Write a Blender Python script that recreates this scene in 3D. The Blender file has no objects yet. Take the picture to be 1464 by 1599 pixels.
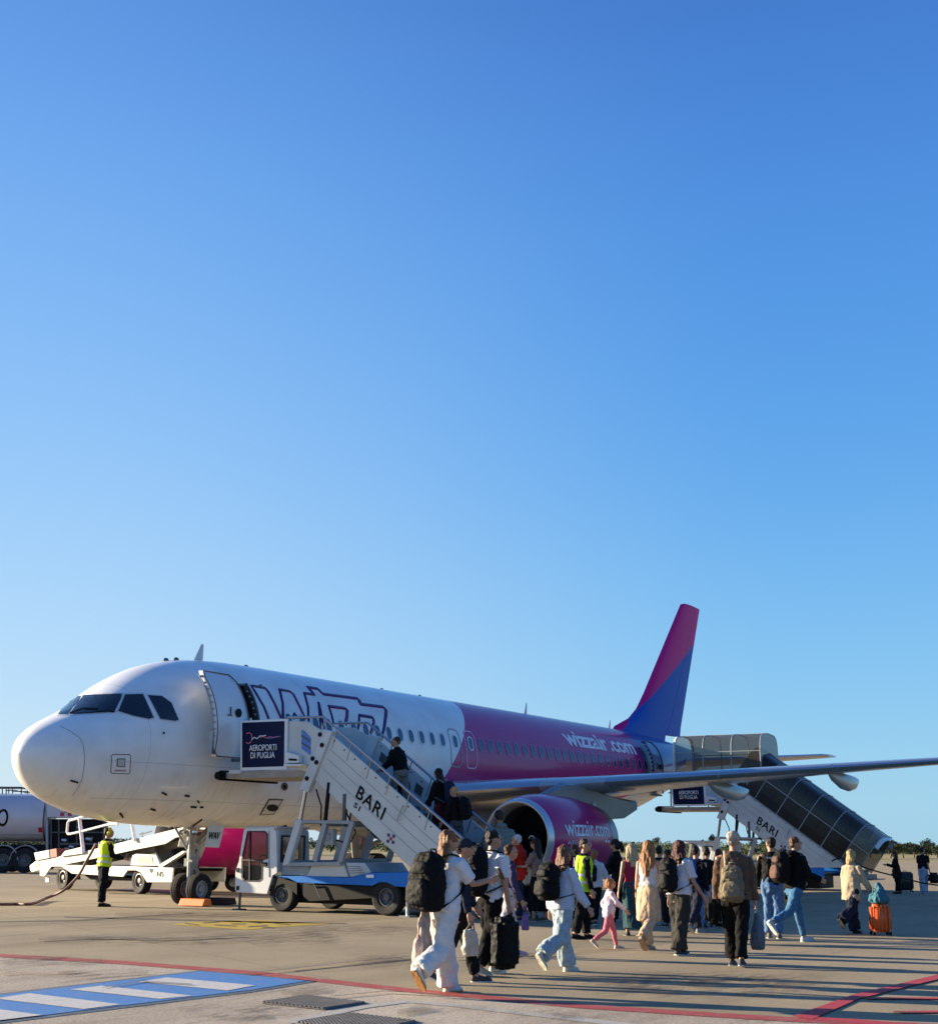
import bpy, bmesh, math, random
from math import sin, cos, tan, pi, radians as R, sqrt, atan2
from mathutils import Vector as V, Matrix, noise
from mathutils.bvhtree import BVHTree
random.seed(7)
sc = bpy.context.scene
COL = sc.collection

# ------------------------------------------------------------------ camera
PSI, PIT, FPX, ROL = 0.5544562488, 0.2385966265, 2147.82766, 0.00793502
CAM = V((-19.945929, -23.443941, 1.400867))
FW = V((cos(PSI)*cos(PIT), sin(PSI)*cos(PIT), sin(PIT)))
_r = V((sin(PSI), -cos(PSI), 0)); _u = _r.cross(FW)
RT = _r*cos(ROL)+_u*sin(ROL); UP = -_r*sin(ROL)+_u*cos(ROL)
cd = bpy.data.cameras.new('camera'); cam = bpy.data.objects.new('camera', cd); COL.objects.link(cam)
M = Matrix.Identity(4)
for i in range(3):
    M[i][0] = RT[i]; M[i][1] = UP[i]; M[i][2] = -FW[i]; M[i][3] = CAM[i]
cam.matrix_world = M
cd.sensor_fit = 'HORIZONTAL'; cd.sensor_width = 36; cd.lens = 36*FPX/1464; cd.clip_end = 9000; cd.clip_start = .1
sc.camera = cam

def ray(u, v): return (FW+RT*((u-732)/FPX)+UP*((799.5-v)/FPX))
def onplane(u, v, ax, val):
    d = ray(u, v); t = (val-CAM[ax])/d[ax]; return CAM+d*t
def G(u, v, z=0.0): return onplane(u, v, 2, z)
def PX(u, v, X): return onplane(u, v, 0, X)
def depth(p): return (V(p)-CAM).dot(FW)

# ------------------------------------------------------------------ materials
MT = {}
def mat(name, col, rough=.5, metal=0., noise_amt=0., nscale=6., bump=0., bscale=60., coat=0., spec=.5, alpha=None, trans=0.):
    if name in MT: return MT[name]
    m = bpy.data.materials.new(name); m.use_nodes = True; nt = m.node_tree
    b = nt.nodes['Principled BSDF']
    b.inputs['Roughness'].default_value = rough; b.inputs['Metallic'].default_value = metal
    b.inputs['Coat Weight'].default_value = coat; b.inputs['Coat Roughness'].default_value = .06
    b.inputs['Specular IOR Level'].default_value = spec
    b.inputs['Base Color'].default_value = (*col, 1)
    if trans: b.inputs['Transmission Weight'].default_value = trans
    if alpha is not None: b.inputs['Alpha'].default_value = alpha
    tc = nt.nodes.new('ShaderNodeTexCoord')
    if noise_amt:
        n = nt.nodes.new('ShaderNodeTexNoise'); n.inputs['Scale'].default_value = nscale; n.inputs['Detail'].default_value = 6
        nt.links.new(tc.outputs['Object'], n.inputs['Vector'])
        mp = nt.nodes.new('ShaderNodeMapRange'); mp.inputs['From Min'].default_value = .3; mp.inputs['From Max'].default_value = .7
        mp.inputs['To Min'].default_value = 1-noise_amt; mp.inputs['To Max'].default_value = 1+noise_amt*.6
        nt.links.new(n.outputs['Fac'], mp.inputs['Value'])
        mx = nt.nodes.new('ShaderNodeVectorMath'); mx.operation = 'SCALE'; mx.inputs[0].default_value = col
        nt.links.new(mp.outputs[0], mx.inputs['Scale']); nt.links.new(mx.outputs[0], b.inputs['Base Color'])
    if bump:
        n = nt.nodes.new('ShaderNodeTexNoise'); n.inputs['Scale'].default_value = bscale; n.inputs['Detail'].default_value = 4
        nt.links.new(tc.outputs['Object'], n.inputs['Vector'])
        bp = nt.nodes.new('ShaderNodeBump'); bp.inputs['Strength'].default_value = bump; bp.inputs['Distance'].default_value = .02
        nt.links.new(n.outputs['Fac'], bp.inputs['Height']); nt.links.new(bp.outputs[0], b.inputs['Normal'])
    MT[name] = m; return m

m_white = mat('white_paint', (.72,.72,.70), .32, 0, .08, 2, coat=.3)
m_dirtywhite = mat('worn_white_paint', (.58,.55,.47), .45, 0, .22, 3)
m_grey = mat('grey_paint', (.33,.35,.36), .45, 0, .12, 3)
m_lgrey = mat('light_grey_paint', (.58,.60,.60), .42, 0, .10, 2.5)
m_dgrey = mat('dark_grey_metal', (.09,.095,.10), .45, .3, .2, 5)
m_black = mat('black_metal', (.005,.0052,.006), .6, 0, .2, 5, spec=.2)
m_rubber = mat('tyre_rubber', (.009,.009,.0095), .85, 0, .25, 8)
m_rim = mat('rim_metal', (.30,.31,.32), .4, .5, .15, 8)
m_steel = mat('steel', (.42,.43,.44), .3, .9, .1, 8)
m_chrome = mat('chrome', (.7,.72,.74), .15, 1)
m_blue = mat('blue_paint', (.010,.17,.56), .45, 0, .18, 3, spec=.25)
m_navy = mat('navy_sign', (.004,.010,.045), .5, 0, spec=.15)
m_signwhite = mat('sign_white', (.8,.8,.8), .5)
m_red = mat('red_paint', (.40,.008,.02), .4, 0, .12, 2, coat=.2)
m_glass = mat('tinted_glass', (.012,.015,.02), .05, 0, spec=.8)
m_orange = mat('orange_paint', (.75,.17,.015), .5, 0, .2, 6)
m_magenta = mat('magenta_print', (.30,.004,.12), .35)
m_violet = mat('violet_print', (.045,.01,.10), .35)
m_seal = mat('black_seal', (.02,.02,.022), .6)

# ------------------------------------------------------------------ builders
ORG = {}
def props(o, label=None, cat=None, group=None, kind=None):
    if label: o['label'] = label
    if cat: o['category'] = cat
    if group: o['group'] = group
    if kind: o['kind'] = kind
    return o
def root(name, loc, label, cat, group=None):
    o = bpy.data.objects.new(name, None); o.location = loc; o.empty_display_size = .3; COL.objects.link(o)
    ORG[o.name] = V(loc); return props(o, label, cat, group)

class MB:
    def __init__(s): s.bm = bmesh.new()
    def face(s, pts):
        vs = [s.bm.verts.new(p) for p in pts]
        try: return s.bm.faces.new(vs)
        except ValueError: return None
    def box(s, x0, x1, y0, y1, z0, z1):
        return s.prism([(x0,y0,z0),(x1,y0,z0),(x1,y1,z0),(x0,y1,z0)], V((0,0,z1-z0)))
    def obox(s, c, size, rot=None):
        mt = Matrix.Translation(c) @ (rot.to_4x4() if rot else Matrix.Identity(4)) @ Matrix.Diagonal((*size,1))
        bmesh.ops.create_cube(s.bm, size=1, matrix=mt); return s
    def prism(s, pts, vec):
        pts = [V(p) for p in pts]; vec = V(vec)
        a = [s.bm.verts.new(p) for p in pts]; b = [s.bm.verts.new(p+vec) for p in pts]
        n = len(pts)
        s.bm.faces.new(a); s.bm.faces.new(list(reversed(b)))
        for i in range(n): s.bm.faces.new((a[i], b[i], b[(i+1)%n], a[(i+1)%n]))
        return s
    def rings(s, rings, cap=True, close=True):
        rs = [[s.bm.verts.new(p) for p in r] for r in rings]
        n = len(rs[0])
        for a, b in zip(rs, rs[1:]):
            for i in range(n if close else n-1):
                j = (i+1)%n
                s.bm.faces.new((a[i], a[j], b[j], b[i]))
        if cap:
            s.bm.faces.new(list(reversed(rs[0]))); s.bm.faces.new(rs[-1])
        return s
    def tube(s, pts, r, n=8, cap=True):
        pts = [V(p) for p in pts]; m = len(pts)
        rr = r if isinstance(r, (list, tuple)) else [r]*m
        out = []; prev = None
        for i in range(m):
            d = (pts[min(i+1,m-1)]-pts[max(i-1,0)]).normalized()
            if prev is None:
                a = d.orthogonal().normalized()
            else:
                a = (prev-d*prev.dot(d)).normalized()
            prev = a; b = d.cross(a)
            out.append([pts[i]+(a*cos(2*pi*k/n)+b*sin(2*pi*k/n))*rr[i] for k in range(n)])
        s.rings(out, cap); return s
    def bar(s, p0, p1, w, h, upv=(0,0,1)):
        p0, p1 = V(p0), V(p1); d = (p1-p0).normalized(); a = d.cross(V(upv))
        if a.length < 1e-3: a = d.orthogonal()
        a.normalize(); b = a.cross(d)
        q = lambda p: [p+a*w/2+b*h/2, p-a*w/2+b*h/2, p-a*w/2-b*h/2, p+a*w/2-b*h/2]
        s.rings([q(p0), q(p1)]); return s
    def lathe(s, prof, c, ax, n=32, cap=False):
        ax = V(ax).normalized(); a = ax.orthogonal().normalized(); b = ax.cross(a); c = V(c)
        s.rings([[c+ax*t+(a*cos(2*pi*k/n)+b*sin(2*pi*k/n))*max(r,1e-4) for k in range(n)] for t, r in prof], cap); return s
    def ell(s, c, rx, ry, rz, rot=None, u=14, v=10):
        mt = Matrix.Translation(c) @ (rot.to_4x4() if rot else Matrix.Identity(4)) @ Matrix.Diagonal((rx,ry,rz,1))
        bmesh.ops.create_uvsphere(s.bm, u_segments=u, v_segments=v, radius=1, matrix=mt); return s
    def mesh(s, name='m', smooth=False, recalc=True):
        if recalc: bmesh.ops.recalc_face_normals(s.bm, faces=s.bm.faces)
        if smooth:
            for f in s.bm.faces: f.smooth = True
        me = bpy.data.meshes.new(name); s.bm.to_mesh(me); s.bm.free(); return me
    def build(s, name, m, parent=None, smooth=False, bevel=0, label=None, seg=2, recalc=True):
        if parent is not None:
            off = ORG[parent.name]; bmesh.ops.translate(s.bm, verts=s.bm.verts, vec=-off)
        me = s.mesh(name, smooth, recalc); o = bpy.data.objects.new(name, me); COL.objects.link(o)
        me.materials.append(m)
        if parent is not None: o.parent = parent; ORG[o.name] = ORG[parent.name]
        else: ORG[o.name] = V((0,0,0))
        if bevel:
            b = o.modifiers.new('bevel','BEVEL'); b.width = bevel; b.segments = seg; b.limit_method = 'ANGLE'; b.angle_limit = R(40)
        if smooth == 'auto' or bevel:
            for p in me.polygons: p.use_smooth = True
            w = o.modifiers.new('wn','WEIGHTED_NORMAL'); w.keep_sharp = True
            me.set_sharp_from_angle(angle=R(38))
        if label: o['label'] = label
        return o

def text_bm(txt, size, bold=0.0, spacing=1.0, depth=0.0):
    """text in the XY plane, lower left at origin; returns bmesh and width"""
    cu = bpy.data.curves.new('t', 'FONT'); cu.body = txt; cu.size = size; cu.offset = bold; cu.space_character = spacing
    cu.extrude = depth; cu.resolution_u = 3
    ob = bpy.data.objects.new('t', cu); COL.objects.link(ob)
    dg = bpy.context.evaluated_depsgraph_get(); dg.update()
    me = bpy.data.meshes.new_from_object(ob.evaluated_get(dg))
    bm = bmesh.new(); bm.from_mesh(me)
    bpy.data.objects.remove(ob); bpy.data.curves.remove(cu); bpy.data.meshes.remove(me)
    xs = [v.co.x for v in bm.verts]; ys = [v.co.y for v in bm.verts]
    x0, x1, y0, y1 = min(xs), max(xs), min(ys), max(ys)
    for v in bm.verts: v.co.x -= x0; v.co.y -= y0
    return bm, x1-x0, y1-y0
def text_quad(txt, P0, PXv, PYv, name, m, parent, bold=0., stretch=True, spacing=1., lift=V((0,0,0))):
    """text filling the parallelogram P0, P0+PXv, P0+PYv (flat)"""
    bm, w, h = text_bm(txt, 1.0, bold, spacing, .0)
    for v in bm.verts: v.co = V(P0)+V(PXv)*(v.co.x/w)+V(PYv)*(v.co.y/h)+lift
    mb = MB(); mb.bm.free(); mb.bm = bm
    ex = bmesh.ops.extrude_face_region(bm, geom=bm.faces[:])
    nrm = V(PXv).cross(V(PYv)).normalized()*.004
    bmesh.ops.translate(bm, verts=[g for g in ex['geom'] if isinstance(g, bmesh.types.BMVert)], vec=nrm)
    return mb.build(name, m, parent)

def wheel(name, c, ax, rad, wid, parent, rimr=.55, rimmat=None, out=1):
    """tyre with tread shoulders + rim; ax points to the visible side"""
    ax = V(ax).normalized(); w = wid/2
    t = MB().lathe([(-w*.8,rad*rimr),(-w,rad*(rimr+.12)),(-w,rad*.9),(-w*.8,rad*.98),(-w*.35,rad),(-w*.33,rad*.985),(-w*.05,rad*.985),(-w*.03,rad),(w*.35,rad),(w*.37,rad*.985),(w*.6,rad*.985),(w*.8,rad*.98),(w,rad*.9),(w,rad*(rimr+.12)),(w*.8,rad*rimr),(-w*.8,rad*rimr)], c, ax, 36)
    wh = t.build(name, m_rubber, parent, smooth='auto')
    r = MB().lathe([(-w*.7,0),(-w*.7,rad*rimr*.98),(w*.86,rad*rimr*.99),(w*.9,rad*rimr*.88),(w*.45,rad*rimr*.8),(w*.35,rad*rimr*.45),(w*.75,rad*rimr*.36),(w*.8,rad*rimr*.14),(w*.7,0)], c, ax, 28)
    a = ax.orthogonal().normalized(); b = ax.cross(a)
    for k in range(8):
        d = a*cos(k*pi/4)+b*sin(k*pi/4); p = V(c)+d*rad*rimr*.62+ax*w*.3
        r.tube([p, p+ax*w*.22], rad*rimr*.07, 6)
    ro = r.build('rim', rimmat or m_rim, wh, smooth='auto')
    return wh

def smoothstep_nodes(): pass
# ------------------------------------------------------------------ light
SUN_AZ, SUN_EL = 102.0, 13.0
w = bpy.data.worlds.new('World'); sc.world = w; w.use_nodes = True
nt = w.node_tree; bg = nt.nodes['Background']
sky = nt.nodes.new('ShaderNodeTexSky'); sky.sky_type = 'NISHITA'; sky.sun_disc = False
sky.sun_elevation = R(SUN_EL); sky.sun_rotation = R(90-SUN_AZ); sky.air_density = 1.0; sky.dust_density = .6; sky.ozone_density = 2.2
# Nishita sky graded towards the clear deep blue of the day, paler towards the sun and the horizon
EXPO = 1.7
L = nt.links.new
tc = nt.nodes.new('ShaderNodeTexCoord'); sp = nt.nodes.new('ShaderNodeSeparateXYZ'); L(tc.outputs['Generated'], sp.inputs[0])
def wramp(stops):
    r = nt.nodes.new('ShaderNodeValToRGB'); r.color_ramp.interpolation = 'B_SPLINE'
    while len(r.color_ramp.elements) < len(stops): r.color_ramp.elements.new(.5)
    for e, (p, c) in zip(r.color_ramp.elements, stops): e.position = p; e.color = (*c, 1)
    L(sp.outputs[2], r.inputs[0]); return r.outputs[0]
rR = wramp([(0,(.36,.65,.84)),(.10,(.23,.57,.89)),(.25,(.10,.385,.86)),(.42,(.068,.285,.78)),(.56,(.045,.19,.64)),(1,(.03,.10,.38))])
rL = wramp([(0,(.62,.77,.88)),(.10,(.46,.69,.92)),(.25,(.29,.57,.94)),(.42,(.16,.42,.90)),(.56,(.09,.29,.78)),(1,(.05,.15,.5))])
dt = nt.nodes.new('ShaderNodeVectorMath'); dt.operation = 'DOT_PRODUCT'; L(tc.outputs['Generated'], dt.inputs[0]); dt.inputs[1].default_value = (cos(R(SUN_AZ)), sin(R(SUN_AZ)), 0)
mr = nt.nodes.new('ShaderNodeMapRange'); L(dt.outputs['Value'], mr.inputs[0]); mr.inputs[1].default_value = .08; mr.inputs[2].default_value = .60; mr.interpolation_type = 'SMOOTHSTEP'
mx = nt.nodes.new('ShaderNodeMix'); mx.data_type = 'RGBA'; L(mr.outputs[0], mx.inputs[0]); L(rR, mx.inputs[6]); L(rL, mx.inputs[7])
scl = nt.nodes.new('ShaderNodeVectorMath'); scl.operation = 'SCALE'; L(mx.outputs[2], scl.inputs[0]); scl.inputs['Scale'].default_value = 1/(.07*2**EXPO)
m2 = nt.nodes.new('ShaderNodeMix'); m2.data_type = 'RGBA'; m2.inputs[0].default_value = .88; L(sky.outputs[0], m2.inputs[6]); L(scl.outputs[0], m2.inputs[7])
L(m2.outputs[2], bg.inputs[0]); bg.inputs[1].default_value = .07
sl = bpy.data.lights.new('sun', 'SUN'); sl.energy = 4.8; sl.angle = R(.5); sl.color = (1, .84, .60)
so = bpy.data.objects.new('sun', sl); COL.objects.link(so)
sd = V((cos(R(SUN_AZ))*cos(R(SUN_EL)), sin(R(SUN_AZ))*cos(R(SUN_EL)), sin(R(SUN_EL))))
so.rotation_euler = sd.to_track_quat('Z', 'Y').to_euler()
sc.view_settings.view_transform = 'Standard'; sc.view_settings.look = 'None'; sc.view_settings.gamma = 1
sc.view_settings.exposure = EXPO

# ------------------------------------------------------------------ ground
def ground_mat(name, c0, c1, streak, grain=.5, joints=None, blot=None):
    m = bpy.data.materials.new(name); m.use_nodes = True; nt = m.node_tree; L = nt.links.new
    b = nt.nodes['Principled BSDF']; b.inputs['Roughness'].default_value = .85; b.inputs['Specular IOR Level'].default_value = .25
    tc = nt.nodes.new('ShaderNodeTexCoord')
    def nz(scale, detail=6, rot=None, stretch=None, rough=.6):
        mp = nt.nodes.new('ShaderNodeMapping'); L(tc.outputs['Object'], mp.inputs[0])
        if rot: mp.inputs['Rotation'].default_value[2] = rot
        if stretch: mp.inputs['Scale'].default_value = stretch
        n = nt.nodes.new('ShaderNodeTexNoise'); n.inputs['Scale'].default_value = scale; n.inputs['Detail'].default_value = detail
        n.inputs['Roughness'].default_value = rough; L(mp.outputs[0], n.inputs['Vector']); return n.outputs['Fac']
    def ramp(fac, p0, p1, a, bb):
        r = nt.nodes.new('ShaderNodeMapRange'); L(fac, r.inputs[0])
        for i, val in zip((1,2,3,4), (p0,p1,a,bb)): r.inputs[i].default_value = val
        return r.outputs[0]
    def mixc(f, A, B, mode='MIX'):
        x = nt.nodes.new('ShaderNodeMix'); x.data_type = 'RGBA'; x.blend_type = mode
        if isinstance(f, float): x.inputs[0].default_value = f
        else: L(f, x.inputs[0])
        for k, q in ((6,A),(7,B)):
            if isinstance(q, tuple): x.inputs[k].default_value = (*q,1)
            else: L(q, x.inputs[k])
        return x.outputs[2]
    c = mixc(ramp(nz(.35,8),.35,.68,0,1), c0, c1)
    dark = tuple(q*.45 for q in c0)
    s1 = ramp(nz(.25,8,R(78),(.12,1.6,1),.68),.52,.68,0,streak)
    c = mixc(s1, c, dark)
    s2 = ramp(nz(1.1,9,R(-28),(.16,1.3,1),.72),.56,.70,0,streak*1.1)
    c = mixc(s2, c, dark)
    if blot:
        c = mixc(ramp(nz(.8,10,R(-30),(.35,1.1,1),.8),.55,.66,0,blot), c, tuple(q*.3 for q in c0))
    g = ramp(nz(34,3,rough=.8),.3,.7,1-grain*.5,1+grain*.35)
    vm = nt.nodes.new('ShaderNodeVectorMath'); vm.operation = 'SCALE'; L(c, vm.inputs[0]); L(g, vm.inputs['Scale']); c = vm.outputs[0]
    if joints:
        sx, sy, rot, wd, amt = joints
        mp = nt.nodes.new('ShaderNodeMapping'); L(tc.outputs['Object'], mp.inputs[0]); mp.inputs['Rotation'].default_value[2] = rot
        sp = nt.nodes.new('ShaderNodeSeparateXYZ'); L(mp.outputs[0], sp.inputs[0])
        fs = []
        for o, s_ in ((0,sx),(1,sy)):
            pp = nt.nodes.new('ShaderNodeMath'); pp.operation = 'PINGPONG'; pp.inputs[1].default_value = s_/2; L(sp.outputs[o], pp.inputs[0])
            fs.append(ramp(pp.outputs[0], 0, wd, amt, 0))
        mxm = nt.nodes.new('ShaderNodeMath'); mxm.operation = 'MAXIMUM'; L(fs[0], mxm.inputs[0]); L(fs[1], mxm.inputs[1])
        c = mixc(mxm.outputs[0], c, tuple(q*.35 for q in c0))
    L(c, b.inputs['Base Color'])
    bp = nt.nodes.new('ShaderNodeBump'); bp.inputs['Strength'].default_value = .5; bp.inputs['Distance'].default_value = .01
    L(nz(70,4,rough=.8), bp.inputs['Height']); L(bp.outputs[0], b.inputs['Normal'])
    return m

def sheet(name, pts, z, m, kind='structure', thick=0):
    mb = MB(); f = mb.face([(p[0], p[1], z) for p in pts])
    f.normal_update()
    if f.normal.z < 0: f.normal_flip()
    o = mb.build(name, m, recalc=False); o['kind'] = kind; return o
gA = ground_mat('apron_concrete', (.26,.205,.128), (.335,.27,.172), .5, .45, joints=(7.5,7.5,R(28),.022,.55))
gR = ground_mat('service_road_concrete', (.34,.285,.22), (.46,.395,.31), .55, 1.0, blot=.85)
gG = ground_mat('dry_grass', (.27,.22,.085), (.34,.285,.12), .45, .6)
gG2 = ground_mat('green_grass', (.12,.135,.035), (.20,.19,.06), .45, .6)
def quadw(x0, x1, y0, y1): return [(x0,y0),(x1,y0),(x1,y1),(x0,y1)]
sheet('ground', quadw(-5000,6000,-6000,5000), -.06, gG)
# apron in view-aligned strips: (distance along view) ; far edge of the apron
vd = V((cos(PSI), sin(PSI), 0)); vr = V((sin(PSI), -cos(PSI), 0)); C0 = V((CAM.x, CAM.y, 0))
def vq(d, r): return C0+vd*d+vr*r
sheet('apron', [vq(-40,-120), vq(-40,160), vq(172,160), vq(176,60), vq(182,0), vq(190,-60), vq(200,-140)], 0, gA)
sheet('taxiway', [vq(215,-300), vq(212,300), vq(238,300), vq(242,-300)], -.03, gA)
sheet('green_verge', [vq(196,-120), vq(178,30), vq(180,45), vq(209,50), vq(211,-120)], -.04, gG2)
RED = [(-400,1467.5),(0,1490.5),(200,1502),(400,1518),(640,1545),(900,1569),(1100,1582),(1240,1590.5),(1464,1600.5),(1900,1622)]
redp = [G(u, v) for u, v in RED]
red_in = [G(u, v+5.5+ (v-1490)*.016) for u, v in RED]
road = [p for p in redp]
a, b_ = redp[0], redp[-1]; dd = (b_-a).normalized(); nn = V((dd.y,-dd.x,0))
if (C0-a).dot(nn) < 0: nn = -nn
sheet('service_road', road+[b_+dd*60+nn*0, b_+dd*60+nn*45, a-dd*60+nn*45, a-dd*60], .004, gR)
# painted markings (worn)
def paint(name, col, wear=.5, scale=9., under=None, rough=.7):
    m = bpy.data.materials.new(name); m.use_nodes = True; nt = m.node_tree; L = nt.links.new
    b = nt.nodes['Principled BSDF']; b.inputs['Roughness'].default_value = rough
    tc = nt.nodes.new('ShaderNodeTexCoord')
    n = nt.nodes.new('ShaderNodeTexNoise'); n.inputs['Scale'].default_value = scale; n.inputs['Detail'].default_value = 9; n.inputs['Roughness'].default_value = .75
    L(tc.outputs['Object'], n.inputs['Vector'])
    r = nt.nodes.new('ShaderNodeMapRange'); r.inputs[1].default_value = .52; r.inputs[2].default_value = .66; r.inputs[4].default_value = wear
    L(n.outputs['Fac'], r.inputs[0])
    x = nt.nodes.new('ShaderNodeMix'); x.data_type = 'RGBA'; L(r.outputs[0], x.inputs[0])
    x.inputs[6].default_value = (*col,1); x.inputs[7].default_value = (*(under or (.22,.19,.15)),1)
    n2 = nt.nodes.new('ShaderNodeTexNoise'); n2.inputs['Scale'].default_value = 40; n2.inputs['Detail'].default_value = 4; L(tc.outputs['Object'], n2.inputs['Vector'])
    r2 = nt.nodes.new('ShaderNodeMapRange'); r2.inputs[1].default_value=.3; r2.inputs[2].default_value=.7; r2.inputs[3].default_value = .82; r2.inputs[4].default_value = 1.12; L(n2.outputs['Fac'], r2.inputs[0])
    vm = nt.nodes.new('ShaderNodeVectorMath'); vm.operation = 'SCALE'; L(x.outputs[2], vm.inputs[0]); L(r2.outputs[0], vm.inputs['Scale'])
    L(vm.outputs[0], b.inputs['Base Color']); return m
p_red = paint('red_line_paint', (.30,.03,.022), .75, 5); p_redb = paint('bright_red_paint', (.36,.012,.022), .25, 5)
p_blue = paint('blue_crossing_paint', (.022,.155,.42), .6, 7); p_wht = paint('white_bar_paint', (.46,.45,.43), .4, 7)
p_slate = paint('slate_outline_paint', (.055,.095,.13), .5, 7); p_yel = paint('yellow_paint', (.42,.29,.015), .6, 4)
p_dark = paint('black_ground_paint', (.05,.045,.04), .6, 4); p_white = paint('faded_white_line_paint', (.36,.34,.30), .7, 6)
def gpoly(name, px, z, m): return sheet(name, [G(u, v) for u, v in px], z, m)
def ribbon(name, top, bot, z, m):
    mb = MB()
    for i in range(len(top)-1):
        mb.face([(top[i][0],top[i][1],z),(top[i+1][0],top[i+1][1],z),(bot[i+1][0],bot[i+1][1],z),(bot[i][0],bot[i][1],z)])
    bmesh.ops.remove_doubles(mb.bm, verts=mb.bm.verts, dist=1e-4)
    o = mb.build(name, m)
    if o.data.polygons[0].normal.z < 0: o.data.flip_normals()
    o['kind'] = 'structure'; return o
ribbon('red_boundary_line', redp, red_in, .008, p_red)
gpoly('red_diagonal_line', [(1236,1589.5),(1268,1594),(1340,1562),(1464,1531),(1600,1490),(1600,1484),(1464,1523.5),(1330,1556)], .012, p_redb)
gpoly('thin_red_line', [(1352,1559.6),(1600,1560),(1600,1563),(1352,1562)], .012, p_redb)
gpoly('thin_red_line', [(1395,1581.4),(1600,1579),(1600,1583),(1395,1583.8)], .012, p_redb)
gpoly('red_edge_line', [(1262,1590),(1330,1593),(1464,1604),(1464,1611),(1330,1600),(1256,1594)], .010, p_redb)
gpoly('crossing_outline', [(-140,1572),(0,1553),(313,1516.6),(400,1524.5),(497,1533.8),(400,1550),(0,1600),(-140,1620)], .008, p_slate)
gpoly('blue_crossing', [(-140,1575.5),(0,1556.2),(312,1518.8),(400,1526.2),(478,1533.8),(398,1547.2),(0,1596.4),(-140,1615)], .012, p_blue)
for q in ([(216,1536),(260,1529),(399,1541.5),(355,1549.7)], [(109,1548),(158,1542),(300.5,1558),(250,1563)], [(-8,1562.5),(46,1554),(188.5,1571.5),(131,1579)], [(-90,1585),(-48,1573),(66,1588.5),(0,1596.5),(-60,1602)]):
    gpoly('white_crossing_bar', q, .016, p_wht)
gpoly('yellow_stand_marking', [(265,1444.5),(300,1440.5),(395,1436.8),(470,1441),(517,1443.4),(440,1448),(385,1452.6),(320,1448)], .004, p_yel)
for (u, v, l, s) in ((300,1444,22,3),(330,1441,26,-2),(352,1446,34,2),(392,1441,30,3),(402,1447,30,-2),(440,1443.5,26,2),(372,1443.6,22,0),(418,1449,18,1)):
    gpoly('black_marking_stroke', [(u-l/2,v-s/2-.5),(u+l/2,v+s/2-.5),(u+l/2,v+s/2+.7),(u-l/2,v-s/2+.7)], .008, p_dark)
gpoly('white_road_line', [(440,1597),(566,1571.5),(634,1563.2),(700,1568.6),(940,1594.5),(1010,1603),(1005,1608),(930,1600),(700,1573),(636,1567.5),(575,1575.5),(452,1601)], .008, p_white)
# tyre rubber marks, cracks
p_tyre = paint('tyre_mark', (.09,.07,.05), .9, 3, under=(.22,.18,.125))
for q in ([(100,1431.5),(430,1440),(540,1442.2),(540,1443.2),(420,1442),(100,1433)], [(460,1517.2),(560,1507),(650,1498.5),(650,1499.2),(560,1508),(462,1518)], [(170,1395),(520,1399),(520,1400.2),(170,1396.4)], [(-50,1440),(120,1437),(300,1426),(300,1427),(120,1438.5),(-50,1441.5)]):
    gpoly('tyre_mark', q, .004, p_tyre)

def stain_mat(name, col, thr, seed):
    m = bpy.data.materials.new(name); m.use_nodes = True; nt = m.node_tree; L = nt.links.new; b = nt.nodes['Principled BSDF']; b.inputs['Roughness'].default_value = .8; b.inputs['Base Color'].default_value = (*col,1)
    tc = nt.nodes.new('ShaderNodeTexCoord')
    mp = nt.nodes.new('ShaderNodeMapping'); mp.inputs['Rotation'].default_value[2] = R(-30); mp.inputs['Scale'].default_value = (.5,1.4,1); L(tc.outputs['Object'], mp.inputs[0])
    n = nt.nodes.new('ShaderNodeTexNoise'); n.inputs['Scale'].default_value = 2.6; n.inputs['Detail'].default_value = 10; n.inputs['Roughness'].default_value = .78; L(mp.outputs[0], n.inputs['Vector'])
    g = nt.nodes.new('ShaderNodeMapping'); g.inputs['Location'].default_value = (-1,-1,0); g.inputs['Scale'].default_value = (2,2,0); L(tc.outputs['Generated'], g.inputs[0])
    ln = nt.nodes.new('ShaderNodeVectorMath'); ln.operation = 'LENGTH'; L(g.outputs[0], ln.inputs[0])
    f = nt.nodes.new('ShaderNodeMapRange'); L(ln.outputs['Value'], f.inputs[0]); f.inputs[1].default_value = .35; f.inputs[2].default_value = 1; f.inputs[3].default_value = 1; f.inputs[4].default_value = 0
    r = nt.nodes.new('ShaderNodeMapRange'); L(n.outputs['Fac'], r.inputs[0]); r.inputs[1].default_value = thr; r.inputs[2].default_value = thr+.10
    k = nt.nodes.new('ShaderNodeMath'); k.operation = 'MULTIPLY'; L(f.outputs[0], k.inputs[0]); L(r.outputs[0], k.inputs[1])
    k2 = nt.nodes.new('ShaderNodeMath'); k2.operation = 'MULTIPLY'; L(k.outputs[0], k2.inputs[0]); k2.inputs[1].default_value = .55; L(k2.outputs[0], b.inputs['Alpha']); return m
st_a = stain_mat('oil_stain', (.035,.03,.027), .50, 1); st_b = stain_mat('rust_stain', (.30,.17,.06), .50, 2); st_c = stain_mat('dark_streak', (.07,.055,.04), .47, 3)
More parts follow.
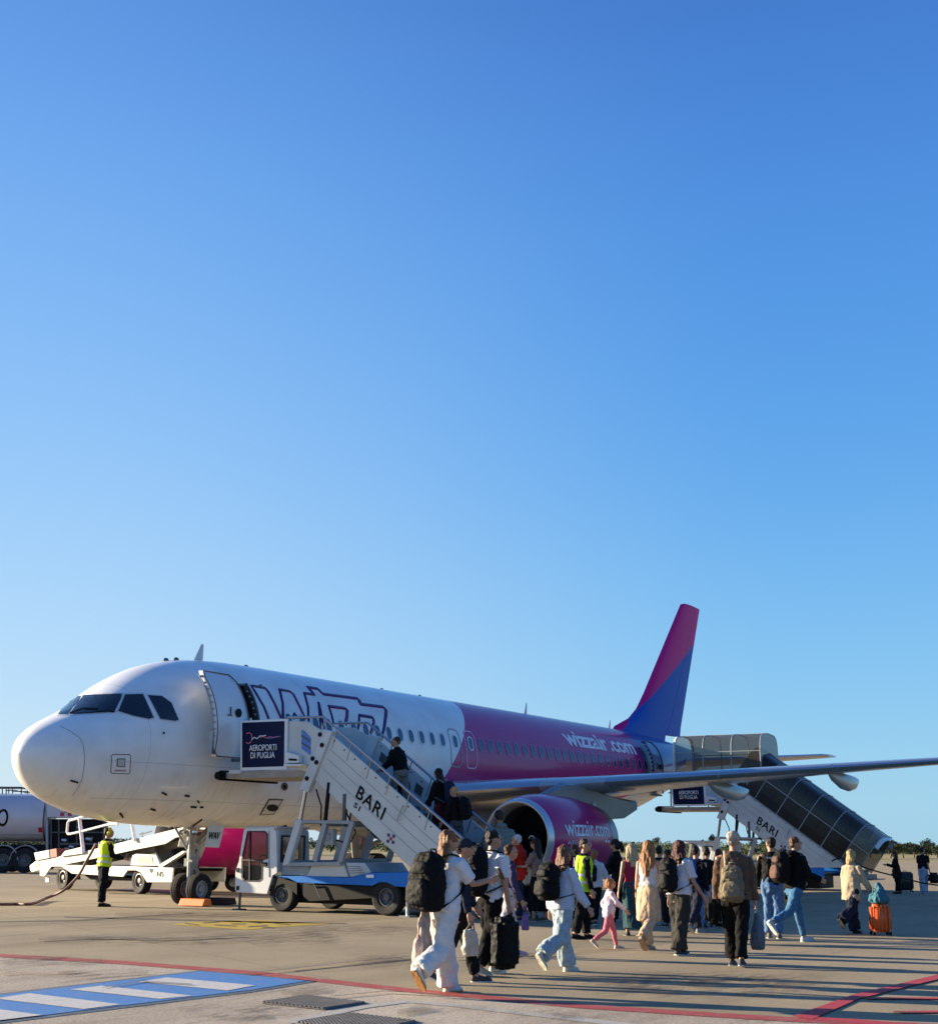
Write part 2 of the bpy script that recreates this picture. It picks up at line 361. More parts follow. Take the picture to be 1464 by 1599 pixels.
for (u0, u1, v0, v1, mm, nm) in ((90,230,1514,1536,st_a,'oil_stain'),(280,480,1568,1592,st_a,'oil_stain'),(0,120,1514,1530,st_b,'rust_stain'),(330,420,1580,1599,st_a,'oil_stain'),(620,760,1572,1599,st_a,'oil_stain'),(440,520,1545,1560,st_c,'dark_streak'),(0,160,1493,1512,st_c,'dark_streak'),
        (60,330,1462,1476,st_c,'dark_streak'),(300,520,1455,1480,st_c,'dark_streak'),(430,660,1446,1462,st_c,'dark_streak'),(540,700,1490,1515,st_c,'dark_streak'),(180,420,1424,1436,st_c,'dark_streak'),(900,1300,1520,1560,st_c,'dark_streak'),(780,900,1580,1600,st_a,'oil_stain')):
    gpoly(nm, [(u0,v0),(u1,v0),(u1,v1),(u0,v1)], .020+.001*(u0%7), mm)
crk = paint('crack_dark', (.07,.055,.04), .3, 5)
for q in ([(380,1524),(480,1513),(560,1504),(664,1494)], [(60,1470),(140,1466),(260,1469),(380,1463)], [(700,1500),(820,1492),(900,1494)], [(520,1560),(600,1552),(690,1557)], [(160,1546),(220,1536),(300,1541)]):
    gpoly('pavement_crack', [(u,v) for u,v in q]+[(u,v+.9) for u,v in reversed(q)], .027, crk)

# ------------------------------------------------------------------ drain grates
m_iron = mat('grate_iron', (.17,.155,.14), .6, .2, .3, 10); m_pit = mat('grate_pit', (.004,.004,.004), 1, spec=.05); m_cframe = mat('grate_concrete_rim', (.30,.27,.23), .85, 0, .25, 12)
def grate(q, label, nb):
    P = [G(u, v) for u, v in q]; cen = sum(P, V())/4
    r0 = root('drain_grate', cen, label, 'drain grate')
    def inset(k, z): return [(p.x+(cen.x-p.x)*k, p.y+(cen.y-p.y)*k, z) for p in P]
    mb = MB(); o_, i_ = inset(-.06,.012), inset(.03,.012)
    for i in range(4): mb.face([o_[i], o_[(i+1)%4], i_[(i+1)%4], i_[i]])
    mb.build('rim', m_cframe, r0)
    MB().prism([(p[0],p[1],.006) for p in inset(.02,0)], (0,0,.002)).build('pit', m_pit, r0)
    mb = MB(); A = [V(p) for p in inset(.03,.012)]
    for k in range(nb):
        t = (k+.5)/nb; p, q2 = A[0].lerp(A[1], t), A[3].lerp(A[2], t)
        mb.bar(p+V((0,0,.006)), q2+V((0,0,.006)), (A[0]-A[1]).length/nb*.30, .012)
    for k in range(15):
        t = k/14; p, q2 = A[0].lerp(A[3], t), A[1].lerp(A[2], t)
        mb.bar(p+V((0,0,.007)), q2+V((0,0,.007)), .012, .013)
    mb.build('bars', m_iron, r0)
grate([(408,1568),(478,1557.3),(570.6,1568),(503,1578.5)], 'dark iron drain grate nearest the blue painted crossing', 18)
grate([(462,1600),(546,1585),(650,1597.5),(560,1618)], 'dark iron drain grate cut by the bottom edge, inside the faded white line', 18)

# ------------------------------------------------------------------ fuselage
TOP = [(0,3.22),(.03,3.38),(.1,3.53),(.25,3.70),(.5,3.88),(1,4.13),(1.5,4.36),(1.9,4.62),(2.3,4.92),(2.8,5.20),(3.4,5.46),(4.2,5.67),(5,5.77),(6,5.82),(7,5.83),(26,5.83),(30,5.78),(33,5.67),(35.5,5.52),(37.2,5.36),(37.5,5.31)]
BOT = [(0,3.22),(.03,3.06),(.1,2.90),(.25,2.71),(.5,2.50),(1,2.25),(2,1.98),(3,1.86),(4,1.81),(5,1.79),(22,1.79),(24,1.88),(26,2.12),(28,2.52),(30,2.98),(32,3.49),(34,4.02),(36,4.58),(37.2,4.90),(37.5,5.0)]
HWD = [(0,0),(.03,.15),(.1,.30),(.25,.50),(.5,.74),(1,1.06),(2,1.46),(3,1.71),(4,1.85),(5,1.935),(6,1.97),(7,1.975),(25,1.975),(27,1.95),(29,1.84),(31,1.60),(33,1.26),(35,.84),(37,.36),(37.5,.2)]
ZWL = [(0,3.22),(1,3.3),(3,3.62),(6,3.88),(24,3.9),(30,4.45),(37.5,5.2)]
def interp(T, x):
    if x <= T[0][0]: return T[0][1]
    if x >= T[-1][0]: return T[-1][1]
    for i in range(len(T)-1):
        if T[i][0] <= x <= T[i+1][0]:
            x0, y0 = T[i]; x1, y1 = T[i+1]
            if x < .5:   # blunt nose: interpolate on sqrt
                t = (sqrt(x)-sqrt(x0))/(sqrt(x1)-sqrt(x0)); return y0+(y1-y0)*t
            h = x1-x0; t = (x-x0)/h
            def sl(k):
                if k <= 0 or k >= len(T)-1: return (T[min(k+1,len(T)-1)][1]-T[max(k-1,0)][1])/(T[min(k+1,len(T)-1)][0]-T[max(k-1,0)][0])
                a = (T[k][1]-T[k-1][1])/(T[k][0]-T[k-1][0]); b = (T[k+1][1]-T[k][1])/(T[k+1][0]-T[k][0])
                return 0 if a*b <= 0 else 2*a*b/(a+b)
            m0, m1 = sl(i), sl(i+1)
            return (2*t**3-3*t*t+1)*y0+(t**3-2*t*t+t)*h*m0+(-2*t**3+3*t*t)*y1+(t**3-t*t)*h*m1
def sect(x): return interp(TOP,x), interp(BOT,x), interp(HWD,x), interp(ZWL,x)
def fpt(x, th):
    t, b, hw, zw = sect(x); s = sin(th)
    return V((x, -hw*cos(th), zw+((t-zw) if s >= 0 else (zw-b))*s))
def fy(x, z):
    t, b, hw, zw = sect(x); r = (z-zw)/((t-zw) if z >= zw else (zw-b))
    return -hw*sqrt(max(0, 1-r*r))
def fn(x, z):
    e = .02; y = fy(x, z)
    n = V((e,fy(x+e,z)-y,0)).cross(V((0,fy(x,z+e)-y,e))); n.normalize()
    return n if n.y < 0 else -n
xs = [0,.01,.03,.06,.1,.16,.25,.36,.5,.7,.9,1.15,1.4,1.65,1.9,2.15,2.4,2.7,3.0,3.35,3.7,4.1,4.4,4.62,5.0,5.43,5.8,6.3]+[7+k*.75 for k in range(28)]+[27.6,28.2,28.75,29.1,29.5,30,30.6,31.2,31.8,32.4,33,33.6,34.2,34.8,35.4,36,36.6,37.2,37.5]
NT = 96
DOORS = [(4.62,5.43),(28.2,29.1)]
fm = MB(); rs = [[fm.bm.verts.new(fpt(x if x > 0 else 1e-5, 2*pi*k/NT)) for k in range(NT)] for x in xs]
for i in range(len(xs)-1):
    for k in range(NT):
        kk = k if k < NT/2 else k-NT
        if -4 <= kk < 11 and any(a-.01 <= xs[i] < b-.01 for a, b in DOORS): continue
        fm.bm.faces.new((rs[i][k], rs[i][(k+1)%NT], rs[i+1][(k+1)%NT], rs[i+1][k]))
fm.bm.faces.new(rs[-1])
bmesh.ops.remove_doubles(fm.bm, verts=fm.bm.verts, dist=1e-4)
BV = None
tmp = fm.bm.copy(); bmesh.ops.holes_fill(tmp, edges=[e for e in tmp.edges if e.is_boundary], sides=0); BV = BVHTree.FromBMesh(tmp); tmp.free()
def hit(u, v, eps=0.):
    d = ray(u, v).normalized(); p, n, i, _ = BV.ray_cast(CAM, d)
    if p is None: return None
    if eps: p = p+(n if n.dot(d) < 0 else -n)*eps
    return p
def graze(u, v):
    d = ray(u, v).normalized(); best = None
    for k in range(400):
        q, n, i, ds = BV.find_nearest(CAM+d*(24+k*.05))
        if best is None or ds < best[1]: best = (q, ds)
    return best[0]
jet = root('airliner', (17.7,0,0), 'white and magenta twin engine passenger jet with a magenta and blue tail', 'airliner')

def quad3(pts):  # x = q(z) through three points
    (z0,x0),(z1,x1),(z2,x2) = pts
    M_ = Matrix(((z0*z0,z0,1),(z1*z1,z1,1),(z2*z2,z2,1))); s = M_.inverted() @ V((x0,x1,x2)); return s
def hz(u, v): p = hit(u, v); return (p.z, p.x)
qA = quad3([hz(718.7,1108.7), hz(721.5,1153.8), hz(698,1205.7)])
qB = quad3([(hz(966,1141)), hz(992,1165), hz(1004,1195)])
print('paint curves', qA, qB)
def paint_fus():
    m = bpy.data.materials.new('fuselage_paint'); m.use_nodes = True; nt = m.node_tree; L = nt.links.new
    b = nt.nodes['Principled BSDF']; b.inputs['Roughness'].default_value = .3; b.inputs['Coat Weight'].default_value = .35; b.inputs['Coat Roughness'].default_value = .05; b.inputs['Coat IOR'].default_value = 1.4; b.inputs['Specular IOR Level'].default_value = .3
    tc = nt.nodes.new('ShaderNodeTexCoord'); sp = nt.nodes.new('ShaderNodeSeparateXYZ'); L(tc.outputs['Object'], sp.inputs[0])
    def mth(op, a, c=None, d=None):
        n = nt.nodes.new('ShaderNodeMath'); n.operation = op
        for i, q in enumerate((a, c, d)):
            if q is None: continue
            if isinstance(q, (int, float)): n.inputs[i].default_value = q
            else: L(q, n.inputs[i])
        return n.outputs[0]
    X = mth('ADD', sp.outputs[0], 17.7); Z = sp.outputs[2]
    def q(s): return mth('ADD', mth('MULTIPLY', mth('ADD', mth('MULTIPLY', Z, s[0]), s[1]), Z), s[2])
    dA = mth('SUBTRACT', X, q(qA)); dB = mth('SUBTRACT', X, q(qB))
    def rng(x, a, b_): 
        n = nt.nodes.new('ShaderNodeMapRange'); L(x, n.inputs[0]); n.inputs[1].default_value = a; n.inputs[2].default_value = b_; return n.outputs[0]
    def mix(f, A, B):
        n = nt.nodes.new('ShaderNodeMix'); n.data_type = 'RGBA'; L(f, n.inputs[0])
        for k, c in ((6,A),(7,B)):
            if isinstance(c, tuple): n.inputs[k].default_value = (*c,1)
            else: L(c, n.inputs[k])
        return n.outputs[2]
    n1 = nt.nodes.new('ShaderNodeTexNoise'); n1.inputs['Scale'].default_value = 1.3; n1.inputs['Detail'].default_value = 8; L(tc.outputs['Object'], n1.inputs['Vector'])
    white = mix(rng(n1.outputs['Fac'],.42,.72), (.78,.78,.77), (.68,.67,.65))
    c = mix(rng(dA,-.02,.02), white, (.42,.006,.15))
    c = mix(rng(dB,-.35,.55), c, (.008,.04,.26))
    # thin white edging along the magenta field
    ed = mth('LESS_THAN', mth('ABSOLUTE', dA), .028); c = mix(ed, c, (.78,.78,.78))
    # light underside below the coloured field
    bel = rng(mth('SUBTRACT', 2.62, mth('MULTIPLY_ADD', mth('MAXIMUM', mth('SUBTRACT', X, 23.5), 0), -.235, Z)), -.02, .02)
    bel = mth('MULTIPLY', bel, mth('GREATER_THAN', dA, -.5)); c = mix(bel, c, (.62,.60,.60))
    # panel seams
    sm = mth('LESS_THAN', mth('PINGPONG', mth('ADD', X, .37), 1.33), .006)
    sz = mth('MAXIMUM', mth('LESS_THAN', mth('ABSOLUTE', mth('SUBTRACT', Z, 3.12)), .006), mth('LESS_THAN', mth('ABSOLUTE', mth('SUBTRACT', Z, 2.35)), .006))
    sm = mth('MAXIMUM', sm, mth('MULTIPLY', sz, mth('GREATER_THAN', X, 1.4)))
    gm = nt.nodes.new('ShaderNodeMapping'); gm.inputs['Scale'].default_value = (3.5,1,.35); L(tc.outputs['Object'], gm.inputs[0])
    gn = nt.nodes.new('ShaderNodeTexNoise'); gn.inputs['Scale'].default_value = 2.2; gn.inputs['Detail'].default_value = 7; L(gm.outputs[0], gn.inputs['Vector'])
    gf = mth('MULTIPLY', rng(gn.outputs['Fac'],.52,.75), mth('MULTIPLY', rng(Z, 3.3, 1.9), .38)); c = mix(gf, c, (.22,.19,.15))
    sm = mth('MULTIPLY', sm, .40); c = mix(sm, c, (.12,.12,.13))
    L(c, b.inputs['Base Color'])
    n2 = nt.nodes.new('ShaderNodeTexNoise'); n2.inputs['Scale'].default_value = 1.1; n2.inputs['Detail'].default_value = 2; L(tc.outputs['Object'], n2.inputs['Vector'])
    bp = nt.nodes.new('ShaderNodeBump'); bp.inputs['Strength'].default_value = .12; bp.inputs['Distance'].default_value = .02; L(n2.outputs['Fac'], bp.inputs['Height']); L(bp.outputs[0], b.inputs['Normal']); L(bp.outputs[0], b.inputs['Coat Normal'])
    return m
m_fus = paint_fus()
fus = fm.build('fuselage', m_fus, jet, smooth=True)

# --- conforming pieces
def conform(bm, fmap, xstep=.12, zstep=.08):
    vs = [v.co for v in bm.verts]
    for ax, st in ((0,xstep),(1,zstep)):
        lo = min(v.co[ax] for v in bm.verts); hi = max(v.co[ax] for v in bm.verts)
        k = math.ceil(lo/st)
        while k*st < hi:
            co = [0,0,0]; co[ax] = k*st; no = [0,0,0]; no[ax] = 1
            bmesh.ops.bisect_plane(bm, geom=bm.verts[:]+bm.edges[:]+bm.faces[:], plane_co=co, plane_no=no); k += 1
    for v in bm.verts: v.co = fmap(v.co.x, v.co.y)
    return bm
def thick(bm, d):
    """give a conformed sheet a little thickness towards -y"""
    ex = bmesh.ops.extrude_face_region(bm, geom=bm.faces[:])
    bmesh.ops.translate(bm, verts=[g for g in ex['geom'] if isinstance(g, bmesh.types.BMVert)], vec=d)
def fus_map(eps): return lambda x, z: V((x, fy(x, z), z))+fn(x, z)*eps
def fus_bm(bm, name, m, parent, eps=.006, th=.004, **k):
    conform(bm, fus_map(eps)); thick(bm, V((0,-th,0)))
    mb = MB(); mb.bm.free(); mb.bm = bm; return mb.build(name, m, parent, **k)
def ovalpts(cx, cz, hw, hh, p=2.6, n=24):
    return [(cx+hw*(abs(cos(2*pi*k/n))**(2/p))*(1 if cos(2*pi*k/n) >= 0 else -1), cz+hh*(abs(sin(2*pi*k/n))**(2/p))*(1 if sin(2*pi*k/n) >= 0 else -1)) for k in range(n)]
def flat_bm(outer, inner=None):
    bm = bmesh.new(); a = [bm.verts.new((x,z,0)) for x, z in outer]
    if inner:
        b = [bm.verts.new((x,z,0)) for x, z in inner]; n = len(a)
        for i in range(n): bm.faces.new((a[i], a[(i+1)%n], b[(i+1)%n], b[i]))
    else: bm.faces.new(a)
    return bm
m_wpane = mat('cabin_window_pane', (.010,.035,.10), .08, 0, spec=.9); m_wframe = mat('window_surround', (.62,.64,.66), .3)
m_wframe2 = mat('magenta_window_surround', (.30,.10,.22), .3)
wx = [15.6-.533*k for k in range(4, 19)] + [15.6+.533*n for n in range(0, 23)]
wx = [x for x in wx if not (13.6 < x < 15.4)]+[14.15, 15.0]
for x in sorted(wx):
    if x < 6.1: continue
    zc = 4.35
    fr = fus_bm(flat_bm(ovalpts(x,zc,.150,.215), ovalpts(x,zc,.112,.172)), 'cabin_window', m_wframe if x < 15.2 else m_wframe2, jet, .005, .006)

    fus_bm(flat_bm(ovalpts(x,zc,.113,.173)), 'pane', m_wpane, fr, .003, .003)
def outline(cx, cz, hw, hh, t, name, m, p=5):
    return fus_bm(flat_bm(ovalpts(cx,cz,hw,hh,p,40), ovalpts(cx,cz,hw-t,hh-t,p,40)), name, m, jet, .004, .004)
m_exitg = mat('exit_outline_grey', (.25,.28,.33), .5); m_exitp = mat('exit_outline_pink', (.68,.45,.58), .5)
e1 = outline(14.15,4.17,.30,.56,.035,'emergency_exit_outline', m_exitg); e2 = outline(15.0,4.17,.30,.56,.035,'emergency_exit_outline', m_exitp)

# --- cockpit windows (traced on the skin)
m_cgl = mat('cockpit_glass', (.010,.012,.014), .06, 0, spec=.8); m_cfr = mat('cockpit_frame', (.55,.56,.56), .35)
def px_patch(px, name, m, parent, eps, th=.006, shrink=None, sub=4):
    c = (sum(p[0] for p in px)/len(px), sum(p[1] for p in px)/len(px)); n = len(px); bm = bmesh.new()
    pts = []
    for i in range(n):
        a, b = px[i], px[(i+1)%n]
        for k in range(sub): pts.append((a[0]+(b[0]-a[0])*k/sub, a[1]+(b[1]-a[1])*k/sub))
    N = len(pts); lv = []
    for s in (1,.75,.5,.25):
        row = []
        for p in pts:
            h = hit(c[0]+(p[0]-c[0])*s, c[1]+(p[1]-c[1])*s)
            if h is None: h = graze(c[0]+(p[0]-c[0])*s, c[1]+(p[1]-c[1])*s)
            nn_ = BV.find_nearest(h)[1]; 
            if nn_.dot(ray(*c)) > 0: nn_ = -nn_
            row.append(bm.verts.new(h+nn_*eps))
        lv.append(row)
    for A, B in zip(lv, lv[1:]):
        for i in range(N): bm.faces.new((A[i], A[(i+1)%N], B[(i+1)%N], B[i]))
    bm.faces.new(lv[-1])
    thick(bm, ray(*c).normalized()*-th)
    mb = MB(); mb.bm.free(); mb.bm = bm; return mb.build(name, m, parent)
def zc1(x, y): return (x/3.66, 990+y/3.66)
W = {'a': [(334,460),(352,428),(425,358),(462,356),(447,385),(382,458)],
     'b': [(400,460),(420,428),(480,352),(695,343),(692,365),(652,448),(540,452)],
     'c': [(676,442),(716,348),(816,346),(876,478),(850,486),(760,468)],
     'd': [(846,352),(925,357),(978,395),(1018,490),(1000,497),(916,486)]}
for k, pts in W.items():
    px = [zc1(*p) for p in pts]; cx = sum(p[0] for p in px)/len(px); cy = sum(p[1] for p in px)/len(px)
    big = [(cx+(p[0]-cx)*(1.07 if k == 'b' else 1.12), cy+(p[1]-cy)*1.12) for p in px]
    fr = px_patch(big, 'cockpit_window', m_cfr, jet, .004, .006)
    sm_ = [(cx+(p[0]-cx)*1.01, cy+(p[1]-cy)*1.01) for p in px]
    px_patch(sm_, 'pane', m_cgl, fr, .012, .006)
# static port placard, radome seam, small fittings
m_mark = mat('marking_dark', (.10,.07,.08), .5)
def px_line(pxs, w_, name, m, parent=jet, eps=.006, n=3):
    P = []
    for i in range(len(pxs)-1):
        for k in range(n): t = k/n; P.append((pxs[i][0]+(pxs[i+1][0]-pxs[i][0])*t, pxs[i][1]+(pxs[i+1][1]-pxs[i][1])*t))
    P.append(pxs[-1]); H = [hit(*p, eps) for p in P]; H = [h for h in H if h is not None]
    if len(H) < 2: return None
    return MB().tube(H, w_, 5).build(name, m, parent)
px_line([zc1(*p) for p in [(343,528),(400,556),(455,595),(476,640),(483,700),(480,760),(468,830),(440,890),(412,925)]], .006, 'radome_seam', mat('seam_grey', (.30,.30,.30), .6))
px_line([zc1(*p) for p in [(398,458),(470,430),(560,432)]], .012, 'wiper', m_black, eps=.03)
px_line([zc1(*p) for p in [(640,452),(655,448),(610,440),(520,455),(440,456)]], .008, 'wiper', m_black, eps=.02)
sq = [zc1(*p) for p in [(642,690),(740,690),(746,700),(742,795),(734,800),(640,797),(633,788),(637,698),(642,690)]]
px_line(sq, .008, 'placard_outline', m_mark)
px_patch([zc1(*p) for p in [(668,712),(716,712),(714,762),(666,760)]], 'probe_plate', m_mark, jet, .004)
px_patch([zc1(*p) for p in [(673,717),(711,717),(709,757),(671,755)]], 'probe_plate', mat('plate_grey', (.45,.45,.45), .4), jet, .012)
px_patch([zc1(*p) for p in [(655,776),(720,778),(720,786),(655,786)]], 'placard_text', mat('placard_pink', (.42,.22,.26), .5), jet, .004)
px_line([zc1(*p) for p in [(402,836),(446,848)]], .018, 'probe', m_black, eps=.02)
for a, b in (((925,905),(950,918)),((860,998),(886,1006)),((685,1022),(702,1044)),((1055,922),(1080,926)),((1128,952),(1135,962)),((1090,986),(1120,988)),((1142,988),(1158,988)),((1100,1094),(1152,1058)),((930,565),(938,570)),((1388,800),(1410,812))):
    px_line([zc1(*a), zc1(*b)], .022, 'probe', m_black, eps=.02, n=1)
def zc3(x, y): return (280+x/3.66, 1000+y/3.66)
px_patch([zc3(*p) for p in [(510,905),(596,908),(540,996),(455,1000)]], 'access_panel_outline', m_mark, jet, .004)
px_patch([zc3(*p) for p in [(514,912),(584,914),(536,990),(466,993)]], 'access_panel', mat('panel_white', (.62,.60,.58), .4), jet, .013)
px_patch([zc3(530+34*cos(a), 955+20*sin(a)) for a in [2*pi*k/12 for k in range(12)]], 'valve', m_black, jet, .022)
px_patch([zc3(600+20*cos(a), 836+24*sin(a)) for a in [2*pi*k/12 for k in range(12)]], 'vent', m_dgrey, jet, .006)
px_patch([zc3(600+9*cos(a), 836+11*sin(a)) for a in [2*pi*k/12 for k in range(12)]], 'vent', m_black, jet, .016)

# --- big outlined letters on the forward side
def zc5(x, y): return (380+x/6.1, 1050+y/6.1)
def stroke(pts, w1, w2):
    ps = [zc5(*p) for p in pts]
    px_line(ps, w1, 'logo_outline', m_magenta, eps=-.070, n=4); px_line(ps, w2, 'logo_outline', m_violet, eps=-.030, n=4)
for s in ([(240,445),(195,330),(75,128),(205,150),(235,185),(300,310),(358,440)],
          [(375,440),(375,300),(345,165),(440,182),(475,210),(530,320),(590,450)],
          [(620,470),(615,330),(580,200),(672,215),(612,142),(705,158),(755,208),(1080,250),(1108,275),(1105,302),(1325,330),(1358,360),(1355,420),(1340,520),(1312,640)],
          [(728,540),(730,450),(716,290),(745,420),(768,540)],
          [(858,490),(840,410),(812,325),(965,345),(988,362),(985,420),(970,500)],
          [(1085,550),(1100,490),(1103,410),(1225,430),(1240,450),(1238,490),(1210,590)],
          [(470,440),(488,395),(505,440)]):
    stroke(s, .096, .066)

# --- lettering "wizzair.com" on the rear fuselage
m_letter = mat('letter_white', (.80,.78,.80), .4)
pa, pb = hit(884,1160), hit(994,1178); pt = hit(884,1141)
print('letter pos', pa, pb, pt)
x0, x1 = pa.x, pb.x; zb, zt = (pa.z+pb.z)/2-.06, pt.z+.0
for wd_, xa, xb in (('wizzair', x0, x0+(x1-x0)*.60), ('.com', x0+(x1-x0)*.625, x1)):
    bm, w_, h_ = text_bm(wd_, 1.0, .026, .96); kz = 1 if wd_ == 'wizzair' else .74
    for v in bm.verts: v.co = V((xa+(xb-xa)*v.co.x/w_, zb+(zt-zb)*kz*v.co.y/h_, 0))
    fus_bm(bm, 'lettering', m_letter, jet, .005, .004)

# --- doors
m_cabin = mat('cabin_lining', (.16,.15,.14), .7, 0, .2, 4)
for (a, b) in DOORS:
    mb = MB(); zf = 3.38
    y_in = -.6
    mb.box(a-.3, b+.5, -1.70 if a < 10 else -1.55, y_in, zf-.06, zf)
    mb.box(a-.3, b+.5, y_in-.04, y_in, zf, 5.3); mb.box(a-.34, a-.3, -1.6 if a < 10 else -1.45, y_in, zf, 5.2); mb.box(b+.5, b+.54, -1.5 if a < 10 else -1.35, y_in, zf, 5.2)
    mb.build('cabin_lining', m_cabin, jet)
    fr = MB()  # door surround
    th0, th1 = -4*2*pi/NT, 11*2*pi/NT
    for x in (a, b):
        pts = [fpt(x, th0+(th1-th0)*k/12) for k in range(13)]
        for k in range(12): fr.bar(pts[k]+V((0,.05,0)), pts[k+1]+V((0,.05,0)), .05, .14, (0,1,0))
    for th in (th0, th1): fr.bar(fpt(a,th)+V((0,.05,0)), fpt(b,th)+V((0,.05,0)), .12, .05, (0,0,1))
    fr.build('door_frame', m_dgrey, jet)
    st = MB()
    for k in range(11):
        p = fpt(b-.06, th0+(th1-th0)*(k+.7)/12); st.obox(p+V((0,.04,0)), (.035,.04,.04))
    st.build('door_stops', m_grey, jet)
def door_panel(x0, x1, z0, z1, off, m, skew=0):
    bm = bmesh.new(); nx, nz = 8, 18; g = {}
    for lay, o_ in ((0,off),(1,off-.13)):
        for i in range(nx+1):
            for j in range(nz+1):
                x = x0+(x1-x0)*i/nx; z = z0+(z1-z0)*j/nz
                # round the corners
                cx_, cz_ = 2*abs(i/nx-.5), 2*abs(j/nz-.5)
                x_ = x; 
                if j in (0,nz): x_ = x0+(x1-x0)*(.5+(i/nx-.5)*.80); 
                if j in (1,nz-1): x_ = x0+(x1-x0)*(.5+(i/nx-.5)*.95)
                y = fy(5.2 if x0 < 10 else 28.6, z)-o_-(x_-x0)*skew
                g[lay,i,j] = bm.verts.new((x_, y, z))
    for lay in (0,1):
        for i in range(nx):
            for j in range(nz): bm.faces.new((g[lay,i,j], g[lay,i+1,j], g[lay,i+1,j+1], g[lay,i,j+1]))
    def side(seq):
        for (a,b) in zip(seq, seq[1:]): bm.faces.new((g[0,a[0],a[1]], g[0,b[0],b[1]], g[1,b[0],b[1]], g[1,a[0],a[1]]))
    side([(i,0) for i in range(nx+1)]); side([(nx,j) for j in range(nz+1)]); side([(i,nz) for i in range(nx,-1,-1)]); side([(0,j) for j in range(nz,-1,-1)])
    mb = MB(); mb.bm.free(); mb.bm = bm
    return mb.build('door', m, jet, smooth='auto')
d1 = door_panel(3.42, 4.52, 3.30, 5.26, .47, mat('door_white', (.66,.67,.67), .3, coat=.3), skew=-.02)
def door_deco(d, x0, x1, z0, z1, off, xr):
    Y = lambda z: fy(xr, z)-off
    xm = (x0+x1)/2
    MB().lathe([(0,0),(0,.10),(.02,.10),(.02,0)], (xm+.2, Y(4.32)-.01, 4.32), (0,-1,0), 20).build('door_window', m_black, d)
    ed = [(x0+.02,z0+.06),(x0+.02,z1-.16),(x0+.12,z1-.01),(x1-.12,z1-.01),(x1-.01,z1-.18),(x1-.01,z0+.18),(x1-.12,z0+.01),(x0+.12,z0+.01),(x0+.02,z0+.1)]
    pe = []
    for (xa,za),(xb,zb_) in zip(ed, ed[1:]):
        for k in range(8): zz = za+(zb_-za)*k/8; pe.append((xa+(xb-xa)*k/8, Y(zz)-.004, zz))
    MB().tube(pe, .014, 5).build('door_edge', m_mark, d)
    mb = MB(); mb.obox((xm-.05,Y(4.35)-.01,4.35),(.03,.02,.18)); mb.obox((xm-.1,Y(4.25)-.01,4.25),(.14,.02,.03)); mb.build('door_handle', m_mark, d)
    mb = MB()
    for k in range(12):
        z = z0+.15+(z1-z0-.3)*k/11; mb.obox((x0+.0, Y(z)+.06, z), (.03,.07,.045))
    mb.tube([(x0-.03, Y(z0+.1+(z1-z0-.2)*k/10)+.10, z0+.1+(z1-z0-.2)*k/10) for k in range(11)], .016, 6)
    mb.build('door_seal', m_grey, d)
    MB().obox((x0-.02,Y(z0+.35)+.1,z0+.3),(.09,.10,.5)).build('hinge_arm', m_steel, d); MB().obox((x1-.02,Y(z0+.5)-.03,z0+.45),(.05,.05,.95)).build('hinge_arm', m_steel, d)
door_deco(d1, 3.42, 4.52, 3.30, 5.26, .47, 5.2)
d2 = door_panel(27.28, 28.14, 3.38, 5.26, .40, mat('door_blue', (.012,.03,.16), .2, coat=.5), skew=-.02)
door_deco(d2, 27.28, 28.14, 3.38, 5.26, .40, 28.6)
# antennas
for (u, v, h, c, n_) in ((309,1036,.46,.34,'blade_antenna'),(820,1113,.45,.22,'blade_antenna'),(951,1134,.4,.2,'blade_antenna')):
    p = onplane(u, v, 1, 0); x = p.x; z = interp(TOP, x)-.03
    MB().rings([[V((x-c/2,0,z)),V((x,-.03,z)),V((x+c/2,0,z)),V((x,.03,z))],[V((x+c*.25,0,z+h)),V((x+c*.35,-.012,z+h)),V((x+c*.5,0,z+h)),V((x+c*.35,.012,z+h))]]).build(n_, m_lgrey, jet)
for u, v in ((259,1034),(275,1033),(384,1043),(596,1067),(655,1087)):
    p = onplane(u, v, 1, 0); x = p.x; z = interp(TOP, x); MB().ell((x,0,z),.09,.05,.07).build('beacon_light', m_dgrey, jet)

# ------------------------------------------------------------------ wings
m_wing = mat('wing_grey', (.40,.42,.44), .3, .0, .10, 1.5, coat=.35); m_wle = mat('slat_metal', (.50,.52,.54), .22, .75)
def wingdef(y):  # y = distance from centreline -> LE x, chord, z of LE, t/c
    le = 12.2+.52*(y-1.975)
    te = 18.3+(y-1.975)*.02 if y < 6.4 else 18.39+(y-6.4)*.285
    t = max(0, (y-1.98))
    z = 2.80+.0755*(y-1.98)
    tc_ = .128-(.028)*min(1,(y-1.98)/6) if y < 8 else .10
    return le, te-le, z, tc_
def airfoil(n=14):
    up, lo = [], []
    for i in range(n+1):
        x = (1-cos(pi*i/n))/2
        t = 5*(.2969*sqrt(x)-.126*x-.3516*x*x+.2843*x**3-.1036*x**4)
        up.append((x, t)); lo.append((x, -t))
    return up, lo
UPF, LOF = airfoil()
def wsec(sgn, y, x0f=0, x1f=1, drop=0):
    le, ch, z, tc_ = wingdef(y)
    inc = R(2.4-4*(y-2)/15) if y > 2 else R(2.4)
    pts = []
    for (x, t) in UPF+list(reversed(LOF))[1:-1]:
        zz = t*tc_*1.0 + .015*(1-(2*x-1)**2)
        px, pz = x*ch, zz*ch
        pts.append(V((le+px*cos(inc)+pz*sin(inc), sgn*y, z-px*sin(inc)+pz*cos(inc))))
    return pts
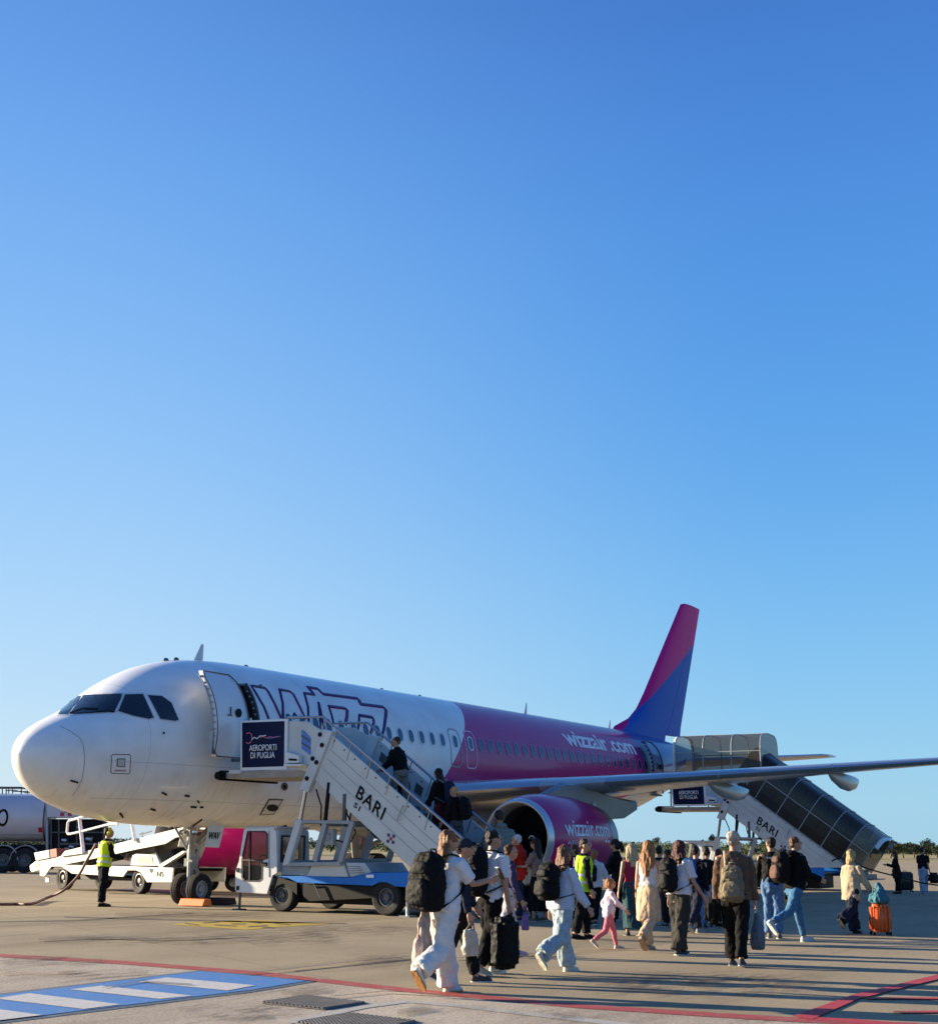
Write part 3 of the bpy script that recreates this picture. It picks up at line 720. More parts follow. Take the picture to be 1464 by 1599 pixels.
for sgn in (-1, 1):
    ys = [1.2,1.98,2.8,3.8,5,6.4,8,10,12,14,15.5,16.6,17.0]
    wg = MB().rings and MB(); wg.rings([wsec(sgn, y) for y in ys]); wo = wg.build('wing', m_wing, jet, smooth='auto')
    # leading edge slats
    sl_ = MB()
    for (ya, yb) in ((2.3,4.9),(6.5,9.2),(9.25,11.9),(11.95,14.5),(14.55,16.6)):
        rr_ = []
        for y in (ya, (ya+yb)/2, yb):
            s = wsec(sgn, y); le, ch, z, tc_ = wingdef(y); c = V((le+ch*.06, sgn*y, z))
            m_ = len(UPF); idx = list(range(5, -1, -1))+[len(s)-k for k in range(1,4)]
            ring = [s[i]+(s[i]-c).normalized()*.012 for i in idx]
            rr_.append(ring+[c+(q-c)*.8 for q in (ring[-1], ring[0])])
        MB().rings(rr_).build('slat', m_wle, wo, smooth='auto')
    # flap track fairings
    for y, L_, zz in ((8.5,3.3,.0),(11.6,3.0,.0),(4.6,3.4,0)):
        le, ch, z, tc_ = wingdef(y); inc = R(2.4-4*(y-2)/15); xt = le+ch-.62*L_ ; zt_ = z-ch*sin(inc)-.14
        prof = [(0,.01),(.15,.09),(.4,.15),(.65,.16),(.85,.12),(.97,.05),(1,.01)]
        rr_ = []
        for t, r in prof: rr_.append([V((xt+t*L_, sgn*y+r*.75*cos(2*pi*k/14), zt_-r*1.1+.10*(1-t)+r*1.5*sin(2*pi*k/14))) for k in range(14)])
        MB().rings(rr_).build('flap_fairing', m_wing, wo, smooth=True)
    fe = MB(); le, ch, z, tc_ = wingdef(17); fe.prism([(le+.3,sgn*17.0,z+.05),(le+1.5,sgn*17.06,z+.85),(le+1.85,sgn*17.06,z+.8),(le+ch,sgn*17.0,z-.1),(le+1.5,sgn*17.06,z-.5),(le+1.1,sgn*17.06,z-.55)], (0,sgn*.04,0)); fe.build('wingtip_fence', m_wing, wo)
# belly fairing
bf = []
for x, hw, zt_, zb_ in ((10.6,.3,2.3,1.83),(11.2,1.2,2.5,1.76),(12.2,1.95,2.75,1.66),(14,2.2,2.9,1.58),(17,2.22,2.9,1.55),(19.5,2.1,2.8,1.58),(21.3,1.5,2.6,1.72),(22.6,.4,2.4,1.84)):
    c = (zt_+zb_)/2; h = (zt_-zb_)/2; bf.append([V((x, hw*(abs(cos(a))**.75)*(1 if cos(a)>0 else -1), c+h*(abs(sin(a))**.8)*(1 if sin(a)>0 else -1))) for a in [2*pi*k/32 for k in range(32)]])
MB().rings(bf).build('belly_fairing', m_wing, jet, smooth=True)

# ------------------------------------------------------------------ tail
m_blue2 = (.012,.085,.42)
def finpt(u, v): p = onplane(u, v, 1, 0); return V((p.x, p.z))
tipL, tipT, baseL, baseT = finpt(1063,941), finpt(1093,944), finpt(982,1136), finpt(1060,1152)
fil0 = finpt(958,1139)
print('fin', tipL, tipT, baseL, baseT, fil0)
lb, lt = finpt(993,1108), finpt(1088,1000)
def fin_mat():
    m = bpy.data.materials.new('fin_paint'); m.use_nodes = True; nt = m.node_tree; L = nt.links.new
    b = nt.nodes['Principled BSDF']; b.inputs['Roughness'].default_value = .45; b.inputs['Specular IOR Level'].default_value = .12
    tc = nt.nodes.new('ShaderNodeTexCoord'); sp = nt.nodes.new('ShaderNodeSeparateXYZ'); L(tc.outputs['Object'], sp.inputs[0])
    k = (lt[1]-lb[1])/(lt[0]-lb[0])
    a = nt.nodes.new('ShaderNodeMath'); a.operation = 'MULTIPLY_ADD'; L(sp.outputs[0], a.inputs[0]); a.inputs[1].default_value = -k; a.inputs[2].default_value = -lb[1]+k*(lb[0]-17.7)
    s = nt.nodes.new('ShaderNodeMath'); s.operation = 'ADD'; L(a.outputs[0], s.inputs[0]); L(sp.outputs[2], s.inputs[1])
    r = nt.nodes.new('ShaderNodeMapRange'); L(s.outputs[0], r.inputs[0]); r.inputs[1].default_value = -.02; r.inputs[2].default_value = .02
    x = nt.nodes.new('ShaderNodeMix'); x.data_type = 'RGBA'; L(r.outputs[0], x.inputs[0]); x.inputs[6].default_value = (*m_blue2,1); x.inputs[7].default_value = (.55,.010,.20,1)
    L(x.outputs[2], b.inputs['Base Color']); return m
m_fin = fin_mat()
def foil(xl, xt, z, x0=0, x1=1, tk=.095, n=12):
    c = xt-xl; U = []
    for i in range(n+1):
        x = x0+(x1-x0)*i/n; t = 5*(.2969*sqrt(max(x,0))-.126*x-.3516*x*x+.2843*x**3-.1036*x**4)*tk; U.append((x, t))
    return [V((xl+x*c, -t*c, z)) for x, t in U]+[V((xl+x*c, t*c, z)) for x, t in reversed(U)][0:]
zb = min(baseL[1], baseT[1])-.75
def lerp(a, b, t): return a+(b-a)*t
fr1, fr2 = [], []
for z in [zb, baseL[1]-.05, baseL[1]+.35, baseL[1]+.8, baseL[1]+1.5, 8, 9, 10, 11, tipL[1]-.35, tipL[1]-.1, tipL[1]]:
    t = (z-baseL[1])/(tipL[1]-baseL[1]); xl = baseL[0]+(tipL[0]-baseL[0])*t
    tt = (z-baseT[1])/(tipT[1]-baseT[1]); xt = baseT[0]+(tipT[0]-baseT[0])*tt
    if z <= baseL[1]+.8: xl -= {0:1.5,1:1.3,2:.42,3:.08}[len(fr1)] if len(fr1) < 4 else 0
    if z > tipL[1]-.05: xl += .28
    if z < baseL[1]: xt = baseT[0]+.1
    fr1.append(foil(xl, xt, z, 0, .70)); 
    if z > baseL[1]-.1: fr2.append(foil(xl, xt, z, .706, 1))
MB().rings(fr1).build('tail_fin', m_fin, jet, smooth='auto')
MB().rings(fr2).build('rudder', m_fin, jet, smooth='auto')
ptip = [onplane(1300,1183,1,-6.1)]; print('stab tip', ptip)
zst = ptip[0].z
for sgn in (-1, 1):
    rr_ = []
    for y in (.3,1.0,3,5,6.0,6.2):
        xl = 31.9+(y-.6)*.60; xt = 35.5+(y-.6)*.22
        if y > 6.1: xl += .35
        z = zst-.35+(y)*.06
        c = xt-xl; rr_.append([V((p.x, sgn*y, z+p.y)) for p in foil(xl, xt, 0, 0, 1, .10)])
    MB().rings(rr_).build('tailplane', mat('tailplane_grey', (.50,.51,.52), .3, coat=.3), jet, smooth='auto')

# ------------------------------------------------------------------ engines
m_cowl = mat('cowl_magenta', (.44,.005,.135), .28, 0, .06, 2, coat=.35, spec=.35); m_lip = mat('inlet_lip', (.55,.57,.60), .25, .6); m_exh = mat('exhaust_metal', (.30,.33,.37), .3, .8, .15, 4)
m_fan = mat('fan_blade', (.05,.052,.055), .35, .7); m_duct = mat('inlet_duct', (.035,.036,.04), .6)
EX, EY, EZ = 11.02, 5.75, 1.60
KR = .945
COWL = [(.16,1.065*KR),(.45,1.15*KR),(.9,1.205*KR),(1.6,1.22*KR),(2.5,1.19*KR),(3.3,1.09*KR),(3.95,.98*KR)]
def engine(sgn):
    c = (EX, sgn*EY, EZ)
    cw = MB().lathe(COWL+[(3.95,.87),(3.3,.87)], c, (1,0,0), 64).build('engine_cowl', m_cowl, jet, smooth='auto')
    MB().lathe([(.55,.83),(.25,.83),(.08,.855),(0,.89),(-.03,.915),(0,.948),(.06,.976),(.16,1.065*KR)], c, (1,0,0), 64).build('inlet_lip', m_lip, cw, smooth=True)
    MB().lathe([(.55,.83),(1.0,.84),(1.3,.84)], c, (1,0,0), 48).build('inlet_duct', m_duct, cw, smooth=True)
    fan = MB()
    cc = V(c)+V((1.05,0,0))
    for k in range(36):
        a = 2*pi*k/36; d = V((0,cos(a),sin(a))); t = V((0,-sin(a),cos(a)))
        fan.face([cc+d*.25+t*.0, cc+d*.83+t*.02, cc+d*.83+t*.15+V((.16,0,0)), cc+d*.25+t*.05+V((.10,0,0))])
    fan.lathe([(.2,0),(.2,.84)], cc, (1,0,0), 40)
    fan.build('fan', m_fan, cw)
    MB().lathe([(-.34,0.0),(-.30,.05),(-.15,.14),(0,.215),(.12,.26)], cc, (1,0,0), 28).build('spinner', m_fan, cw, smooth=True)
    sw = MB(); pts = []
    for k in range(14):
        a = k/13*1.5*pi; r = .05+.07*k/13; pts.append(cc+V((-.30+.9*(r-.05)+.0-.012, r*cos(a), r*sin(a))))
    sw.tube(pts, .014, 5); sw.build('spinner_mark', m_signwhite, cw)
    MB().lathe([(3.45,.84),(3.8,.70),(4.3,.60),(4.8,.47),(4.8,.42),(4.5,.42)], c, (1,0,0), 40).build('core_cowl', m_exh, cw, smooth='auto')
    MB().lathe([(4.5,.42),(4.9,.3),(5.4,.06),(5.45,0)], c, (1,0,0), 24).build('exhaust_plug', m_exh, cw, smooth='auto')
    MB().lathe([(3.45,1.068*KR+.004),(3.7,1.035*KR),(3.98,.985*KR),(4.0,.955*KR),(3.9,.93*KR)], c, (1,0,0), 64).build('nozzle_ring', m_exh, cw, smooth='auto')
    # pylon
    py = MB(); y = sgn*EY; le = wingdef(EY)[0]
    secs = []
    for (x, zt_, zb_, hw) in ((EX+1.0,EZ+1.10,EZ+.95,.02),(EX+1.6,EZ+1.27,EZ+.95,.13),(EX+2.4,EZ+1.50,EZ+.9,.19),(le+.1,3.12,EZ+.75,.22),(le+1.4,2.92,EZ+.55,.23),(le+2.8,2.8,EZ+.62,.18),(le+4.0,2.75,EZ+.9,.04)):
        secs.append([V((x,y+hw,zb_)),V((x,y+hw,zt_-.08)),V((x,y,zt_)),V((x,y-hw,zt_-.08)),V((x,y-hw,zb_))])
    py.rings(secs); py.build('pylon', mat('pylon_grey', (.20,.21,.22), .35, .2, .15, 2), jet, smooth='auto')
    # cowl lettering
    if sgn < 0:
        def rad(x):
            x -= EX
            for (a, b) in zip(COWL, COWL[1:]):
                if a[0] <= x <= b[0]: return a[1]+(b[1]-a[1])*(x-a[0])/(b[0]-a[0])
            return 1
        fmp = lambda x, s: V((x, -EY-(rad(x)+.006)*cos(s/1.2), EZ+(rad(x)+.006)*sin(s/1.2)))
        for (txt, xa, xb, za, zb2, mm) in (('wizzair.com', EX+.60, EX+3.15, .08, .50, m_letter),):
            bm, w_, h_ = text_bm(txt, 1.0, .012, 1.0)
            for v in bm.verts: v.co = V((xa+(xb-xa)*v.co.x/w_, za+(zb2-za)*v.co.y/h_, 0))
            conform(bm, fmp, .1, .05); mb = MB(); mb.bm.free(); mb.bm = bm; mb.build('lettering', mm, cw)
        bm, w_, h_ = text_bm('A320', 1.0, .0, 1)
        for v in bm.verts: v.co = V((EX+.66+.5*v.co.x/w_, -.14+.11*v.co.y/h_, 0))
        conform(bm, fmp, .1, .05); mb = MB(); mb.bm.free(); mb.bm = bm; mb.build('lettering', m_letter, cw)
        for xx in (2.9,3.1): MB().ell(fmp(EX+xx, -.05), .05,.02,.04).build('latch', m_letter, cw)
        ov = MB().prism([(le_[0], y-.24, le_[1]) for le_ in [(EX+3.9+.11*cos(a), 2.42+.2*sin(a)) for a in [2*pi*k/20 for k in range(20)]]], (0,-.01,0)); ov.build('access_disc', m_lgrey, jet)
engine(-1); engine(1)

# ------------------------------------------------------------------ landing gear
m_gear = mat('gear_paint', (.26,.27,.27), .45, .2, .25, 6); m_gearw = mat('gear_white', (.62,.62,.60), .4, 0, .15, 6)
def nose_gear():
    x = 5.44; g = MB(); g.tube([(x-.08,0,2.0),(x,0,.95)], [.11,.10], 14); g.tube([(x,0,.95),(x,0,.42)], [.065,.065], 12); g.tube([(x,-.27,.38),(x,.27,.38)], .06, 12)
    g.obox((x,0,.98),(.22,.26,.18)); g.obox((x,0,1.35),(.20,.22,.14))
    go = g.build('nose_gear_strut', m_gear, jet, smooth='auto')
    MB().tube([(x-.14,-.05,1.75),(x-.13,-.05,1.05)], .035, 8).tube([(x-.13,-.05,1.0),(x-.09,-.03,.5)], .04, 8).build('hydraulic_line', m_gearw, go, smooth='auto')
    l = MB(); l.bar((x+.08,.04,1.0),(x+.32,.04,.72),.08,.05); l.bar((x+.32,.04,.72),(x+.06,.04,.45),.08,.05); l.bar((x+.1,-.08,1.3),(x+.9,-.18,1.95),.07,.07); l.bar((x+.1,.08,1.3),(x+.9,.18,1.95),.07,.07); l.bar((x-.1,-.08,1.3),(x-.4,-.3,1.9),.05,.05); l.bar((x-.1,.08,1.3),(x-.4,.3,1.9),.05,.05); l.build('drag_brace', m_gear, go)
    for s in (-1,1):
        MB().lathe([(-.03,.09),(-.03,.02),(.07,0),(.08,.06),(-.03,.09)], (x-.16,s*.17,1.68), (-1,0,0), 16).build('taxi_light', m_chrome, go, smooth='auto')
        wheel('nose_wheel', (x,s*.25-.04,.365), (0,-1,0), .365, .22, go, .55)
    # doors
    for s in (-1,1):
        d = MB(); d.prism([(x+.10,s*.38,1.86),(x-.02,s*.42,1.34),(x+.47,s*.42,1.32),(x+.66,s*.38,1.86)], (0,s*.03,0)); do = d.build('gear_door', m_white, jet, bevel=.01)
        if s < 0: text_quad('WAV', (x+.045,-.445,1.52), (.40,0,0), (.045,.01,.17), 'lettering', m_black, do, .02)
    rb = MB().tube([graze(302,1287)+V((0,-.02,-.02)), graze(315,1279)+V((0,-.03,-.02))], .02, 6); rb.build('remove_before_flight_tag', m_red, jet)
nose_gear()
# equipment bay mouth
MB().box(4.5,6.6,-.35,.35,1.86,1.90).build('gear_bay', m_black, jet)
def main_gear(s):
    x = 17.71; y = s*3.8; g = MB(); g.tube([(x,y-s*.35,2.7),(x,y,1.25)], [.17,.15], 14); g.tube([(x,y,1.25),(x,y,.55)], .09, 12); g.tube([(x,y-.5,.585),(x,y+.5,.585)], .08, 12); g.bar((x,y,1.3),(x+.05,s*1.7,2.2),.12,.12); g.bar((x+.12,y,1.2),(x+.45,y,.9),.14,.06); g.bar((x+.45,y,.9),(x+.1,y,.62),.14,.06)
    go = g.build('main_gear_strut', m_gear, jet, smooth='auto')
    for q in (-1,1): wheel('main_wheel', (x,y+q*.46,.585), (0,-1,0), .585, .42, go, .48)
    d = MB(); d.prism([(x-.75,y+s*.1,2.45),(x-.35,y+s*.18,1.0),(x+.4,y+s*.18,1.0),(x+.8,y+s*.1,2.45)], (0,s*.04,0)); d.build('gear_door', m_lgrey, jet, bevel=.01)
main_gear(-1); main_gear(1)
# ------------------------------------------------------------------ mobile stairs
def fillbm(loops3, vec):
    """polygon with holes, given as 3D loops, extruded"""
    bm = bmesh.new(); ed = []
    for lp in loops3:
        vs = [bm.verts.new(p) for p in lp]; ed += [bm.edges.new((vs[i], vs[(i+1)%len(vs)])) for i in range(len(vs))]
    bmesh.ops.triangle_fill(bm, use_beauty=True, use_dissolve=False, edges=ed)
    ex = bmesh.ops.extrude_face_region(bm, geom=bm.faces[:])
    bmesh.ops.translate(bm, verts=[g for g in ex['geom'] if isinstance(g, bmesh.types.BMVert)], vec=vec)
    mb = MB(); mb.bm.free(); mb.bm = bm; return mb
m_smoke = mat('smoked_canopy', (.022,.015,.011), .22, 0, alpha=.92, spec=.35)
m_cabglass = mat('cab_glass', (.02,.025,.03), .04, 0, alpha=.30, spec=.8)
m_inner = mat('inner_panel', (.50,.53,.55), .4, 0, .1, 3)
m_pink = mat('emblem_pink', (.65,.16,.25), .5); m_lblue = mat('emblem_blue', (.10,.22,.55), .5)
m_panel = mat('stair_side_paint', (.56,.58,.55), .38, 0, .10, 1.8, coat=.2)
m_rimd = mat('dark_rim', (.11,.11,.115), .5, .3, .25, 8)
def stairs(dx, dz, label, num, cover):
    XN, XF = 4.1, 5.85
    D = V((dx,0,dz))
    def P(u, v, X=XN): return PX(u, v, X)+D
    def poly(px, X, th): 
        mb = MB(); mb.prism([PX(u, v, XN)*1+V((X-XN,0,0))+D for u, v in px], (th,0,0)); return mb
    rt = root('boarding_stairs', V((XN+.85+dx, -5.2, 0)), label, 'boarding stairs', 'mobile boarding stairs at the jet')
    # stairway side panels
    A, B, C_ = P(512,1142), P(690,1299.4), P(491.6,1218); Dd = P(640.5,1355); z0 = P(648,1360).z
    def atz(p, q, z): t = (z-p.z)/(q.z-p.z); return p+(q-p)*t
    E1, E2 = atz(A, B, z0), atz(C_, Dd, z0)
    for X, nm in ((XN,'side_panel'),(XF,'side_panel')):
        sh = V((X-XN,0,0)); mb = MB().prism([p+sh for p in (A, E1, E2, C_)], (.05,0,0)); sp = mb.build(nm, m_panel if X == XN else m_inner, rt, bevel=.006)
        mb = MB()
        s_ = (E1-A)
        for k in (.27,.47,.70):
            a0 = A.lerp(C_, k)+sh; b0 = E1.lerp(E2, k)+sh
            o_ = -.004 if X == XN else .054
            mb.bar(a0.lerp(b0,.04)+V((o_,0,0)), a0.lerp(b0,.97)+V((o_,0,0)), .005, .010, (0,0,1))
        mb.build('groove', m_grey, sp)
        bolts = MB()
        for k in range(14):
            q = A.lerp(E1, .05+.9*k/13)+(C_-A)*.07+sh; bolts.obox(q+V((-.006,0,0)), (.014,.03,.03))
        bolts.build('rivets', m_dgrey, sp)
        if X == XN:
            lf = V((-.006,0,0))
            text_quad('BARI', P(554.6,1244.5)+lf, P(595.6,1281.4)-P(554.6,1244.5), P(562.3,1226.2)-P(554.6,1244.5), 'lettering', m_black, sp, .015, spacing=1.12)
            text_quad(num, P(551.5,1259.5)+lf, P(560.5,1267.5)-P(551.5,1259.5), P(554.6,1252)-P(551.5,1259.5), 'lettering', m_black, sp, .01)
            o, ex, ey = P(603.5,1316)+lf, (P(615.5,1318.5)-P(603.5,1316))/3, (P(605,1301.5)-P(603.5,1316))/3
            for nm2, mm, odd in (('emblem_red', m_red, 0), ('emblem_dark', m_violet, 1)):
                mb = MB()
                for i in range(3):
                    for j in range(3):
                        if (i+j) % 2: continue
                        if ((i == 1 and j == 1)) == bool(odd): continue
                        q = o+ex*i+ey*j; mb.prism([q, q+ex, q+ex+ey, q+ey], (-.003,0,0))
                mb.build('emblem', mm, sp)
            MB().tube([P(630,1259)+V((-.01,0,0)), P(630,1259)+V((-.05,0,0)), P(621,1281)+V((-.05,0,0)), P(621,1281)+V((-.01,0,0))], .014, 6).build('grab_handle', m_steel, sp)
    # steps
    n = 17; tr = MB(); 
    top = V((0, A.y, P(470,1203).z+.02)); zf = top.z
    yb, zb_ = E1.y-.55, .42
    for k in range(n+1):
        t = k/n; y = -4.65+(yb+4.65)*t; z = zf+(zb_-zf)*t
        tr.box(XN+.06+dx, XF-.01+dx, y-.15, y+.15, z-.035+dz*0, z)
        if k: tr.box(XN+.06+dx, XF-.01+dx, y+.13, y+.15, z, z+.12)
    tr.build('steps', m_dgrey, rt)
    # platform
    y0 = -2.12; yB = -4.75
    MB().box(XN+.01+dx, XF+.04+dx, yB, y0, zf-.16, zf-.02).build('platform', mat('platform_beam', (.36,.32,.27), .5, .1, .2, 4), rt, bevel=.008)
    mb = MB().box(XN-.08+dx, XF+.1+dx, y0-.02, y0+.12, zf-.2, zf+.02); mb.tube([(XN-.15+dx,y0+.1,zf-.1),(XF+.15+dx,y0+.1,zf-.1)], .09, 10); mb.build('bumper', m_black, rt)
    mb = MB().box(XN-.05+dx, XN+.08+dx, -2.6, y0-.15, zf-.06, zf+.02); mb.build('slide_rail', m_lgrey, rt)
    for X in (XN, XF):
        poly([(449,1126),(478,1127),(492,1135),(507,1144),(514,1150),(490,1208),(449,1198)], X, .04).build('platform_panel', m_panel if X == XN else m_inner, rt, bevel=.004)
    win = poly([(471,1139.5),(476.5,1142.5),(485,1152),(485,1180),(471,1169.5)], XN-.008, .012); win.build('louvre_window', m_lblue if not cover else m_dgrey, rt)
    mb = MB()
    for v in (1149,1160): mb.bar(P(471,v)+V((-.014,0,0)), P(485,v+9)+V((-.014,0,0)), .01, .03)
    mb.build('louvre_bar', m_dgrey, rt)
    poly([(451.5,1174),(473,1180.5),(473,1192),(451.5,1193)], XN-.16, .15).build('control_box', m_white, rt, bevel=.01)
    poly([(451.5,1194),(482,1194),(480,1197),(451.5,1197.5)], XN-.2, .2).build('step_plate', m_white, rt, bevel=.005)
    MB().prism([p+V((-.165,0,0)) for p in (P(458,1185),P(471,1186),P(471,1189),P(458,1188.5))], (-.004,0,0)).build('vent_slot', m_black, rt)
    # signs
    fr = poly([(377.5,1126),(450.8,1123),(449.4,1201.6),(377.5,1203.5)], XN-.05, .045).build('sign', m_signwhite, rt, bevel=.004)
    pn = poly([(380.5,1129),(446.5,1126.5),(445.6,1197),(380.5,1199)], XN-.056, .004).build('sign_face', m_navy, fr)
    lf = V((-.064,0,0))
    text_quad('AEROPORTI', P(392,1173.5)+lf, P(434.6,1172)-P(392,1173.5), P(392,1163.8)-P(392,1173.5), 'lettering', m_signwhite, fr, .012)
    text_quad('DI PUGLIA', P(394.2,1185)+lf, P(432,1183.8)-P(394.2,1185), P(394.2,1175.3)-P(394.2,1185), 'lettering', m_signwhite, fr, .012)
    if not cover:
        c = P(391,1153)+lf; mb = MB(); mb.tube([c+V((0,.10*cos(a),.12*sin(a))) for a in [R(50+(260)*k/12) for k in range(13)]], .012, 6)
        mb.tube([P(u, v)+lf for u, v in ((409,1152),(413,1150.5),(418,1152.5),(424,1151),(430,1152),(437,1150.5))], .010, 6); mb.build('emblem', m_pink, fr)
        MB().tube([P(u, v)+lf for u, v in ((396,1155),(400,1152),(404,1154),(409,1149.5),(413,1150),(418,1148.6))], .012, 6).build('emblem', m_signwhite, fr)
        MB().tube([P(u, v)+lf for u, v in ((420,1154),(428,1153),(441,1150))], .008, 6).build('emblem', m_lblue, fr)
    # handrails
    if not cover:
        n1 = [P(449.4,1120.5), P(504,1119.6), P(703,1292.5)]; d_ = n1[2]-n1[1]; n1.append(n1[2]+d_*.42)
        ra = MB().tube(n1, .028, 8)
        for t in (.02,.12,.24,.40,.55,.70,.85,1.0,1.15,1.3):
            q = n1[1]+d_*t; ra.tube([q, V((q.x, q.y-.0, q.z))+(C_-A).normalized()*.42], .014, 6)
        ra.tube([n1[0], n1[0]+V((0,0,-.2))], .02, 6); ra.build('handrail', m_steel, rt, smooth='auto')
        sh = V((XF-XN,0,0)); f1 = [PX(521.8,1129.8,XF)+D, PX(573.7,1128.6,XF)+D, PX(612,1161,XF)+D, PX(677,1217,XF)+D]; f1.append(f1[3]+(f1[3]-f1[1])*.95)
        ra = MB().tube(f1, .028, 8); d2 = f1[4]-f1[1]
        for t in (.05,.2,.35,.5,.65,.8,.95): q = f1[1]+d2*t; ra.tube([q, q+V((0,.15,-.40))], .014, 6)
        ra.build('handrail', m_steel, rt, smooth='auto')
        for (t, w_) in ((.06,.22),(.30,.22)):
            q = (A.lerp(E1,t)+sh)+(C_-A)*.16; e_ = (E1-A).normalized(); f_ = (C_-A).normalized()
            MB().prism([q+V((-.006,0,0)), q+e_*w_+V((-.006,0,0)), q+e_*w_+f_*.2+V((-.006,0,0)), q+f_*.2+V((-.006,0,0))], (-.01,0,0)).build('vent_slot', m_dgrey, rt)
    # lift posts
    for X in (XN-.06, XF-.06):
        po = poly([(506,1139),(521,1142.5),(482.5,1238),(469.5,1232)], X, .16).build('lift_post', m_lgrey, rt, bevel=.015)
        if X < XN:
            mb = MB()
            for u, v in ((502.5+0,1147.5),(491,1185),(482,1216),(505.5,1164),(497,1191)): mb.lathe([(0,0),(0,.05),(.02,.05),(.03,.02),(.03,0)], P(u, v)+V((-.065,0,0)), (-1,0,0), 12)
            mb.build('bolt', m_black, po)
        sh = V((X-XN+.08,0,0)); 
        MB().tube([P(477,1228)+sh, P(467,1284)+sh], .05, 12).build('piston', m_chrome, rt, smooth='auto')
        poly([(463.5,1279.5),(474,1281),(453,1350),(443,1352)], X, .13).build('lift_sleeve', m_lgrey, rt, bevel=.012)
        MB().tube([P(513,1222)+sh, P(506,1290)+sh], .045, 10).build('piston', m_black, rt, smooth='auto')
        poly([(548,1282),(555,1283.5),(536,1347),(529,1346)], X, .09).build('rear_support', m_grey, rt, bevel=.01)
        MB().tube([P(538,1240)+sh, P(536,1290)+sh], .05, 10).build('piston', m_dgrey, rt, smooth='auto')
        MB().bar(P(508,1286)+sh, P(492,1345)+sh, .12, .12, (1,0,0)).build('inner_support', m_grey, rt)
    mb = MB()
    for (u, v) in ((470,1284),(550,1285),(448,1346),(532,1344),(508,1288)):
        a = P(u, v); mb.bar(a+V((-.02,0,0)), a+V((XF-XN,0,0)), .07, .07)
    for X in (0, XF-XN-.1):
        mb.bar(P(464,1283)+V((X,0,0)), P(552,1284.5)+V((X,0,0)), .07, .07); mb.bar(P(445,1350)+V((X,0,0)), P(533,1349)+V((X,0,0)), .08, .08)
    mb.build('cross_frame', m_grey, rt, bevel=.01)
    mb = MB().obox(P(501,1307)+V((.3,0,0)), (.16,.30,.34)); mb.lathe([(0,.09),(.03,.09),(.03,0)], P(501,1307)+V((.21,0,0)), (-1,0,0), 14); mb.build('pivot_bracket', m_lgrey, rt, bevel=.02)
    for pts in ([(520,1226),(526,1270),(540,1300),(530,1318),(510,1312),(500,1330)],[(478,1232),(486,1258),(485,1290)],[(545,1262),(556,1290),(572,1308),(600,1316)],[(535,1255),(560,1296),(590,1303),(610,1318)]):
        P_ = [P(u, v)+V((.35,0,0)) for u, v in pts]; MB().tube(P_, .018, 6).build('hydraulic_hose', m_black, rt, smooth=True)
    # chassis
    XL, XR = XN+.02, XF+.35
    sk = [(427.4,1368.5),(476.6,1368.5),(542,1371),(575,1363.6),(645,1361.7),(700,1361),(700,1386),(650,1387),(616,1384.5),(602,1378),(590,1378),(580,1383.5),(463,1378.5),(449,1371.5)]
    for X in (XL, XR-.04): poly(sk, X, .04).build('skirt', m_blue, rt, bevel=.006)
    zt = P(540,1371).z
    yfront = P(440,1369).y; yback = P(690,1362).y
    MB().box(XL+.04+dx, XR-.04+dx, yback, yfront, zt-.05+0, zt-.01).build('deck', m_blue, rt)
    MB().box(XL+.25+dx, XR-.25+dx, yback+.1, yfront-.1, zt-.55, zt-.05).build('chassis', m_black, rt, bevel=.02)
    for X in (XL+.04,):
        poly([(463,1379),(585,1384),(583,1404),(480,1409),(470,1400)], X, .25).build('side_tank', m_black, rt, bevel=.02)
        MB().tube([P(474,1381)+V((0,0,0)), P(490,1380), P(500,1402)], .014, 6).build('grab_handle', m_dgrey, rt)
    poly([(427.4,1368.8),(462,1378.8),(462,1398),(455,1392),(449,1384),(440,1380),(430,1384),(427,1390)], XL+.01, .03).build('mudguard', m_black, rt)
    poly([(485.5,1347),(533.5,1347),(542,1370.5),(476,1369.5)], XN+.05, 1.5).build('engine_hood', m_panel, rt, bevel=.02)
    hv = poly([(535.5,1347),(566,1348),(576,1363),(543,1370.3)], XN+.08, 1.4).build('hood_louvre', m_lgrey, rt, bevel=.01)
    mb = MB()
    for k in range(4): mb.bar(P(543+k*1.5,1353+k*3.6)+V((-.03,0,0))+V((.1,0,0))*0, P(563+k*2,1353+k*3.2)+V((-.03,0,0)), .02, .012)
    mb.build('louvre_bar', m_dgrey, hv)
    poly([(434,1352.5),(478,1352),(476,1367.8),(433,1367.8)], XN+.12, 1.4).build('battery_box', m_grey, rt, bevel=.02)
    MB().prism([p+V((-.012,0,0)) for p in (P(572,1366),P(584,1366),P(584,1371),P(572,1371))], (-.004,0,0)).build('plate', m_signwhite, rt)
    # wheels
    for (u, v, r) in ((441,1399,.345),(604,1408,.37)):
        y = PX(u, v, XN+.1).y
        wheel('wheel', (XN+.18+dx, y, r), (-1,0,0), r, .26, rt, .50, m_rimd)
        wheel('wheel', (XF+.15+dx, y, r), (1,0,0), r, .24, rt, .52, m_rim)
    # cab
    CW = 1.15
    out = [(381,1295.5),(386,1294),(426,1293.3),(431,1299),(432,1363.5),(425,1367.5),(416.5,1396),(371,1393.5),(367,1390),(367.5,1361),(373,1345)]
    dw = [(386,1297.8),(414,1297.8),(418.6,1302),(418.6,1341),(410.5,1344),(409.5,1374),(404.5,1377.5),(381,1377),(376.8,1371),(377,1342)]
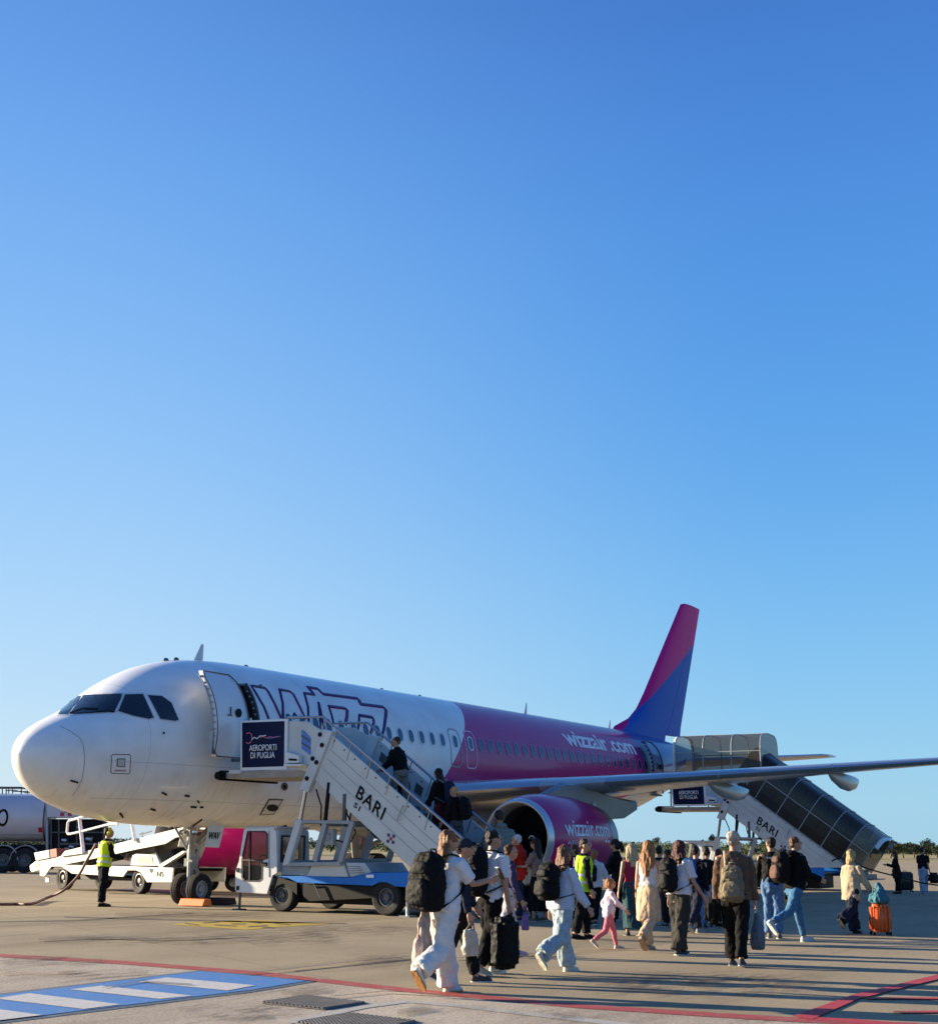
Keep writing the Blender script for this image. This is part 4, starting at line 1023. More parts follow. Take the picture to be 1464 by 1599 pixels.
    for X in (XN, XN+CW-.05):
        cb = fillbm([[P(u,v)+V((X-XN,0,0)) for u, v in out], [P(u,v)+V((X-XN,0,0)) for u, v in dw]], V((.05,0,0))).build('cab', m_white, rt)
        fillbm([[P(u,v)+V((X-XN-.006,0,0)) for u, v in dw], [P(397.5+(u-397.5)*.90, 1337+(v-1337)*.95)+V((X-XN-.006,0,0)) for u, v in dw]], V((.012,0,0))).build('window_seal', m_seal, cb)
        MB().prism([P(397.5+(u-397.5)*.95, 1337+(v-1337)*.98)+V((X-XN+.02,0,0)) for u, v in dw], (.006,0,0)).build('window_pane', m_cabglass, cb)
        mb = MB(); mb.bar(P(390,1299)+V((X-XN+.01,0,0)), P(389.5,1376)+V((X-XN+.01,0,0)), .03, .04, (1,0,0)); mb.bar(P(378,1343)+V((X-XN+.01,0,0)), P(409,1344)+V((X-XN+.01,0,0)), .03,.03); mb.build('window_bar', m_seal, cb)
        mb = MB(); mb.bar(P(420.3,1297)+V((X-XN-.004,0,0)), P(420.3,1370)+V((X-XN-.004,0,0)), .006, .012, (1,0,0)); mb.build('door_gap', m_black, cb)
        MB().obox(P(413,1350)+V((X-XN-.02,0,0)), (.04,.16,.08)).build('door_handle', m_black, cb)
        for u_, v_ in ((371.5,1359),(371.5,1387)): MB().obox(P(u_,v_)+V((X-XN-.01,0,0)), (.03,.06,.09)).build('hinge', m_black, cb)
    rf = [P(u,v) for u, v in ((381,1295.5),(386,1294),(426,1293.3),(431,1299))]
    yf_, yr_ = P(374,1340).y, P(431,1330).y
    MB().box(XN+.0+dx, XN+CW+dx, yr_, P(383,1295).y, P(400,1294.5).z, P(400,1294.5).z+.05).build('roof', m_lgrey, rt, bevel=.02)
    MB().box(XN+.05+dx, XN+CW-.05+dx, P(418,1380).y, P(369,1380).y, P(400,1392).z, P(400,1392).z+.05).build('cab_floor', m_black, rt)
    rz0, rz1 = P(431,1362).z, P(431,1296).z
    o3 = [V((XN+.05+dx,yr_,rz0)),V((XN+CW-.05+dx,yr_,rz0)),V((XN+CW-.05+dx,yr_,rz1)),V((XN+.05+dx,yr_,rz1))]
    i3 = [V((XN+.17+dx,yr_,rz0+.22)),V((XN+CW-.17+dx,yr_,rz0+.22)),V((XN+CW-.17+dx,yr_,rz1-.13)),V((XN+.17+dx,yr_,rz1-.13))]
    bk = fillbm([o3, i3], V((0,.04,0))).build('cab_back', m_lgrey, rt)
    MB().prism([p+V((0,.015,0)) for p in i3], (0,.006,0)).build('window_pane', m_cabglass, bk)
    fillbm([[i3[0].lerp(i3[2],-.03), i3[1].lerp(i3[3],-.03), i3[2].lerp(i3[0],-.03), i3[3].lerp(i3[1],-.03)], [p.lerp((i3[0]+i3[2])/2,.08) for p in i3]], V((0,-.01,0))).build('window_seal', m_seal, bk)
    mb = MB(); mb.box(XN+.35+dx,XN+.8+dx,P(408,1360).y-.05,P(398,1360).y,P(400,1362).z,P(400,1362).z+.12); mb.box(XN+.35+dx,XN+.8+dx,P(410,1360).y-.1,P(408,1360).y-.02,P(400,1362).z,P(400,1335).z); mb.build('seat', m_black, rt, bevel=.03)
    mb = MB(); c = V((XN+.57+dx,P(387,1350).y,P(387,1348).z)); mb.tube([c+V((.19*cos(2*pi*k/16),.06*sin(2*pi*k/16),.17*sin(2*pi*k/16))) for k in range(17)], .015, 6); mb.tube([c, c+V((0,.12,-.35))], .02, 6); mb.obox(c+V((0,.18,-.2)), (.8,.16,.3)); mb.build('steering_wheel', m_black, rt)
    yfr = P(369,1380).y
    MB().box(XN+.04+dx, XN+CW-.04+dx, yfr-.04, yfr, P(369,1392).z, P(369,1362).z).build('cab_front', m_white, rt, bevel=.01)
    mb = MB(); mb.tube([P(370,1394)+V((.1,0,0)), V((XN+.1+dx, P(370,1394).y, .03))], .03, 8); mb.obox((XN+.1+dx, P(370,1394).y, .015), (.22,.22,.03)); mb.build('outrigger', m_dgrey, rt)
    mb = MB(); mb.tube([P(637,1386)+V((.0,0,0)), V((XN+dx, P(637,1386).y, .03))], .04, 8); mb.obox((XN+dx, P(637,1386).y, .015), (.26,.26,.03)); mb.build('outrigger', m_steel, rt)
    MB().tube([P(424,1293.5)+V((.2,0,0)), P(424,1293.5)+V((.5,0,.06))], .025, 6).build('beacon', m_black, rt)
    if cover:
        # smoked canopy: sloping barrel over the stairs, level box over the platform
        prof = [(0,0),(0,.80),(.03,1.12),(.12,1.36),(.30,1.49),(.87,1.54),(1.45,1.49),(1.63,1.36),(1.72,1.12),(1.75,.80),(1.75,0)]
        up = V((0,.20,.98)).normalized(); dn = (E1-A).normalized(); nrm = V((0,-dn.z,dn.y)); nrm = nrm if nrm.z > 0 else -nrm
        b0 = A+V((0,0,-.05)); L_ = 6.75
        def ring(base, u_, sc_=1., grow=0): return [base+V((x-grow+(2*grow)*(x/1.75),0,0))+u_*z*sc_ for x, z in prof]
        st_ = [-.15,.9,1.85,2.8,3.75,4.55]
        mb = MB(); mb.rings([ring(b0+dn*s, nrm) for s in st_], cap=False, close=False); cn = mb.build('canopy', m_smoke, rt, smooth='auto', recalc=False)
        mb = MB(); mb.rings([ring(b0+dn*4.55, nrm), ring(b0+dn*5.22+nrm*.0, nrm, .98)], cap=False, close=False); mb.build('canopy_end', mat('clear_canopy', (.12,.10,.06), .25, 0, alpha=.82, spec=.7), rt, smooth='auto', recalc=False)
        mb = MB()
        for s in st_+[5.24]: mb.tube(ring(b0+dn*s, nrm, 1.01), .016, 6)
        for x, z in ((0,.80),(0,.03),(.87,1.56),(1.75,.80)): mb.tube([b0+V((x,0,0))+nrm*z+dn*(-.1), b0+V((x,0,0))+nrm*z+dn*5.24], .016, 6)
        mb.build('canopy_frame', m_grey, rt, smooth='auto')
        r1 = b0+dn*5.24; fl = MB(); q = ring(r1, nrm); q2 = [p+dn*.16+nrm*(-.02) for p in q]; fl.rings([q[2:9], q2[2:9]], cap=False, close=False); fl.build('canopy_hood', m_white, rt, recalc=False)
        # level part
        ya, yb2 = -2.75, -6.05; zb3 = A.z+.42
        lv = lambda y: [V((XN+dx-.04+x*1.045, y, zb3+.0+(z*.90 if z else -.0))) for x, z in prof]
        mb = MB(); mb.rings([lv(y) for y in (ya,-3.85,-4.95,yb2)], cap=False, close=False); mb.build('canopy', mat('smoked_canopy_light', (.05,.04,.03), .2, 0, alpha=.66, spec=.4), rt, smooth='auto', recalc=False)
        mb = MB()
        for y in (ya,-3.85,-4.95,yb2): mb.tube(lv(y), .02, 6)
        for x, z in ((0,.72),(0,0),(.87,1.40),(1.75,.72),(1.75,0)): mb.tube([V((XN+dx-.04+x*1.045,ya,zb3+z)), V((XN+dx-.04+x*1.045,yb2,zb3+z))], .016, 6)
        mb.build('canopy_frame', m_grey, rt, smooth='auto')
        e = lv(yb2); MB().prism([p for p in e], (0,-.01,0)).build('canopy_end', mat('end_pane', (.22,.26,.27), .2, 0, alpha=.7, spec=.7), rt)
        for X in (XN+.05, XF-.05):
            mb = MB()
            for z in (.5,.95): mb.tube([(X+dx,-2.4,zf+z),(X+dx,-4.8,zf+z)], .02, 6)
            for y in (-2.5,-3.3,-4.1,-4.8): mb.tube([(X+dx,y,zf),(X+dx,y,zb3)], .025, 6)
            mb.build('platform_rail', m_dgrey, rt)
        g_ = MB(); g_.rings([[p+V((0,.10,0)) for p in lv(ya)], lv(ya)], cap=False, close=False); g_.build('canopy_gasket', m_white, rt, recalc=False)
    return rt
stairs(0, 0, 'white open boarding stairs lettered BARI S1 on a blue chassis at the front door', 'S1', False)
stairs(24.08, -.12, 'boarding stairs lettered BARI S2 under a smoked canopy at the rear door', 'S2', True)

# ------------------------------------------------------------------ belt loader
def vplane(u, v, P0, nrm):
    d = ray(u, v); t = (P0-CAM).dot(nrm)/d.dot(nrm); return CAM+d*t
def belt_loader():
    ga, gb = G(91,1390), G(210,1396.5); dr = (gb-ga); dr.z = 0; dr.normalize(); nr = V((-dr.y, dr.x, 0))
    if nr.dot(FW) < 0: nr = -nr   # away from the camera
    def Q(u, v, o=0): return vplane(u, v, ga, nr)+nr*o
    rt = root('belt_loader', (ga+gb)/2+nr*.9, 'cream white belt loader marked N5 with its conveyor raised toward the jet', 'belt loader')
    def poly(px, o, th, name, m, bev=.008, par=rt): return MB().prism([Q(u,v,o) for u, v in px], nr*th).build(name, m, par, bevel=bev)
    ch = [(62,1352),(78,1350.5),(200,1353),(270,1355.5),(268,1378),(229,1378),(220,1363),(212,1359.5),(199,1359.5),(192,1369.5),(112,1364.5),(101,1357),(96,1353.5),(80,1353.5),(69,1369),(62,1368)]
    poly(ch, 0, .05, 'side_panel', m_dirtywhite); poly(ch, 1.75, .05, 'side_panel', m_dirtywhite)
    poly([(64,1353),(268,1356.5),(266,1361),(66,1358)], .05, 1.7, 'chassis', m_black)
    poly([(100,1366),(190,1371),(190,1376),(104,1374)], .3, 1.2, 'chassis', m_black)
    # boom
    bm_ = [(35,1352),(44,1345),(120,1330),(268,1293),(275,1292),(275,1306),(262,1308),(246,1318),(200,1327),(118,1345),(60,1356),(38,1362.5),(35.5,1358)]
    poly(bm_, .25, .07, 'boom_side', m_dirtywhite); poly(bm_, 1.35, .07, 'boom_side', m_dirtywhite)
    poly([(45,1346),(120,1331),(268,1294.5),(268,1299),(120,1336),(46,1351)], .32, 1.03, 'belt', mat('belt_brown', (.13,.06,.04), .8, 0, .3, 6), 0)
    poly([(44,1332),(67,1327.5),(68,1340),(47,1344)], .2, .5, 'control_box', m_dirtywhite)
    poly([(67,1327),(78,1325),(79,1338),(69,1340.5)], .22, .4, 'motor', mat('rusty_red', (.20,.06,.035), .7, 0, .3, 9))
    poly([(86,1338),(93,1329),(120,1322.5),(121,1333)], .18, .06, 'guard', m_dirtywhite)
    def tb(px, r, name='guard_rail', o=.2): return MB().tube([Q(u,v,o) for u, v in px], r, 8).build(name, m_white, rt, smooth='auto')
    tb([(128,1273),(114,1277.5),(99,1281.5),(97,1284),(95.5,1299),(97,1302),(101,1302.5),(118,1298.5),(158,1288),(170,1286.5)], .04)
    tb([(115,1277.5),(121,1331)], .055); tb([(196.5,1286),(201.5,1314)], .05); tb([(150,1278),(175,1287)], .05); tb([(128,1273),(160,1280),(200,1290)], .04, o=1.4)
    poly([(197,1336),(203,1333.5),(234,1335),(241,1352.5),(194,1352)], .2, .06, 'cab_screen', m_grey)
    poly([(205,1337),(228,1337.5),(230,1348.5),(205,1348)], .19, .008, 'screen_glass', m_dgrey, 0)
    poly([(241,1352),(280,1329),(284,1331),(246,1356)], .1, .12, 'boom_arm', m_dirtywhite)
    text_quad('N5', Q(245,1369,-.006), Q(255.5,1369.3)-Q(245,1369), Q(245,1361)-Q(245,1369), 'lettering', m_black, rt, .012)
    poly([(233.5,1356.5),(239,1356.7),(239,1361),(236.2,1364),(233.5,1361)], -.006, .004, 'shield_emblem', m_black, 0)
    poly([(45,1349.5),(50.5,1348),(50.5,1355.5),(45,1357)], .242, .006, 'label', mat('label_orange', (.55,.13,.05), .5), 0)
    poly([(205,1303.2),(212,1299),(212,1301),(226,1296.8),(226,1299),(212,1303),(212,1304.5)], .242, .006, 'arrow_marking', m_black, 0)
    for (p, c) in ((ga,0),(gb,0)):
        for o, s in ((.22,-1),(1.55,1)):
            wheel('wheel', p+nr*o+V((0,0,.37)), nr*s, .37, .26, rt, .56, mat('wheel_dark_rim', (.10,.09,.08), .5, .2, .2, 8))
    poly([(66,1370),(72,1370),(72,1378),(66,1378)], .1, .03, 'step', m_dirtywhite)
belt_loader()

# ------------------------------------------------------------------ fuel tanker
def tanker():
    g0 = G(30,1363.5); nr = V((cos(PSI+.10), sin(PSI+.10), 0)); dr = V((sin(PSI+.10), -cos(PSI+.10), 0)); k = depth(g0)/FPX
    def Q(u, v, o=0): return vplane(u, v, g0, nr)+nr*o
    rt = root('fuel_tanker', g0+nr*1.25, 'pale aviation fuel tanker with a black 0 on its tank, behind the nose', 'tanker')
    m_t = mat('tank_paint', (.50,.51,.55), .3, 0, .08, 1, coat=.4)
    zc_, rz_, ry_ = Q(0,1276).z, .5*(Q(0,1238).z-Q(0,1314.5).z), 1.22
    c0 = Q(-150,1276,1.25); c1 = Q(66,1276,1.25)
    def rg(c, s): return [V((c.x,c.y,zc_))+nr*(-ry_*s*cos(a))+V((0,0,rz_*s*sin(a))) for a in [2*pi*i/40 for i in range(40)]]
    dd = (c1-c0).normalized()
    MB().rings([rg(c0,.9), rg(c0+dd*.2,1), rg(c1,1), rg(c1+dd*.10,.985), rg(c1+dd*.22,.90), rg(c1+dd*.30,.6)]).build('tank', m_t, rt, smooth='auto')
    MB().rings([rg(c1+dd*.02,1.012), rg(c1+dd*.10,1.012)]).build('tank_band', m_dgrey, rt, smooth='auto')
    tn = V((0,0,1)); cc = Q(4,1277); R_ = k*1
    def onT(p, lift=.008):  # project to the elliptical tank side
        s = max(-1, min(1,(p.z-zc_)/rz_)); return p+nr*(1.25-ry_*sqrt(1-s*s)-lift)
    a_ = [2*pi*i/32 for i in range(33)]
    mb = MB(); mb.rings([[onT(cc+dr*(8.7*R_*cos(a))+tn*(13.6*R_*sin(a))) for a in a_[:-1]], [onT(cc+dr*(5.4*R_*cos(a))+tn*(9.6*R_*sin(a))) for a in a_[:-1]]], cap=False); mb.build('digit_zero', m_black, rt)
    q = [onT(Q(u,v)) for u, v in ((58.5,1292.5),(64.5,1292.5),(64.5,1300),(58.5,1300))]; MB().prism(q, -nr*.004).build('hazard_label', m_red, rt)
    q = [onT(Q(u,v)) for u, v in ((-150,1303),(62,1303),(61,1304.3),(-150,1304.3))]; MB().prism(q, -nr*.004).build('stripe', m_grey, rt)
    mb = MB()
    for o in (.5, 1.9):
        mb.tube([Q(-150,1228,o), Q(30,1229,o), Q(62,1240,o)], .03, 6); mb.tube([Q(6,1234,o), Q(20,1233.5,o), Q(28,1236,o), Q(44,1235.5,o)], .025, 6)
        for u in (-60,-30,0,6,30,50): mb.tube([Q(u,1229 if u < 40 else 1235,o), Q(u,1240,o)], .03, 6)
    mb.build('top_railing', m_dgrey, rt, smooth='auto')
    # rear body: cabinet
    def poly(px, o, th, name, m, bev=.01, par=rt): return MB().prism([Q(u,v,o) for u, v in px], nr*th).build(name, m, par, bevel=bev)
    cb = poly([(72,1248),(160,1252),(160,1276),(74,1276.5)], 0, 2.4, 'rear_body', m_t)
    o, ex, ey = Q(94,1280.5,-.006), (Q(112,1280.5)-Q(94,1280.5))/3, (Q(94,1263)-Q(94,1280.5))/3
    mb = MB()
    for i in range(3):
        for j in range(3):
            if (i+j) % 2 == 1: continue
            q = o+ex*i+ey*j; mb.prism([q,q+ex,q+ex+ey,q+ey], -nr*.004)
    mb = MB()
    for (i, j) in ((1,2),(0,1),(2,1)): q = o+ex*i+ey*j; mb.prism([q,q+ex,q+ex+ey,q+ey], -nr*.004)
    mb.build('emblem', m_red, cb)
    poly([(70,1250),(74,1250),(74,1330),(71,1330)], .1, 2.2, 'bulkhead', m_grey)
    poly([(74,1279),(158,1279),(158,1332),(74,1332)], .5, 1.6, 'pump_cabinet', m_black)
    mb = MB()
    for u in (78,90,118): mb.bar(Q(u,1280,.3), Q(u,1331,.3), .06, .06, nr)
    mb.bar(Q(75,1300,.3), Q(158,1300,.3), .06, .06); mb.bar(Q(92,1318,.3), Q(158,1318,.3), .1, .1); mb.build('cabinet_frame', m_dgrey, rt)
    for (u, v, r_) in ((100,1312,.18),(111,1322,.14),(104,1325,.1),(124,1292,.16),(138,1310,.2)): MB().tube([Q(u-4,v,.3), Q(u+4,v+1,.2)], r_*.6, 10).build('pump_fitting', m_steel, rt)
    poly([(-150,1318),(160,1320),(160,1334),(-150,1334)], .35, 1.7, 'chassis', m_black)
    for u in (2.5, 36): 
        p = G(u, 1363.5); p = Q(u,1363.5); 
        for o_, s in ((.18,-1),(2.2,1)): wheel('wheel', V((p.x,p.y,.58))+nr*o_, nr*s, .58, .36, rt, .52, m_dgrey)
        mb = MB(); cc = V((p.x,p.y,.60)); 
        mb.rings([[cc+dr*(r_*cos(a))+tn*(r_*sin(a)) for r_ in (.66,.70)]+[cc+dr*(r_*cos(a))+tn*(r_*sin(a))+nr*.4 for r_ in (.70,.66)] for a in [pi*i/14 for i in range(15)]]); mb.build('mudguard', m_grey, rt)
    for u in (-90,-120):
        p = Q(u,1363.5)
        for o_, s in ((.18,-1),(2.2,1)): wheel('wheel', V((p.x,p.y,.58))+nr*o_, nr*s, .58, .36, rt, .52, m_dgrey)
tanker()

# ------------------------------------------------------------------ small tug beyond the nose wheels
def tug():
    g0 = G(335,1393); nr = V((cos(PSI-.05), sin(PSI-.05), 0))
    def Q(u, v, o=0): return vplane(u, v, g0, nr)+nr*o
    rt = root('baggage_tug', V((Q(335,1393,.5).x, Q(335,1393,.5).y, 0)), 'small cream baggage tug with an open frame just right of the nose wheels', 'tug')
    def poly(px, o, th, name, m, bev=.008): return MB().prism([Q(u,v,o) for u, v in px], nr*th).build(name, m, rt, bevel=bev)
    m_ = m_dirtywhite
    mb = MB(); 
    for a, b in (((317,1325),(347,1323.5)),((347,1323.5),(352,1352)),((317,1325),(320,1352)),((314,1352),(352,1352.5))): mb.bar(Q(*a,.02), Q(*b,.02), .07, .07, nr)
    mb.build('frame', m_, rt)
    poly([(318,1331),(349,1331),(350,1343),(319,1343)], 0, .06, 'panel', m_)
    poly([(320,1343),(350,1343),(351,1351),(321,1351)], .3, .3, 'engine_bay', m_black)
    poly([(316,1355),(351,1355),(350.5,1369),(317,1369)], 0, .9, 'bumper', m_grey, .02)
    poly([(340,1357),(350,1357),(349.5,1367),(340.5,1367)], -.012, .01, 'headlight', m_black, 0)
    poly([(316,1352),(362,1352),(364,1371),(316,1371)], .15, .7, 'chassis', m_black)
    for u in (322,360):
        for o_ in (.4,):
            p = Q(u,1393,.4); wheel('wheel', V((p.x,p.y,.27)), -nr, .27, .2, rt, .5)
    MB().bar(Q(318,1325,.2), Q(362,1302,.2), .10, .14).build('conveyor_arm', m_dirtywhite, rt)
    MB().bar(Q(330,1308,.4), Q(384,1298,.4), .12, .2).build('conveyor_arm', m_dgrey, rt)
tug()

# chocks and cables
def chock(x, y, l, m, label):
    p = V((x,y,0)); q = [p+V((-.17,0,.012)), p+V((.17,0,.012)), p+V((.10,0,.17)), p+V((-.10,0,.17))]
    o = MB().prism([k+V((0,l/2,0)) for k in q], (0,-l,0)).build('wheel_chock', m, None, bevel=.012); props(o, label, 'wheel chock', 'chocks at the nose wheels'); return o
chock(4.98,-.62,.75, m_orange, 'orange wheel chock in front of the nose wheels'); chock(5.98,-.50,.75, mat('dark_chock', (.03,.012,.01), .7), 'dark wheel chock behind the nose wheels')
def cable(pts, r, m, label, cat, name='cable'):
    P_ = [V(p) for p in pts]; out = []
    for i in range(len(P_)-1):
        p0, p1, p2, p3 = P_[max(i-1,0)], P_[i], P_[i+1], P_[min(i+2,len(P_)-1)]
        for k in range(8):
            t = k/8; out.append(.5*((2*p1)+(p2-p0)*t+(2*p0-5*p1+4*p2-p3)*t*t+(3*p1-p0-3*p2+p3)*t**3))
    out.append(P_[-1]); o = MB().tube(out, r, 8).build(name, m, None, smooth=True); props(o, label, cat); return o
ng = V((cos(PSI),sin(PSI),0)); cg = G(135,1408)
def CQ(u, v): return vplane(u, v, cg, ng)
m_cab = mat('brown_cable', (.12,.045,.035), .6, 0, .2, 10)
cable([G(-60,1411,.03), G(0,1412.5,.03), G(25,1412,.03), G(50,1411.5,.04), CQ(72,1403), CQ(100,1390), CQ(122,1368), CQ(135,1345), CQ(143,1331), CQ(150,1318)], .035, m_cab, 'brown ground power cable rising from the apron behind the ramp worker', 'cable')

cg2 = G(1340,1402)
def CQ2(u, v): return vplane(u, v, cg2, ng)
cable([CQ2(1298,1345), CQ2(1312,1340), CQ2(1330,1348), CQ2(1365,1360), CQ2(1400,1369), CQ2(1440,1379), CQ2(1475,1384), CQ2(1520,1390)], .022, m_black, 'black cable strung from the foot of the covered stairs to the right edge', 'cable')
# ------------------------------------------------------------------ people
SC2 = None
def vox(mb, size, smooth=2, disp=None, smoothf=.5):
    bmesh.ops.recalc_face_normals(mb.bm, faces=mb.bm.faces)
    global SC2
    if SC2 is None: SC2 = bpy.data.scenes.new('scratch')
    me = bpy.data.meshes.new('v'); mb.bm.to_mesh(me); mb.bm.free(); ob = bpy.data.objects.new('v', me); SC2.collection.objects.link(ob)
    m = ob.modifiers.new('r','REMESH'); m.mode = 'VOXEL'; m.voxel_size = size
    if smooth: s = ob.modifiers.new('s','SMOOTH'); s.iterations = smooth; s.factor = smoothf
    vl = SC2.view_layers[0]; vl.update(); dg = vl.depsgraph
    out = bpy.data.meshes.new_from_object(ob.evaluated_get(dg))
    bpy.data.objects.remove(ob); bpy.data.meshes.remove(me)
    if disp:
        nv = len(out.vertices); co = [0.]*nv*3; no = [0.]*nv*3
        out.vertices.foreach_get('co', co); out.vertices.foreach_get('normal', no)
        for i in range(0, nv*3, 3):
            q = disp(V(co[i:i+3]))
            co[i] += no[i]*q; co[i+1] += no[i+1]*q; co[i+2] += no[i+2]*q
        out.vertices.foreach_set('co', co); out.update()
    for p in out.polygons: p.use_smooth = True
    return out
def put(me, name, m, parent=None):
    o = bpy.data.objects.new(name, me); COL.objects.link(o); me.materials.append(m)
    if parent is not None: o.parent = parent
    return o
def fold(amp, sc_=(9,9,5), seed=0):
    s = V((seed*3.1, seed*1.7, seed))
    return lambda c: amp*1.35*(noise.noise(V((c.x*sc_[0],c.y*sc_[1],c.z*sc_[2]))+s)+.65*noise.noise(V((c.x*sc_[0]*2.3,c.y*sc_[1]*2.3,c.z*sc_[2]*2.3))+s))
CM = {}
def cloth(col, rough=.85, na=.22): 
    k = tuple(round(c,3) for c in col)
    mxc = max(col)
    if mxc < .035: col = tuple(c*.42 for c in col)
    elif mxc > .55: col = tuple(c*.86 for c in col); na = .07
    if k not in CM: CM[k] = mat('fabric_%d' % len(CM), col, rough, 0, na, 14, .75, 17, spec=.12)
    return CM[k]
def skin(c=(.46,.27,.18)):
    k = ('s',)+c
    if k not in CM: CM[k] = mat('skin_%d' % len(CM), c, .5, 0, .06, 10, spec=.35)
    return CM[k]
def hair_mat(name, c):
    m = bpy.data.materials.new(name); m.use_nodes = True; nt = m.node_tree; L = nt.links.new; b = nt.nodes['Principled BSDF']; b.inputs['Roughness'].default_value = .42; b.inputs['Specular IOR Level'].default_value = .18; c = tuple(q*1.0 for q in c)
    tc = nt.nodes.new('ShaderNodeTexCoord'); mp = nt.nodes.new('ShaderNodeMapping'); L(tc.outputs['Object'], mp.inputs[0]); mp.inputs['Scale'].default_value = (1,1,.09)
    n = nt.nodes.new('ShaderNodeTexNoise'); n.inputs['Scale'].default_value = 120; n.inputs['Detail'].default_value = 5; n.inputs['Distortion'].default_value = .4; L(mp.outputs[0], n.inputs['Vector'])
    r = nt.nodes.new('ShaderNodeMapRange'); L(n.outputs['Fac'], r.inputs[0]); r.inputs[1].default_value = .35; r.inputs[2].default_value = .65; r.inputs[3].default_value = .35; r.inputs[4].default_value = 1.6
    v = nt.nodes.new('ShaderNodeVectorMath'); v.operation = 'SCALE'; v.inputs[0].default_value = c; L(r.outputs[0], v.inputs['Scale']); L(v.outputs[0], b.inputs['Base Color'])
    bp = nt.nodes.new('ShaderNodeBump'); bp.inputs['Strength'].default_value = .9; bp.inputs['Distance'].default_value = .012; L(n.outputs['Fac'], bp.inputs['Height']); L(bp.outputs[0], b.inputs['Normal'])
    return m
def hairm(c):
    k = ('h',)+c
    if k not in CM: CM[k] = hair_mat('hair_%d' % len(CM), c)
    return CM[k]
m_eye = mat('eye_dark', (.02,.015,.01), .2); m_lips = mat('lips', (.35,.10,.09), .5)
SK = (.40,.215,.135); SKD = (.30,.16,.10); BLK = (.012,.012,.014); DARKH = (.018,.011,.008); BRN = (.09,.035,.015)

